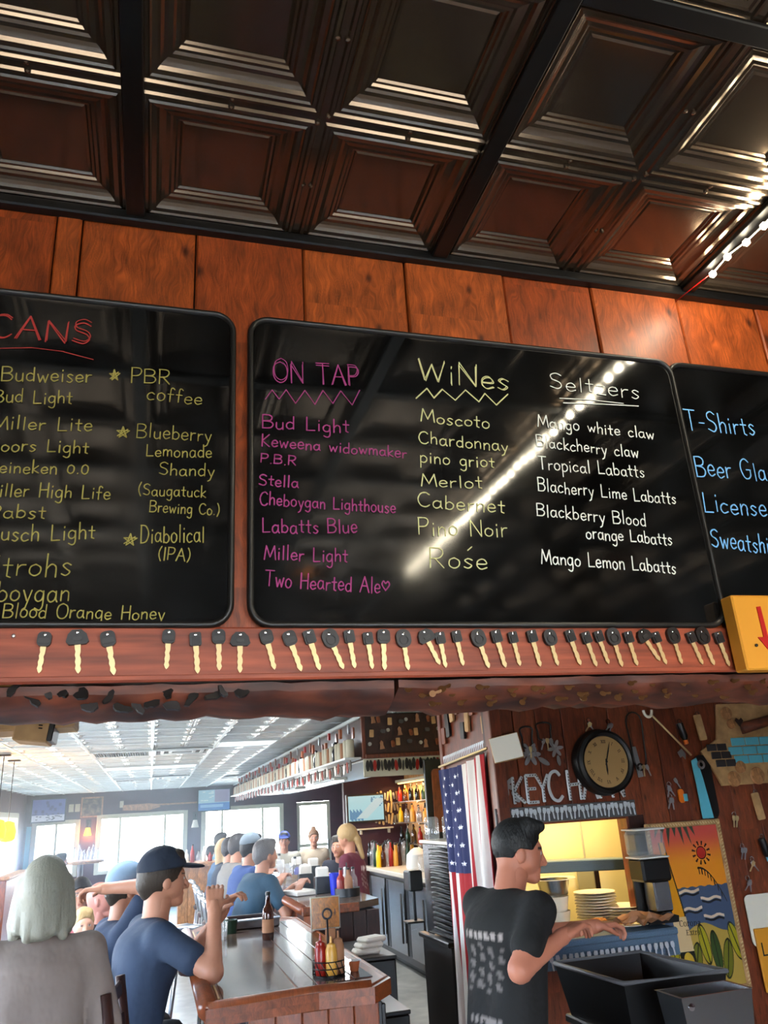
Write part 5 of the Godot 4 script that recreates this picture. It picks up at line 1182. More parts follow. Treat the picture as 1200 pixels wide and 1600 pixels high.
func service_things() -> void:
	# illustrated beer poster in a rope-edged frame
	var p := thing("framed_poster", "framed sunset beach poster with a beer bottle and rope edge", "poster", Vector3(2.92, 1.095, CLOCK + 0.02))
	part(p, "back_board", bb(0.50, 0.86, 0.014, 0.003), M.dark_wood)
	var m := mat("poster_print", Color(1, 1, 1), 0.3)
	m.albedo_texture = poster_tex()
	var q := QuadMesh.new()
	q.size = Vector2(0.44, 0.80)
	part(p, "print", q, m, Vector3(0, 0, 0.0078))
	for s in [[Vector3(-0.235, 0, 0.008), 0.86, PI / 2], [Vector3(0.235, 0, 0.008), 0.86, PI / 2], [Vector3(0, 0.415, 0.008), 0.47, 0.0], [Vector3(0, -0.415, 0.008), 0.47, 0.0]]:
		var f := part(p, "frame_side", bb(s[1], 0.028, 0.014, 0.004), M.plywood, s[0], Vector3(0, 0, s[2]))
		for k in int(s[1] / 0.018):
			part(f, "rope_twist", bb(0.006, 0.016, 0.006, 0.002), M.brass, Vector3(-s[1] / 2.0 + 0.009 + 0.018 * k, 0, 0.008), Vector3(0, 0, 0.6))
	lettering(p, "Corona", 0.030, M.ink, Vector3(-0.065, -0.085, 0.0085), Vector3(0, 0, -0.05), true)
	lettering(p, "Extra", 0.026, M.ink, Vector3(-0.055, -0.130, 0.0085), Vector3(0, 0, -0.05), true)
	# dispenser beside the opening
	var d := thing("straw_dispenser", "clear-topped black dispenser with a steel lower sleeve beside the poster", "dispenser", Vector3(2.592, 1.05, CLOCK + 0.13))
	part(d, "back_plate", bb(0.12, 0.46, 0.02, 0.004), M.black_plastic, Vector3(0, 0.23, -0.08))
	part(d, "clear_hopper", bb(0.18, 0.135, 0.14, 0.02), M.clear_glass, Vector3(0, 0.385, 0))
	part(d, "hopper_edge", boxes([[Vector3(0, 0.315, 0), Vector3(0.185, 0.008, 0.145)], [Vector3(0, 0.455, 0), Vector3(0.185, 0.008, 0.145)]], 0.003), M.white_plastic)
	part(d, "black_body", bb(0.175, 0.115, 0.14, 0.012), M.black_plastic, Vector3(0.005, 0.255, 0))
	part(d, "steel_sleeve", bb(0.10, 0.15, 0.10, 0.008), M.steel, Vector3(0.03, 0.125, 0))
	part(d, "black_foot", prism([Vector2(-0.10, 0.0), Vector2(0.08, 0.0), Vector2(0.085, 0.03), Vector2(0.0, 0.055), Vector2(-0.06, 0.03)], 0.12), M.black_plastic, Vector3(0.01, 0.0, 0))
	# cards at the right
	solo("pale_card", "rounded pale card pinned above the yellow beer sign", "card", prism(round_rect(0.26, 0.26, 0.03, 4), 0.006), M.ceramic, Vector3(3.37, 0.985, CLOCK + 0.016))
	var y := thing("beer_sign", "yellow beer sign with dark lettering on the planks", "sign", Vector3(3.40, 0.79, CLOCK + 0.025))
	part(y, "panel", bb(0.29, 0.31, 0.014, 0.004), M.yellow_wood)
	lettering(y, "Labatt", 0.066, M.ink, Vector3(-0.005, 0.05, 0.008), Vector3(0, 0, 0.0), false)
	# bus tub on a stand
	var c := [Vector3(1.623, 1.06, -3.355), Vector3(1.654, 1.06, -2.877), Vector3(2.072, 1.06, -2.855), Vector3(2.026, 1.06, -3.353)]
	var mid: Vector3 = (c[0] + c[1] + c[2] + c[3]) / 4.0
	var t := thing("bus_tub", "large black plastic bus tub by the kitchen pass", "tub", Vector3(mid.x, 0.88, mid.z))
	var st := begin()
	for k in 4:
		var a: Vector3 = c[k] - Vector3(mid.x, 0.88, mid.z)
		var b: Vector3 = c[(k + 1) % 4] - Vector3(mid.x, 0.88, mid.z)
		var low := Vector3(0.86, 0, 0.86)
		var a0 := Vector3(a.x * low.x, 0, a.z * low.z)
		var b0 := Vector3(b.x * low.x, 0, b.z * low.z)
		quad(st, a, b, b0, a0, Vector3(0, 0.09, 0))
		var thin := Vector3(0.95, 1, 0.95)
		quad(st, a * thin, b * thin, b0 * 0.96 + Vector3(0, 0.006, 0), a0 * 0.96 + Vector3(0, 0.006, 0), (a + b) * 2.0 + Vector3(0, 0.1, 0))
		quad(st, a, b, b * thin, a * thin, Vector3(0, -3, 0))
		tri(st, Vector3.ZERO, a0, b0, Vector3(0, 3, 0))
		tri(st, Vector3(0, 0.006, 0), a0 * 0.96 + Vector3(0, 0.006, 0), b0 * 0.96 + Vector3(0, 0.006, 0), Vector3(0, -3, 0))
	part(t, "shell", done(st), M.black_plastic)
	var lip := []
	for k in 5:
		lip.append(c[k % 4] - Vector3(mid.x, 0.88, mid.z))
	part(t, "rolled_lip", tube(lip, 0.009), M.grey_plastic)
	solo("dirty_plate", "cream plate lying in the black bus tub", "plate", lathe([Vector2(0, 0.004), Vector2(0.07, 0.004), Vector2(0.115, 0.018), Vector2(0.118, 0.015), Vector2(0.07, 0.0), Vector2(0, 0.0)], 24), M.ceramic, Vector3(mid.x + 0.02, 0.93, mid.z), Vector3(0.15, 0, -0.2))
	var stand := thing("tub_cart", "dark wheeled cart carrying the black bus tub", "cart", Vector3(mid.x + 0.05, 0, mid.z))
	part(stand, "shelf", bb(0.50, 0.03, 0.50, 0.006), M.dark_steel, Vector3(0, 0.864, 0))
	part(stand, "lower_shelf", bb(0.48, 0.03, 0.48, 0.006), M.dark_steel, Vector3(0, 0.25, 0))
	for p2 in [Vector3(-0.22, 0, -0.22), Vector3(0.22, 0, -0.22), Vector3(-0.22, 0, 0.22), Vector3(0.22, 0, 0.22)]:
		part(stand, "post", tube([p2 + Vector3(0, 0.08, 0), p2 + Vector3(0, 0.85, 0)], 0.014), M.steel)
		part(stand, "wheel", lathe([Vector2(0, 0.012), Vector2(0.036, 0.012), Vector2(0.04, 0.0), Vector2(0.036, -0.012), Vector2(0, -0.012)], 14), M.black_plastic, p2 + Vector3(0, 0.04, 0), Vector3(0, 0, PI / 2))
	# steel bin in front
	var bn := thing("steel_bin", "tapered brushed steel bin in front of the black tub", "bin", Vector3(1.858, 0, -2.705))
	var sb := begin()
	var top := [Vector3(-0.14, 1.05, 0.072), Vector3(0.14, 1.05, 0.072), Vector3(0.14, 1.05, -0.072), Vector3(-0.14, 1.05, -0.072)]
	for k in 4:
		var a: Vector3 = top[k]
		var b: Vector3 = top[(k + 1) % 4]
		var a0 := Vector3(a.x * 0.8, 0.80, a.z * 0.8)
		var b0 := Vector3(b.x * 0.8, 0.80, b.z * 0.8)
		quad(sb, a, b, b0, a0, Vector3(0, 0.92, 0))
		quad(sb, a * Vector3(0.95, 1, 0.95), b * Vector3(0.95, 1, 0.95), b0 * Vector3(0.96, 1, 0.96), a0 * Vector3(0.96, 1, 0.96), (a + b))
		quad(sb, a * Vector3(1.05, 1, 1.05), b * Vector3(1.05, 1, 1.05), b * Vector3(0.95, 1, 0.95), a * Vector3(0.95, 1, 0.95), Vector3(0, -3, 0))
		tri(sb, Vector3(0, 0.80, 0), a0, b0, Vector3(0, 3, 0))
	part(bn, "shell", done(sb), M.steel)
	part(bn, "stand_post", tube([Vector3(0, 0, 0), Vector3(0, 0.80, 0)], 0.03), M.dark_steel)
	part(bn, "foot", lathe([Vector2(0, 0.02), Vector2(0.07, 0.015), Vector2(0.075, 0.0), Vector2(0, 0)], 18), M.dark_steel)
	part(bn, "rivet", lathe([Vector2(0, 0.004), Vector2(0.012, 0.002), Vector2(0.013, 0), Vector2(0, 0)], 10), M.chrome, Vector3(-0.105, 1.02, 0.069), Vector3(PI / 2, 0, 0))

# ------------------------------------------------------------------ people
func elbow_of(a: Vector3, b: Vector3, l1: float, l2: float, pole: Vector3) -> Array:
	var d := b - a
	var l := minf(d.length(), (l1 + l2) * 0.985)
	d = d.normalized()
	b = a + d * l
	var x := (l1 * l1 - l2 * l2 + l * l) / (2.0 * l)
	var y := sqrt(maxf(l1 * l1 - x * x, 0.0))
	var side := (pole - d * pole.dot(d)).normalized()
	return [a + d * x + side * y, b]

func person(label: String, o: Dictionary, group := "") -> Node3D:
	var s: float = o.get("s", 1.0)
	var yaw: float = deg_to_rad(o.get("yaw", 0.0))
	var lean: float = o.get("lean", 0.05)
	var f := Vector3(sin(yaw), 0, -cos(yaw))
	var r := f.cross(Vector3.UP)
	var t := (Vector3.UP * cos(lean) + f * sin(lean)).normalized()
	var neck_dir: Vector3 = (t * 0.5 + Vector3.UP * 0.5 + f * o.get("neck", 0.10)).normalized()
	var top: Vector3 = o.top
	var hip := top - Vector3.UP * 0.118 * s - neck_dir * 0.175 * s - t * 0.49 * s
	var base := Vector3(hip.x, 0, hip.z)
	var p := thing("person", label, "person", base, 0, group)
	hip -= base
	var w: float = o.get("wide", 1.0) * s
	var chest := hip + t * 0.32 * s
	var neck := hip + t * 0.49 * s
	var head := neck + neck_dir * 0.175 * s
	var near: bool = o.get("near", false)
	var cell := 0.014 if near else 0.021
	var fine := 0.0055 if near else 0.010
	var skin: Color = Color(o.get("skin", Color(0.72, 0.50, 0.40))).srgb_to_linear()
	# arms: right is +1, left is -1
	var arms := []
	for k in [1, -1]:
		var sh: Vector3 = hip + t * 0.445 * s + r * (0.175 * w * k)
		var goal: Variant = o.get("wr" if k == 1 else "wl", null)
		var wrist: Vector3 = (goal - base) if goal != null else sh - Vector3.UP * 0.50 * s + f * 0.10 * s + r * 0.05 * k
		var pole: Vector3 = o.get("pole", -Vector3.UP * 0.8 - f * 0.4 + r * 0.45 * k)
		if o.has("pole") and k == -1:
			pole = -Vector3.UP * 0.8 - f * 0.4 + r * 0.45 * k
		var e := elbow_of(sh, wrist, 0.29 * s, 0.26 * s, pole)
		if k == 1 and o.has("er"):
			e = [o.er - base, wrist]
		arms.append([sh, e[0], e[1]])
	# legs
	var legs := []
	for k in [1, -1]:
		var hj: Vector3 = hip + r * (0.09 * s * k) - Vector3.UP * 0.03
		if o.get("seated", false):
			var knee: Vector3 = hj + f * 0.42 * s + r * 0.03 * k - Vector3.UP * 0.03
			legs.append([hj, knee, Vector3(knee.x - f.x * 0.06, maxf(0.09, knee.y - 0.42 * s), knee.z - f.z * 0.06)])
		else:
			legs.append([hj, Vector3(hj.x, hj.y * 0.52, hj.z) + f * 0.03, Vector3(hj.x, 0.08, hj.z)])
	# head axes
	var ly := yaw + deg_to_rad(o.get("look", 0.0))
	var nod: float = o.get("nod", 0.0)
	var hf := Vector3(sin(ly) * cos(nod), -sin(nod), -cos(ly) * cos(nod))
	var hr := hf.cross(Vector3.UP).normalized()
	var hu := hr.cross(hf)
	var hb := Basis(hr, hu, -hf)
	var H := func(x: float, y: float, z: float) -> Vector3: return head + (hr * x + hu * y + hf * z) * s
	var hair_c: Color = Color(o.get("hair", Color(0.10, 0.07, 0.05))).srgb_to_linear()
	var lip := skin * Color(0.80, 0.50, 0.48)
	var paint := func(v: Vector3) -> Color:
		var q: Vector3 = hb.transposed() * (v - head) / s
		if absf(q.y) > 0.13 or q.z > -0.05:
			return skin
		for e in [-0.031, 0.031]:
			var d := Vector2(q.x - e, q.y - 0.002).length()
			if d < 0.006:
				return Color(0.02, 0.015, 0.01)
			if d < 0.012 and absf(q.y - 0.002) < 0.006:
				return Color(0.6, 0.58, 0.55)
			if absf(q.x - e) < 0.019 and absf(q.y - 0.021) < 0.0045:
				return hair_c
		if absf(q.x) < 0.024 and absf(q.y + 0.062) < 0.008:
			return lip
		return skin
	var into := empty()
	# skin: trunk, neck, arms as one surface
	var sk := []
	for k in [1, -1]:
		sk.append([0, hip + r * 0.06 * w * k, chest + r * 0.065 * w * k, 0.085 * w, 0.09 * w, 0.05])
	sk.append([0, chest, neck - t * 0.02, 0.09 * w, 0.06 * s, 0.05])
	sk.append([0, neck - t * 0.03, head - hu * 0.02, 0.056 * s, 0.052 * s, 0.03])
	for a in arms:
		sk.append([0, a[0], a[1], 0.047 * s, 0.042 * s, 0.03])
		sk.append([0, a[1], a[2], 0.042 * s, 0.028 * s, 0.015])
		sk.append([0, a[2], a[2] + (a[2] - a[1]).normalized() * 0.03 * s, 0.028 * s, 0.027 * s, 0.015])
	blob(sk, cell, into, paint)
	# head and face
	var hd := [
		[1, H.call(0, 0.022, -0.012), Vector3(0.074, 0.096, 0.094) * s, hb, 0.02],
		[0, H.call(0, -0.015, 0.030), H.call(0, -0.078, 0.045), 0.056 * s, 0.036 * s, 0.03],
		[0, H.call(-0.034, -0.03, 0.035), H.call(0.034, -0.03, 0.035), 0.034 * s, 0.034 * s, 0.03],
		[0, H.call(0, -0.03, -0.03), neck, 0.052 * s, 0.056 * s, 0.03],
		[0, H.call(-0.028, 0.021, 0.072), H.call(0.028, 0.021, 0.072), 0.013 * s, 0.013 * s, 0.02],
		[0, H.call(0, 0.008, 0.085), H.call(0, -0.034, 0.104), 0.008 * s, 0.013 * s, 0.012],
		[0, H.call(-0.013, -0.037, 0.090), H.call(0.013, -0.037, 0.090), 0.009 * s, 0.009 * s, 0.008],
		[0, H.call(-0.017, -0.062, 0.077), H.call(0.017, -0.062, 0.077), 0.010 * s, 0.010 * s, 0.012],
		[0, H.call(-0.010, -0.094, 0.066), H.call(0.010, -0.094, 0.066), 0.018 * s, 0.018 * s, 0.02],
		[2, H.call(-0.031, 0.001, 0.097), 0.015 * s, 0.01], [2, H.call(0.031, 0.001, 0.097), 0.015 * s, 0.01],
		[1, H.call(-0.031, 0.002, 0.077), Vector3(0.012, 0.011, 0.012) * s, hb, 0.004], [1, H.call(0.031, 0.002, 0.077), Vector3(0.012, 0.011, 0.012) * s, hb, 0.004],
		[1, H.call(-0.076, -0.012, -0.005), Vector3(0.010, 0.030, 0.019) * s, hb, 0.006], [1, H.call(0.076, -0.012, -0.005), Vector3(0.010, 0.030, 0.019) * s, hb, 0.006]]
	blob(hd, fine, into, paint)
	# hands: palm, four fingers that curl, a thumb from the side
	for k in 2:
		var a: Array = arms[k]
		var d: Vector3 = (a[2] - a[1]).normalized()
		var out: Vector3 = r * (1.0 if k == 0 else -1.0)
		var palm: Vector3 = (-Vector3.UP - d * (-Vector3.UP).dot(d)).normalized() if absf(d.y) < 0.8 else (-out - d * (-out).dot(d)).normalized()
		var across := d.cross(palm).normalized()
		if across.dot(f - out) < 0.0:
			across = -across
		var c: Vector3 = a[2] + d * 0.02 * s
		var fs := []
		for q in 4:
			var x := (-0.030 + 0.020 * q) * s
			var long: float = [0.062, 0.075, 0.080, 0.070][q] * s
			var root: Vector3 = c + d * 0.075 * s + across * x
			fs.append([0, c + across * x * 0.7, root, 0.013 * s, 0.011 * s, 0.012])
			var k1: Vector3 = root + (d * 0.85 + palm * 0.5).normalized() * long * 0.5
			var k2: Vector3 = k1 + (d * 0.25 + palm * 0.95).normalized() * long * 0.32
			fs.append([0, root, k1, 0.0095 * s, 0.009 * s, 0.003])
			fs.append([0, k1, k2, 0.009 * s, 0.008 * s, 0.003])
			fs.append([0, k2, k2 + (palm * 0.9 - d * 0.35).normalized() * long * 0.24, 0.008 * s, 0.007 * s, 0.003])
		var th: Vector3 = c + across * 0.03 * s + d * 0.015 * s
		var t1: Vector3 = th + (across * 0.7 + d * 0.6 + palm * 0.4).normalized() * 0.042 * s
		fs.append([0, th, t1, 0.013 * s, 0.010 * s, 0.008])
		fs.append([0, t1, t1 + (d * 0.8 + palm * 0.5 - across * 0.2).normalized() * 0.034 * s, 0.010 * s, 0.008 * s, 0.003])
		fs.append([0, a[2] - d * 0.02, c, 0.027 * s, 0.022 * s, 0.02])
		blob(fs, 0.0045 if near else 0.0085, into, paint)
	part(p, "body", blob_mesh(into), M.skin_paint)
	# shirt
	var cloth: Color = Color(o.get("shirt", Color(0.1, 0.1, 0.12))).srgb_to_linear()
	var dye := func(v: Vector3) -> Color: return cloth
	if o.has("back_print"):
		var ink: Color = Color(o.back_print).srgb_to_linear()
		dye = func(v: Vector3) -> Color:
			var q := v - hip
			var b := q.dot(f)
			var x := q.dot(r) / s
			var y := q.dot(t) / s
			if b > 0.0 or absf(x) > 0.13:
				return cloth
			if y > 0.325 and y < 0.352 and absf(x) < 0.105 and fmod(absf(x * 100.0 + 30.0), 3.4) > 0.9:
				return ink
			if y > 0.15 and y < 0.31 and absf(x) < 0.10 and sin(x * 90.0 + y * 60.0) * sin(y * 75.0 - x * 30.0) > 0.25:
				return cloth.lerp(ink, 0.35)
			if y > 0.05 and y < 0.075 and absf(x) < 0.09 and fmod(absf(x * 100.0 + 30.0), 2.6) > 0.7:
				return cloth.lerp(ink, 0.6)
			return cloth
	var sleeve: float = o.get("sleeve", 0.62)
	var sh := []
	for k in [1, -1]:
		sh.append([0, hip - t * 0.06 * s + r * 0.065 * w * k, chest + r * 0.068 * w * k, 0.108 * w, 0.106 * w, 0.06])
	sh.append([0, chest + t * 0.06 * s - f * 0.02, neck - t * 0.055 * s, 0.10 * w, 0.074 * s, 0.06])
	sh.append([0, hip + t * 0.375 * s + r * 0.085 * w, hip + t * 0.375 * s - r * 0.085 * w, 0.108 * w, 0.108 * w, 0.06])
	if w > 1.08:
		sh.append([0, hip + t * 0.08 * s + f * 0.07, chest + f * 0.04, 0.14 * w, 0.11 * w, 0.08])
	for a in arms:
		sh.append([0, neck - t * 0.05 * s, a[0], 0.062 * s, 0.062 * s, 0.04])
		sh.append([0, a[0], a[0].lerp(a[1], minf(sleeve, 1.0)), 0.064 * s, 0.061 * s, 0.025])
		if sleeve > 1.0:
			sh.append([0, a[1], a[1].lerp(a[2], sleeve - 1.0), 0.058 * s, 0.042 * s, 0.02])
	var si := empty()
	blob(sh, 0.012 if near else cell, si, dye)
	part(p, "shirt", blob_mesh(si), M.cloth_paint)
	# trousers and shoes
	var leg_c: Color = Color(o.get("pants", Color(0.08, 0.09, 0.12))).srgb_to_linear()
	var tr := [[0, hip - r * 0.07 * w, hip + r * 0.07 * w, 0.11 * w, 0.11 * w, 0.05]]
	var so := []
	for l in legs:
		tr.append([0, l[0], l[1], 0.082 * s, 0.064 * s, 0.04])
		tr.append([0, l[1], l[2], 0.062 * s, 0.05 * s, 0.02])
		so.append([0, l[2] - Vector3.UP * 0.035, l[2] - Vector3.UP * 0.045 + f * 0.16 * s, 0.042, 0.034, 0.02])
	var ti := empty()
	blob(tr, 0.024, ti, func(_v: Vector3) -> Color: return leg_c)
	part(p, "trousers", blob_mesh(ti), M.cloth_paint)
	var oi := empty()
	blob(so, 0.02, oi, func(_v: Vector3) -> Color: return Color(0.015, 0.014, 0.013))
	part(p, "shoes", blob_mesh(oi), M.cloth_paint)
	# hair
	var style: String = o.get("style", "short")
	var ha := []
	if style != "bald":
		var puff: float = {"short": 1.10, "crop": 1.05}.get(style, 1.16)
		ha.append([1, H.call(0, 0.030, -0.016), Vector3(0.078, 0.096, 0.096) * s * puff, hb, 0.02])
		if style == "short":
			ha.append([0, H.call(-0.03, 0.098, 0.055), H.call(0.03, 0.098, 0.055), 0.028 * s, 0.028 * s, 0.03])
			ha.append([0, H.call(0, -0.02, -0.075), H.call(0, -0.045, -0.068), 0.045 * s, 0.038 * s, 0.03])
		elif style == "crop":
			ha.append([0, H.call(-0.035, 0.108, 0.030), H.call(-0.030, 0.104, 0.078), 0.030 * s, 0.022 * s, 0.03])
			ha.append([0, H.call(0.035, 0.108, 0.030), H.call(0.030, 0.104, 0.078), 0.030 * s, 0.022 * s, 0.03])
		elif style == "bob":
			for k in [-1, 1]:
				ha.append([0, H.call(0.075 * k, 0.02, -0.015), H.call(0.085 * k, -0.10, -0.02), 0.035 * s, 0.04 * s, 0.03])
			ha.append([0, H.call(0, 0.0, -0.07), H.call(0, -0.11, -0.06), 0.07 * s, 0.062 * s, 0.04])
			for k in 9:
				var a := -1.9 + 0.475 * k
				ha.append([0, H.call(sin(a) * 0.085, -0.03, -cos(a) * 0.075 - 0.01), H.call(sin(a) * 0.10, -0.135 - 0.018 * sin(k * 2.4), -cos(a) * 0.085 - 0.02), 0.024 * s, 0.019 * s, 0.022])
		elif style == "long":
			for k in [-1, 1]:
				ha.append([0, H.call(0.07 * k, 0.02, -0.02), H.call(0.085 * k, -0.19, -0.03), 0.034 * s, 0.028 * s, 0.03])
			ha.append([0, H.call(0, 0.0, -0.07), H.call(0, -0.24, -0.085), 0.066 * s, 0.045 * s, 0.04])
		elif style == "bun":
			ha.append([1, H.call(0, 0.145, -0.03), Vector3(0.04, 0.035, 0.04) * s, hb, 0.01])
		elif style == "tail":
			ha.append([0, H.call(0, 0.04, -0.09), H.call(0, -0.06, -0.105), 0.035 * s, 0.035 * s, 0.02])
			ha.append([0, H.call(0, -0.06, -0.105), H.call(0.01, -0.24, -0.10), 0.035 * s, 0.022 * s, 0.02])
		# clear the face
		var line := 0.055 if style == "short" else 0.062
		ha.append([2, H.call(0, -0.045, 0.118), 0.108 * s, 0.01])
		if style == "crop":
			ha.append([2, H.call(0, -0.13, -0.02), 0.118 * s, 0.01])
			ha.append([2, H.call(-0.105, -0.045, 0.02), 0.068 * s, 0.01])
			ha.append([2, H.call(0.105, -0.045, 0.02), 0.068 * s, 0.01])
		if style in ["short", "bun", "tail"]:
			ha.append([2, H.call(0, -0.135, 0.03), 0.105 * s, 0.01])
			ha.append([2, H.call(-0.10, -0.055, 0.012), 0.052 * s, 0.01])
			ha.append([2, H.call(0.10, -0.055, 0.012), 0.052 * s, 0.01])
		var hi := empty()
		blob(ha, fine, hi, func(v: Vector3) -> Color: return hair_c)
		part(p, "hair", blob_mesh(hi), M.hair_paint)
	if o.has("cap"):
		var cap_c: Color = Color(o.cap).srgb_to_linear()
		var ca := [[1, H.call(0, 0.045, -0.012), Vector3(0.092, 0.100, 0.112) * s, hb, 0.02], [3, H.call(0, 0.045, 0), -hu + hf * 0.08]]
		var ci := empty()
		blob(ca, fine, ci, func(_v: Vector3) -> Color: return cap_c)
		blob([[1, H.call(0, 0.050, 0.115), Vector3(0.070, 0.011, 0.072) * s, hb.rotated(hr, -0.12), 0.01]], minf(fine, 0.007), ci, func(_v: Vector3) -> Color: return cap_c)
		part(p, "cap", blob_mesh(ci), M.cloth_paint)
	return p

func people() -> void:
	for e in [["skin_paint", 0.5], ["cloth_paint", 0.85], ["hair_paint", 0.55]]:
		var m := mat(e[0], Color(1, 1, 1), e[1])
		m.vertex_color_use_as_albedo = true
		if e[0] != "skin_paint":
			var n := noise_tex(0.02 if e[0] == "hair_paint" else 0.012, Color.BLACK, Color.WHITE, 61)
			n.color_ramp = null
			n.as_normal_map = true
			n.bump_strength = 8.0 if e[0] == "hair_paint" else 4.0
			m.normal_enabled = true
			m.normal_texture = n
			m.normal_scale = 1.0
			m.uv1_triplanar = true
			m.uv1_scale = Vector3(16, 3.0, 16) if e[0] == "hair_paint" else Vector3(2.2, 1.6, 2.2)
	var navy := Color(0.16, 0.21, 0.30)
	person("young man in a black printed T-shirt reaching towards the kitchen pass", {"top": Vector3(1.397, 1.619, -3.08), "yaw": 72.0, "look": 34.0, "nod": 0.14, "s": 0.95, "lean": 0.16, "neck": 0.5, "style": "crop", "near": true, "er": Vector3(1.228, 1.156, -2.81), "wr": Vector3(1.435, 1.229, -2.88), "wl": Vector3(1.745, 1.197, -3.22), "shirt": Color(0.065, 0.068, 0.08), "back_print": Color(0.62, 0.58, 0.56), "sleeve": 0.62, "pants": Color(0.10, 0.10, 0.12), "hair": Color(0.075, 0.06, 0.05), "skin": Color(0.72, 0.46, 0.36)})
	person("white-haired woman seen from behind in a taupe blouse", {"top": Vector3(-0.368, 1.591, -3.45), "yaw": -4.0, "s": 0.93, "near": true, "style": "bob", "hair": Color(0.56, 0.55, 0.50), "shirt": Color(0.52, 0.47, 0.44), "sleeve": 0.95, "lean": 0.04, "wide": 1.03})
	person("man in a dark cap and navy shirt leaning on the near bar", {"top": Vector3(0.071, 1.573, -4.05), "yaw": 78.0, "s": 1.0, "lean": 0.22, "near": true, "seated": true, "wr": Vector3(0.283, 1.324, -3.85), "wl": Vector3(0.343, 1.272, -4.25), "cap": Color(0.14, 0.17, 0.24), "shirt": navy, "pants": Color(0.12, 0.15, 0.25), "hair": Color(0.2, 0.16, 0.13), "wide": 1.06})
	person("person in a pale-striped cap with one arm raised over the head", {"top": Vector3(-0.1, 1.491, -4.85), "yaw": 75.0, "s": 0.98, "lean": 0.30, "near": true, "seated": true, "wr": Vector3(-0.208, 1.398, -4.68), "pole": Vector3(0.9, 0.3, 0.4), "cap": Color(0.52, 0.62, 0.72), "shirt": Color(0.13, 0.18, 0.26), "hair": Color(0.2, 0.16, 0.13)})
	person("balding man in a dark shirt seated behind the raised arm", {"top": Vector3(-0.313, 1.325, -6.5), "yaw": 105.0, "s": 0.98, "seated": true, "style": "bald", "shirt": Color(0.16, 0.18, 0.20), "skin": Color(0.74, 0.48, 0.42)})
	person("dark-haired woman in a pink top facing the room from the table", {"top": Vector3(-0.499, 1.321, -7.1), "yaw": 172.0, "s": 0.95, "seated": true, "style": "long", "hair": Color(0.12, 0.09, 0.09), "shirt": Color(0.74, 0.42, 0.44)})
	person("blond boy in a grey shirt at the dining table", {"top": Vector3(-0.383, 1.211, -5.9), "yaw": 165.0, "s": 0.78, "seated": true, "hair": Color(0.80, 0.66, 0.45), "shirt": Color(0.42, 0.45, 0.48), "skin": Color(0.84, 0.62, 0.52)})
	person("diner with short dark hair by the narrow far window", {"top": Vector3(-1.344, 1.323, -14.5), "yaw": 75.0, "s": 1.0, "lean": 0.25, "hair": Color(0.14, 0.11, 0.1), "shirt": Color(0.28, 0.30, 0.34)})
	var at := "drinkers seated along the long bar"
	person("grey-haired drinker in a dark teal shirt at the near end of the long bar", {"top": Vector3(0.954, 1.505, -7.25), "yaw": 70.0, "lean": 0.34, "s": 0.98, "wide": 1.12, "seated": true, "wr": Vector3(1.20, 1.11, -7.10), "wl": Vector3(1.22, 1.11, -7.42), "hair": Color(0.40, 0.38, 0.38), "shirt": Color(0.13, 0.25, 0.32), "pants": Color(0.12, 0.15, 0.22)}, at)
	person("drinker in a blue shirt and pale cap at the long bar", {"top": Vector3(0.938, 1.536, -8.1), "yaw": 72.0, "lean": 0.30, "seated": true, "wr": Vector3(1.18, 1.11, -8.0), "wl": Vector3(1.2, 1.11, -8.3), "cap": Color(0.48, 0.52, 0.56), "shirt": Color(0.17, 0.26, 0.46)}, at)
	person("drinker in a taupe shirt at the long bar", {"top": Vector3(0.903, 1.528, -8.95), "yaw": 72.0, "lean": 0.30, "seated": true, "wr": Vector3(1.18, 1.11, -8.85), "wl": Vector3(1.2, 1.11, -9.15), "hair": Color(0.22, 0.2, 0.2), "shirt": Color(0.46, 0.44, 0.42)}, at)
	person("drinker in a black jacket at the long bar", {"top": Vector3(0.903, 1.484, -9.8), "yaw": 72.0, "lean": 0.28, "seated": true, "wr": Vector3(1.18, 1.11, -9.7), "wl": Vector3(1.2, 1.11, -10.0), "hair": Color(0.2, 0.18, 0.17), "shirt": Color(0.12, 0.15, 0.20), "sleeve": 1.85}, at)
	person("long-haired blond drinker at the long bar", {"top": Vector3(0.903, 1.448, -10.65), "yaw": 72.0, "lean": 0.26, "seated": true, "s": 0.95, "style": "long", "hair": Color(0.72, 0.60, 0.42), "shirt": Color(0.20, 0.30, 0.40)}, at)
	person("person in a bright teal shirt standing by the pine pier", {"top": Vector3(1.012, 1.493, -12.6), "yaw": 95.0, "s": 0.92, "hair": Color(0.2, 0.17, 0.16), "shirt": Color(0.10, 0.42, 0.50)})
	person("child in dark teal standing beside the pine pier", {"top": Vector3(0.908, 1.312, -13.2), "yaw": 40.0, "s": 0.80, "hair": Color(0.18, 0.15, 0.14), "shirt": Color(0.13, 0.32, 0.38)})
	person("man in a royal blue cap and pale shirt across the long bar", {"top": Vector3(1.843, 1.453, -12), "yaw": 190.0, "s": 0.95, "cap": Color(0.16, 0.24, 0.55), "shirt": Color(0.70, 0.68, 0.62), "lean": 0.15})
	person("woman with a hair bun and bare shoulders before the glass door", {"top": Vector3(2.383, 1.447, -12.6), "yaw": 185.0, "s": 0.93, "style": "bun", "hair": Color(0.45, 0.33, 0.24), "shirt": Color(0.78, 0.70, 0.60), "sleeve": 0.2, "lean": 0.12})
	person("man in a black polo bending behind the bartender", {"top": Vector3(2.1, 1.427, -9.6), "yaw": 215.0, "s": 0.97, "lean": 0.35, "shirt": Color(0.12, 0.13, 0.17), "hair": Color(0.2, 0.17, 0.15)})
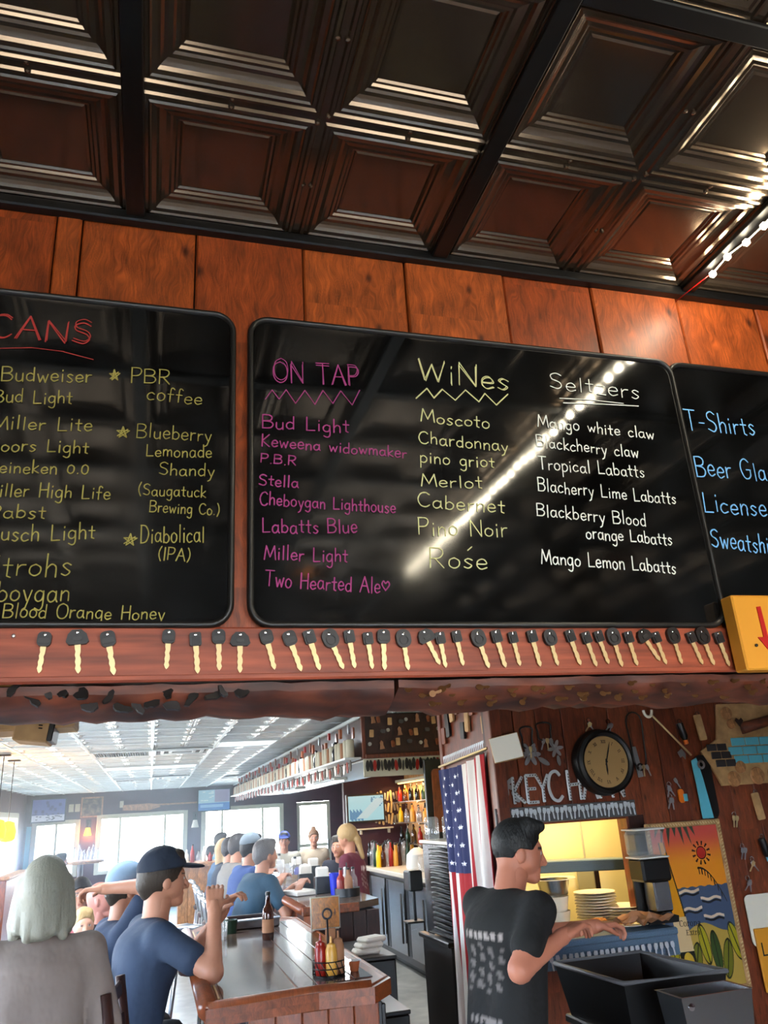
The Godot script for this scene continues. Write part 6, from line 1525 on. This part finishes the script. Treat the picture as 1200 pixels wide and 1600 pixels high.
	person("blond bartender with a ponytail in a maroon T-shirt and pale jeans", {"top": Vector3(1.916, 1.553, -8.35), "yaw": -58.0, "s": 0.95, "lean": 0.16, "nod": 0.3, "style": "tail", "hair": Color(0.66, 0.54, 0.36), "shirt": Color(0.36, 0.10, 0.18), "back_print": Color(0.85, 0.80, 0.80), "pants": Color(0.60, 0.68, 0.74), "wr": Vector3(1.81, 1.077, -8.75), "wl": Vector3(1.697, 1.088, -8.3), "sleeve": 0.7})

# ------------------------------------------------------------------ helpers: naming
var M := {}
var taken := {}
var cache := {}
var rng := RandomNumberGenerator.new()

func numbered(called: String) -> String:
	var n: int = taken.get(called, 0)
	taken[called] = n + 1
	return called if n == 0 else "%s_%03d" % [called, n]

func tag(o: Node, label: String, category: String, group := "") -> Node:
	o.set_meta("label", label)
	o.set_meta("category", category)
	if group != "":
		o.set_meta("group", group)
	return o

func thing(called: String, label: String, category: String, at := Vector3.ZERO, turn := 0.0, group := "") -> Node3D:
	var o := Node3D.new()
	o.name = numbered(called)
	add_child(o)
	o.position = at
	o.rotation.y = turn
	tag(o, label, category, group)
	return o

func part(parent: Node3D, called: String, mesh: Mesh, m: Material, at := Vector3.ZERO, rot := Vector3.ZERO) -> MeshInstance3D:
	var o := MeshInstance3D.new()
	o.name = called
	o.mesh = mesh
	o.material_override = m
	o.position = at
	o.rotation = rot
	parent.add_child(o, true)
	return o

func solo(called: String, label: String, category: String, mesh: Mesh, m: Material, at := Vector3.ZERO, rot := Vector3.ZERO, group := "") -> MeshInstance3D:
	var o := part(self, numbered(called), mesh, m, at, rot)
	tag(o, label, category, group)
	return o

func struct(called: String, mesh: Mesh, m: Material, at := Vector3.ZERO, rot := Vector3.ZERO) -> MeshInstance3D:
	var o := part(self, called, mesh, m, at, rot)
	o.set_meta("kind", "structure")
	return o

func dup(o: Node3D, at: Vector3, turn := 0.0, label := "") -> Node3D:
	var c: Node3D = o.duplicate()
	c.name = numbered(str(o.name).rstrip("0123456789").trim_suffix("_"))
	add_child(c)
	c.position = at
	c.rotation.y = turn
	if label != "":
		c.set_meta("label", label)
	return c

# ------------------------------------------------------------------ helpers: shapes
func tri(st: SurfaceTool, a: Vector3, b: Vector3, c: Vector3, inside: Vector3) -> void:
	var n := (b - a).cross(c - a)
	if n.dot((a + b + c) / 3.0 - inside) > 0.0:
		var k := b
		b = c
		c = k
	for v in [a, b, c]:
		st.add_vertex(v)

func quad(st: SurfaceTool, a: Vector3, b: Vector3, c: Vector3, d: Vector3, inside: Vector3) -> void:
	tri(st, a, b, c, inside)
	tri(st, a, c, d, inside)

func begin(group := -1) -> SurfaceTool:
	var st := SurfaceTool.new()
	st.begin(Mesh.PRIMITIVE_TRIANGLES)
	st.set_smooth_group(group)
	return st

func done(st: SurfaceTool) -> ArrayMesh:
	st.generate_normals()
	return st.commit()

# a box with chamfered edges, added to a surface
func add_box(st: SurfaceTool, at: Vector3, size: Vector3, b := 0.004, basis := Basis.IDENTITY) -> void:
	var h := size / 2.0
	b = minf(b, minf(h.x, minf(h.y, h.z)) * 0.8)
	var p := func(sx: int, sy: int, sz: int, axis: int) -> Vector3:
		var v := Vector3(sx * (h.x - (0.0 if axis == 0 else b)), sy * (h.y - (0.0 if axis == 1 else b)), sz * (h.z - (0.0 if axis == 2 else b)))
		return at + basis * v
	for s in [-1, 1]:
		quad(st, p.call(s, -1, -1, 0), p.call(s, 1, -1, 0), p.call(s, 1, 1, 0), p.call(s, -1, 1, 0), at)
		quad(st, p.call(-1, s, -1, 1), p.call(1, s, -1, 1), p.call(1, s, 1, 1), p.call(-1, s, 1, 1), at)
		quad(st, p.call(-1, -1, s, 2), p.call(1, -1, s, 2), p.call(1, 1, s, 2), p.call(-1, 1, s, 2), at)
		for t in [-1, 1]:
			quad(st, p.call(s, t, -1, 0), p.call(s, t, 1, 0), p.call(s, t, 1, 1), p.call(s, t, -1, 1), at)
			quad(st, p.call(s, -1, t, 0), p.call(s, 1, t, 0), p.call(s, 1, t, 2), p.call(s, -1, t, 2), at)
			quad(st, p.call(-1, s, t, 1), p.call(1, s, t, 1), p.call(1, s, t, 2), p.call(-1, s, t, 2), at)
			for w in [-1, 1]:
				tri(st, p.call(s, t, w, 0), p.call(s, t, w, 1), p.call(s, t, w, 2), at)

func bb(x: float, y: float, z: float, b := 0.004) -> ArrayMesh:
	var key := "box%f,%f,%f,%f" % [x, y, z, b]
	if not cache.has(key):
		var st := begin()
		add_box(st, Vector3.ZERO, Vector3(x, y, z), b)
		cache[key] = done(st)
	return cache[key]

func boxes(list: Array, b := 0.003) -> ArrayMesh:
	var st := begin()
	for e in list:
		add_box(st, e[0], e[1], b)
	return done(st)

# a profile of (radius, height) turned about y
func lathe(prof: Array, seg := 20) -> ArrayMesh:
	var st := begin(0)
	var group := 0
	for i in prof.size() - 1:
		var a: Vector2 = prof[i]
		var b: Vector2 = prof[i + 1]
		if i > 0:
			var before: Vector2 = (a - prof[i - 1]).normalized()
			if before.dot((b - a).normalized()) < 0.8:
				group += 1
		st.set_smooth_group(group)
		var out := Vector2(b.y - a.y, a.x - b.x)
		for k in seg:
			var t0 := TAU * k / seg
			var t1 := TAU * (k + 1) / seg
			var d0 := Vector3(cos(t0), 0, sin(t0))
			var d1 := Vector3(cos(t1), 0, sin(t1))
			var mid := (d0 + d1).normalized() * (a.x + b.x) / 2.0 + Vector3.UP * (a.y + b.y) / 2.0
			var inside := mid - ((d0 + d1).normalized() * out.x + Vector3.UP * out.y) * 10.0
			var q := [d0 * a.x + Vector3.UP * a.y, d1 * a.x + Vector3.UP * a.y, d1 * b.x + Vector3.UP * b.y, d0 * b.x + Vector3.UP * b.y]
			if a.x > 1e-5:
				tri(st, q[0], q[1], q[2], inside)
			if b.x > 1e-5:
				tri(st, q[0], q[2], q[3], inside)
	return done(st)

func add_tube(st: SurfaceTool, pts: Array, r0: float, r1 := -1.0, seg := 8) -> void:
	if r1 < 0.0:
		r1 = r0
	var rings := []
	var n := pts.size()
	var side := Vector3.ZERO
	for i in n:
		var d: Vector3 = (pts[mini(i + 1, n - 1)] - pts[maxi(i - 1, 0)]).normalized()
		if side == Vector3.ZERO:
			side = d.cross(Vector3.UP if absf(d.y) < 0.9 else Vector3.RIGHT).normalized()
		side = (side - d * side.dot(d)).normalized()
		var up := side.cross(d)
		var r := lerpf(r0, r1, float(i) / (n - 1))
		var ring := []
		for k in seg:
			var t := TAU * k / seg
			ring.append(pts[i] + (side * cos(t) + up * sin(t)) * r)
		rings.append(ring)
	for i in n - 1:
		var mid: Vector3 = (pts[i] + pts[i + 1]) / 2.0
		for k in seg:
			var j := (k + 1) % seg
			quad(st, rings[i][k], rings[i][j], rings[i + 1][j], rings[i + 1][k], mid)
	for e in [[0, 1], [n - 1, n - 2]]:
		for k in seg:
			tri(st, pts[e[0]], rings[e[0]][k], rings[e[0]][(k + 1) % seg], pts[e[1]])

func tube(pts: Array, r0: float, r1 := -1.0, seg := 8) -> ArrayMesh:
	var st := begin(0)
	add_tube(st, pts, r0, r1, seg)
	return done(st)

# an outline in x and y pushed out along z by depth, centred on z = 0
func prism(poly: Array, depth: float) -> ArrayMesh:
	var st := begin()
	var flat := PackedVector2Array(poly)
	var index := Geometry2D.triangulate_polygon(flat)
	for s in [-1.0, 1.0]:
		var z: float = s * depth / 2.0
		for i in range(0, index.size(), 3):
			var q := []
			for k in 3:
				q.append(Vector3(flat[index[i + k]].x, flat[index[i + k]].y, z))
			tri(st, q[0], q[1], q[2], q[0] - Vector3(0, 0, s))
	var turn := -1.0 if Geometry2D.is_polygon_clockwise(flat) else 1.0
	for i in flat.size():
		var a := flat[i]
		var b := flat[(i + 1) % flat.size()]
		var out := Vector2(b.y - a.y, a.x - b.x) * turn
		var mid := Vector3((a.x + b.x) / 2.0 - out.x * 5.0, (a.y + b.y) / 2.0 - out.y * 5.0, 0)
		quad(st, Vector3(a.x, a.y, -depth / 2.0), Vector3(b.x, b.y, -depth / 2.0), Vector3(b.x, b.y, depth / 2.0), Vector3(a.x, a.y, depth / 2.0), mid)
	return done(st)

func round_rect(w: float, h: float, r: float, n := 5) -> Array:
	var out := []
	for c in [[1, 1, 0.0], [-1, 1, 0.25], [-1, -1, 0.5], [1, -1, 0.75]]:
		for k in n + 1:
			var t: float = TAU * (c[2] + 0.25 * k / n)
			out.append(Vector2(c[0] * (w / 2.0 - r) + cos(t) * r, c[1] * (h / 2.0 - r) + sin(t) * r))
	return out

func ellipse(w: float, h: float, n := 18) -> Array:
	var out := []
	for k in n:
		out.append(Vector2(cos(TAU * k / n) * w, sin(TAU * k / n) * h))
	return out

# a raised frame that follows a rounded rectangle
func ring_frame(w: float, h: float, r: float, wide: float, depth: float) -> ArrayMesh:
	var st := begin(0)
	var outer := round_rect(w, h, r, 7)
	var section := [Vector2(0, 0), Vector2(0, depth * 0.6), Vector2(wide * 0.25, depth), Vector2(wide * 0.75, depth), Vector2(wide, depth * 0.5), Vector2(wide, 0)]
	var n := outer.size()
	for k in n:
		for s in section.size() - 1:
			var q := []
			for e in [[k, s], [k, s + 1], [(k + 1) % n, s + 1], [(k + 1) % n, s]]:
				var p: Vector2 = outer[e[0]]
				var before: Vector2 = outer[(e[0] + n - 1) % n]
				var after: Vector2 = outer[(e[0] + 1) % n]
				var t := (after - before).normalized()
				var inward := Vector2(-t.y, t.x)
				var v: Vector2 = p + inward * section[e[1]].x
				q.append(Vector3(v.x, v.y, section[e[1]].y))
			var core: Vector3 = (q[0] + q[2]) / 2.0
			var c2: Vector2 = outer[k] * (1.0 - wide / 2.0 / outer[k].length())
			quad(st, q[0], q[1], q[2], q[3], Vector3(c2.x, c2.y, 0.0) if core.z > 0.0 else core)
	return done(st)

# ------------------------------------------------------------------ helpers: handwriting made of pen strokes
const PEN := {
	"A": [8.0, "-0 0,4 10,8 0|-1.5 4,6.5 4"], "B": [7.0, "-0.2 0,0 10|0 10,4 10,6 8.5,5 6,0 5.3|0 5.3,5 5,6.8 2.8,5 0.3,0 0"],
	"C": [7.0, "6.5 8.5,4.5 10,1.5 9,0 5,1.5 1,4.5 0,6.8 1.5"], "D": [7.5, "-0.5 0,0.5 10|0.2 10,4.5 9.5,7 5.5,5 1,0.3 0"], "E": [6.0, "-6 10,0 10,0 0,6 0|-0 5,5 5"],
	"G": [7.5, "6.5 8.5,4 10,1 8.5,0 5,1.5 1,4 0,6.5 1.5,6.8 4.5|-4 4.5,7.2 4.5"], "H": [7.0, "-0.5 0,0.5 10|-6.5 0,6.5 10|-0.5 5,6.5 5.3"], "I": [2.0, "-1 0,1 10"],
	"K": [6.8, "-0.5 0,0.5 10|-6 10,0.5 4.5,6.5 0"], "L": [6.0, "-0.5 10,0.5 0,5.8 0.2"], "M": [9.0, "-0 0,1.2 10,4.5 2,7.8 10,9 0"], "N": [7.5, "-0.5 0,0.5 10,7 0,7.2 10"],
	"O": [8.0, "4 10,1 8.5,0 5,1 1.5,4 0,7 1.5,8 5,7 8.5,4 10"], "P": [6.5, "-0.5 0,0.5 10|0.2 10,5 9.8,6.2 7.5,4.5 5,0.5 4.6"], "R": [7.0, "-0.5 0,0.5 10|0.2 10,5 9.8,6.2 7.5,4.5 5,0.5 4.6|-2.5 4.8,6.5 0"],
	"S": [6.5, "6 8.8,3.5 10,0.8 8.6,1.2 6.2,4.8 4.6,6 2.2,4 0.1,0.3 1.2"], "T": [7.5, "-0 10,7.5 10|-3.8 10,3.8 0"], "W": [10.0, "-0 10,2.5 0,5 8,7.5 0,10 10"], "Y": [7.0, "-0 10,3.5 5,7 10|-3.5 5,3.5 0"],
	"a": [5.6, "4.6 4.6,2.5 5.5,0.5 4,0.4 1.4,2 0,4 1,4.7 3|-4.7 5.4,4.8 1.2,5.6 0"], "b": [5.3, "-0.5 10,0.5 0.2|0.5 4,2.5 5.5,4.8 4,4.8 1.5,2.8 0,0.5 0.8"], "c": [4.8, "4.5 4.6,2.6 5.5,0.5 4,0.3 1.6,2 0,4.6 0.9"],
	"d": [5.4, "4.7 4.4,2.5 5.5,0.5 4,0.4 1.4,2.3 0,4.7 1.2|-4.8 10,4.8 0"], "e": [5.0, "0.4 2.8,4.6 3,4 5,2.4 5.5,0.6 4.2,0.4 1.6,2.2 0,4.8 1"], "f": [4.0, "4.2 9,3 10,1.8 8.6,1.7 0|-0 5.3,3.8 5.3"],
	"g": [5.4, "4.6 4.6,2.5 5.5,0.5 4,0.4 1.6,2 0.2,4 1,4.7 3|4.7 5.3,4.8 -2,3 -4,0.6 -3"], "h": [5.2, "-0.5 10,0.5 0|0.5 3.4,2.4 5.4,4.2 4.8,4.6 3,4.6 0"], "i": [2.0, "-1 5.3,1 0|-1 7.6,1.1 8.2"],
	"k": [5.0, "-0.5 10,0.5 0|-4.4 5.4,0.5 2.4,4.8 0"], "l": [2.0, "-1 10,1 0"], "m": [8.0, "-0.5 5.4,0.5 0|0.5 3.6,2 5.4,3.8 4.6,4 0|4 3.6,5.6 5.4,7.2 4.6,7.5 0"], "n": [5.2, "-0.5 5.4,0.5 0|0.5 3.4,2.4 5.4,4.2 4.8,4.6 3,4.6 0"],
	"o": [5.2, "2.6 5.5,0.6 4.3,0.4 1.4,2.5 0,4.6 1.3,4.8 4,2.6 5.5"], "p": [5.3, "-0.5 5.4,0.5 -4|0.5 4,2.5 5.5,4.8 4,4.8 1.5,2.8 0,0.5 0.8"], "r": [3.8, "-0.5 5.4,0.5 0|0.5 3.2,1.8 5,3.8 5.2"],
	"s": [4.3, "4 4.7,2.2 5.5,0.7 4.4,2.2 2.9,3.8 1.6,2.2 0,0.3 0.7"], "t": [3.9, "-1.9 8.6,1.9 0.6,3.4 0|-0 5.5,3.9 5.5"], "u": [5.2, "0.5 5.4,0.5 1.4,2.2 0,4.4 1.4,4.6 5.4|-4.6 5.4,4.7 0"],
	"w": [7.0, "-0.2 5.4,1.8 0,3.5 4.4,5.2 0,6.8 5.4"], "y": [5.0, "-0.3 5.4,2.5 0.4|-4.8 5.4,2 -3,0.4 -4"], "z": [4.5, "-0.4 5.4,4.2 5.4,0.4 0,4.5 0"], "0": [5.5, "2.8 7,0.8 5.6,0.4 1.8,2.6 0,4.8 1.6,5 5.4,2.8 7"],
	".": [2.0, "-0.8 0,1.1 0.4"], "(": [3.2, "2.6 10.5,0.9 7,0.8 3,2.6 -1"], ")": [3.2, "0.6 10.5,2.3 7,2.4 3,0.6 -1"], "-": [4.5, "-0.5 4.5,4 4.5"], "*": [7.0, "-2 0,3.6 8,5.6 0,0.6 5,7 5,2 0|-1 1,6 6"],
	"<": [6.0, "3 0,0.5 4,1.5 6.5,3 5,4.5 6.5,5.6 4,3 0"], "'": [2.0, "-0 7,1.6 8.8"], " ": [4.5, ""],
}

func strokes_of(ch: String) -> Array:
	var out := []
	for s in (PEN[ch][1] as String).split("|", false):
		var sharp := s.begins_with("-")
		var pts := []
		for p in s.substr(1 if sharp else 0).split(","):
			var xy := p.split(" ")
			pts.append(Vector2(float(xy[0]), float(xy[1])) / 10.0)
		if not sharp:
			pts = smooth(pts)
		out.append(pts)
	return out

func smooth(p: Array) -> Array:
	var out := []
	var n := p.size()
	for i in n - 1:
		var a: Vector2 = p[maxi(i - 1, 0)]
		var b: Vector2 = p[i]
		var c: Vector2 = p[i + 1]
		var d: Vector2 = p[mini(i + 2, n - 1)]
		for k in 4:
			out.append(b.cubic_interpolate(c, a, d, k / 4.0))
	out.append(p[n - 1])
	return out

var layer := 0.0

func add_stroke(st: SurfaceTool, pts: Array, wide: float, z: float) -> void:
	var back := Vector3(0, 0, z - 1.0)
	var n := pts.size()
	for i in n - 1:
		var a: Vector2 = pts[i]
		var b: Vector2 = pts[i + 1]
		var w := wide * rng.randf_range(0.42, 0.56)
		layer = fmod(layer + 0.00002, 0.0012)
		z = layer
		var s := (b - a).orthogonal().normalized() * w
		quad(st, Vector3(a.x + s.x, a.y + s.y, z), Vector3(b.x + s.x, b.y + s.y, z), Vector3(b.x - s.x, b.y - s.y, z), Vector3(a.x - s.x, a.y - s.y, z), Vector3(a.x, a.y, z - 1.0))
		for e in [a, b]:
			z += 0.000006
			for k in 6:
				var t0 := TAU * k / 6
				var t1 := TAU * (k + 1) / 6
				tri(st, Vector3(e.x, e.y, z), Vector3(e.x + cos(t0) * w, e.y + sin(t0) * w, z), Vector3(e.x + cos(t1) * w, e.y + sin(t1) * w, z), Vector3(e.x, e.y, z - 1.0))

# one line of writing from (a) to (b) on a board, as one part of it
func write(board: Node3D, text: String, a: Vector3, b: Vector3, size: float, wide: float, m: Material) -> void:
	var from := Vector2(a.x - board.position.x, a.y - board.position.y)
	var along := Vector2(b.x - a.x, b.y - a.y)
	var total := 0.0
	for ch in text:
		total += PEN[ch][0] / 10.0 + 0.16
	total -= 0.16
	var ux := along / total
	var uy := along.orthogonal().normalized() * -size
	if uy.y < 0.0:
		uy = -uy
	var st := begin()
	var x := 0.0
	for ch in text:
		var up := rng.randf_range(-0.04, 0.06)
		var grow := rng.randf_range(0.92, 1.08)
		for s in strokes_of(ch):
			var pts := []
			for p in s:
				pts.append(from + ux * (x + p.x + p.y * 0.04) + uy * (p.y * grow + up))
			add_stroke(st, pts, wide, 0.0)
		x += PEN[ch][0] / 10.0 + 0.16
	part(board, "chalk_writing", done(st), m, Vector3(0, 0, 0.0006))

func scribble(board: Node3D, pts: Array, wide: float, m: Material) -> void:
	var st := begin()
	var flat := []
	for p in pts:
		flat.append(Vector2(p.x - board.position.x, p.y - board.position.y))
	add_stroke(st, flat, wide, 0.0)
	part(board, "chalk_line", done(st), m, Vector3(0, 0, 0.0006))

# printed lettering
func lettering(parent: Node3D, text: String, size: float, m: Material, at: Vector3, rot := Vector3.ZERO, serif := false, depth := 0.001) -> MeshInstance3D:
	var t := TextMesh.new()
	t.text = text
	var f := SystemFont.new()
	f.font_names = PackedStringArray(["Droid Serif" if serif else "Droid Sans"])
	t.font = f
	t.font_size = 32
	t.pixel_size = size / 24.0
	t.depth = depth
	t.curve_step = 2.0
	return part(parent, "lettering", t, m, at, rot)

# ------------------------------------------------------------------ helpers: materials and textures
func mat(called: String, c: Color, rough := 0.6, metal := 0.0) -> StandardMaterial3D:
	var m := StandardMaterial3D.new()
	m.resource_name = called
	m.albedo_color = c
	m.roughness = rough
	m.metallic = metal
	M[called] = m
	return m

func textured(m: StandardMaterial3D, t: Texture2D, scale: Vector3, offset := Vector3.ZERO, world := false) -> StandardMaterial3D:
	m.albedo_texture = t
	m.uv1_triplanar = true
	m.uv1_world_triplanar = world
	m.uv1_scale = scale
	m.uv1_offset = offset
	return m

func noise_tex(freq: float, low: Color, high: Color, number: int, size := 256, octaves := 4) -> NoiseTexture2D:
	var n := FastNoiseLite.new()
	n.seed = number
	n.frequency = freq
	n.fractal_octaves = octaves
	var g := Gradient.new()
	g.set_color(0, low)
	g.set_color(1, high)
	var t := NoiseTexture2D.new()
	t.width = size
	t.height = size
	t.seamless = true
	t.noise = n
	t.color_ramp = g
	return t

# wood grain along the picture's y, with a few knots; grey values that tint a wood colour
func wood_tex(number: int, knots: int) -> ImageTexture:
	var w := 192
	var h := 384
	var n := FastNoiseLite.new()
	n.seed = number
	n.frequency = 1.0
	n.fractal_octaves = 3
	var r := RandomNumberGenerator.new()
	r.seed = number
	var spots := []
	for k in knots:
		spots.append(Vector2(r.randf_range(20, w - 20), r.randf_range(30, h - 30)))
	var im := Image.create(w, h, false, Image.FORMAT_RGB8)
	for y in h:
		for x in w:
			var u := x + 16.0 * n.get_noise_2d(x * 0.012, y * 0.006)
			var dark := 0.0
			for s in spots:
				var d: Vector2 = Vector2(x - s.x, (y - s.y) * 0.6)
				var l := d.length()
				u += signf(d.x) * 9.0 * exp(-l * l / 300.0)
				dark = maxf(dark, exp(-l * l / 30.0))
			var ring := 0.5 + 0.5 * sin(u * 0.42 + 4.0 * n.get_noise_2d(u * 0.05, y * 0.002))
			var fine := n.get_noise_2d(u * 0.5, y * 0.02)
			var v := 0.78 + 0.26 * ring * n.get_noise_2d(u * 0.03 + 50.0, y * 0.01 + 9.0) + 0.20 * fine + 0.12 * n.get_noise_2d(x * 0.02 + 7.0, y * 0.012)
			v = clampf(v * (1.0 - 0.55 * dark), 0.15, 1.0)
			im.set_pixel(x, y, Color(v, v * (0.97 - 0.05 * dark), v * (0.94 - 0.05 * dark)))
	return ImageTexture.create_from_image(im)

func glass(called: String, c: Color, alpha: float) -> StandardMaterial3D:
	var m := mat(called, Color(c.r, c.g, c.b, alpha), 0.03)
	m.transparency = BaseMaterial3D.TRANSPARENCY_ALPHA
	return m

func glow(called: String, c: Color, energy: float) -> StandardMaterial3D:
	var m := mat(called, c, 0.4)
	m.emission_enabled = true
	m.emission = c
	m.emission_energy_multiplier = energy
	return m

func omni(at: Vector3, c: Color, energy: float, size := 0.05, parent: Node3D = self) -> void:
	var l := OmniLight3D.new()
	l.name = numbered("lamp_light")
	l.light_color = c
	l.light_energy = energy
	l.light_size = size
	l.omni_range = 30.0
	l.omni_attenuation = 2.0
	l.shadow_enabled = true
	parent.add_child(l, true)
	l.position = at

func area(at: Vector3, rot: Vector3, size: Vector2, c: Color, energy: float, parent: Node3D = self) -> void:
	var l := AreaLight3D.new()
	l.name = numbered("panel_light")
	l.area_size = size
	l.light_color = c
	l.light_energy = energy
	l.area_normalize_energy = true
	l.area_range = 40.0
	l.shadow_enabled = true
	parent.add_child(l, true)
	l.position = at
	l.rotation = rot

# ------------------------------------------------------------------ helpers: bodies as one smooth surface
# shapes: [0, a, b, radius a, radius b, blend] tapered capsule; [1, centre, radii, basis, blend] ellipsoid; [2, centre, radius, blend] hollow; [3, point, normal] keep the side the normal points away from
func blob(shapes: Array, cell: float, into: Array, paint: Callable) -> void:
	var lo := Vector3(1e9, 1e9, 1e9)
	var hi := -lo
	for s in shapes:
		if s[0] == 0:
			for e in [[s[1], s[3]], [s[2], s[4]]]:
				lo = lo.min(e[0] - Vector3.ONE * e[1])
				hi = hi.max(e[0] + Vector3.ONE * e[1])
		elif s[0] == 1:
			var big: float = maxf(s[2].x, maxf(s[2].y, s[2].z))
			lo = lo.min(s[1] - Vector3.ONE * big)
			hi = hi.max(s[1] + Vector3.ONE * big)
	lo -= Vector3.ONE * cell * 2.5
	hi += Vector3.ONE * cell * 2.5
	var nx := int((hi.x - lo.x) / cell) + 1
	var ny := int((hi.y - lo.y) / cell) + 1
	var nz := int((hi.z - lo.z) / cell) + 1
	var f := PackedFloat32Array()
	f.resize(nx * ny * nz)
	f.fill(1.0)
	for s in shapes:
		var a := lo
		var b := hi
		var k := 0.01
		if s[0] == 0:
			k = s[5]
			var pad := Vector3.ONE * (k + cell * 2.0)
			a = (s[1] - Vector3.ONE * s[3]).min(s[2] - Vector3.ONE * s[4]) - pad
			b = (s[1] + Vector3.ONE * s[3]).max(s[2] + Vector3.ONE * s[4]) + pad
		elif s[0] == 1:
			k = s[4]
			var big: float = maxf(s[2].x, maxf(s[2].y, s[2].z)) + k + cell * 2.0
			a = s[1] - Vector3.ONE * big
			b = s[1] + Vector3.ONE * big
		elif s[0] == 2:
			k = s[3]
			a = s[1] - Vector3.ONE * (s[2] + k + cell)
			b = s[1] + Vector3.ONE * (s[2] + k + cell)
		var x0 := maxi(0, int((a.x - lo.x) / cell))
		var x1 := mini(nx - 1, int((b.x - lo.x) / cell) + 1)
		var y0 := maxi(0, int((a.y - lo.y) / cell))
		var y1 := mini(ny - 1, int((b.y - lo.y) / cell) + 1)
		var z0 := maxi(0, int((a.z - lo.z) / cell))
		var z1 := mini(nz - 1, int((b.z - lo.z) / cell) + 1)
		var kind: int = s[0]
		var pa: Vector3 = s[1]
		var ba := Vector3.ZERO
		var ll := 1.0
		var turn := Basis.IDENTITY
		var rr := Vector3.ONE
		if kind == 0:
			ba = s[2] - pa
			ll = maxf(ba.length_squared(), 1e-9)
		elif kind == 1:
			rr = s[2]
			turn = (s[3] as Basis).transposed()
		elif kind == 3:
			ba = s[2]
		for z in range(z0, z1 + 1):
			for y in range(y0, y1 + 1):
				var at := (z * ny + y) * nx
				for x in range(x0, x1 + 1):
					var p := lo + Vector3(x, y, z) * cell - pa
					var old := f[at + x]
					var d := 0.0
					if kind == 0:
						var t := clampf(p.dot(ba) / ll, 0.0, 1.0)
						d = (p - ba * t).length() - lerpf(s[3], s[4], t)
					elif kind == 1:
						var q := turn * p
						var k0 := (q / rr).length()
						var k1 := (q / (rr * rr)).length()
						d = k0 * (k0 - 1.0) / maxf(k1, 1e-6)
					elif kind == 2:
						d = s[2] - p.length()
						f[at + x] = maxf(old, d)
						continue
					else:
						f[at + x] = maxf(old, p.dot(ba))
						continue
					var h := maxf(k - absf(old - d), 0.0) / k
					f[at + x] = minf(old, d) - h * h * k * 0.25
	var vertex: PackedVector3Array = into[0]
	var normal: PackedVector3Array = into[1]
	var color: PackedColorArray = into[2]
	var index: PackedInt32Array = into[3]
	var own := PackedInt32Array()
	own.resize(nx * ny * nz)
	own.fill(-1)
	var sx := 1
	var sy := nx
	var sz := nx * ny
	var corner := [0, sx, sy, sx + sy, sz, sx + sz, sy + sz, sx + sy + sz]
	var where := [Vector3(0, 0, 0), Vector3(1, 0, 0), Vector3(0, 1, 0), Vector3(1, 1, 0), Vector3(0, 0, 1), Vector3(1, 0, 1), Vector3(0, 1, 1), Vector3(1, 1, 1)]
	var edges := [[0, 1], [2, 3], [4, 5], [6, 7], [0, 2], [1, 3], [4, 6], [5, 7], [0, 4], [1, 5], [2, 6], [3, 7]]
	for z in nz - 1:
		for y in ny - 1:
			var at := (z * ny + y) * nx
			for x in nx - 1:
				var i := at + x
				var neg := 0
				for c in corner:
					if f[i + c] < 0.0:
						neg += 1
				if neg == 0 or neg == 8:
					continue
				var sum := Vector3.ZERO
				var n := 0
				for e in edges:
					var fa := f[i + corner[e[0]]]
					var fb := f[i + corner[e[1]]]
					if (fa < 0.0) != (fb < 0.0):
						sum += where[e[0]].lerp(where[e[1]], fa / (fa - fb))
						n += 1
				var g := Vector3(f[i + 1] - f[i] + f[i + 1 + sy + sz] - f[i + sy + sz], f[i + sy] - f[i] + f[i + sx + sy + sz] - f[i + sx + sz], f[i + sz] - f[i] + f[i + sx + sy + sz] - f[i + sx + sy])
				own[i] = vertex.size()
				var v := lo + (Vector3(x, y, z) + sum / n) * cell
				vertex.append(v)
				normal.append(g.normalized() if g.length_squared() > 1e-12 else Vector3.UP)
				color.append(paint.call(v))
	for z in range(1, nz - 1):
		for y in range(1, ny - 1):
			var at := (z * ny + y) * nx
			for x in range(1, nx - 1):
				var i := at + x
				var inside := f[i] < 0.0
				for axis in 3:
					var step: int = [sx, sy, sz][axis]
					if (f[i + step] < 0.0) == inside:
						continue
					var u: int = [sy, sz, sx][axis]
					var w: int = [sz, sx, sy][axis]
					var q := [own[i], own[i - u], own[i - u - w], own[i - w]]
					if q.min() < 0:
						continue
					if inside:
						q = [q[0], q[3], q[2], q[1]]
					index.append_array(PackedInt32Array([q[0], q[1], q[2], q[0], q[2], q[3]]))
	into[0] = vertex
	into[1] = normal
	into[2] = color
	into[3] = index

func blob_mesh(into: Array) -> ArrayMesh:
	var arrays := []
	arrays.resize(Mesh.ARRAY_MAX)
	arrays[Mesh.ARRAY_VERTEX] = into[0]
	arrays[Mesh.ARRAY_NORMAL] = into[1]
	arrays[Mesh.ARRAY_COLOR] = into[2]
	arrays[Mesh.ARRAY_INDEX] = into[3]
	var m := ArrayMesh.new()
	m.add_surface_from_arrays(Mesh.PRIMITIVE_TRIANGLES, arrays)
	return m

func empty() -> Array:
	return [PackedVector3Array(), PackedVector3Array(), PackedColorArray(), PackedInt32Array()]
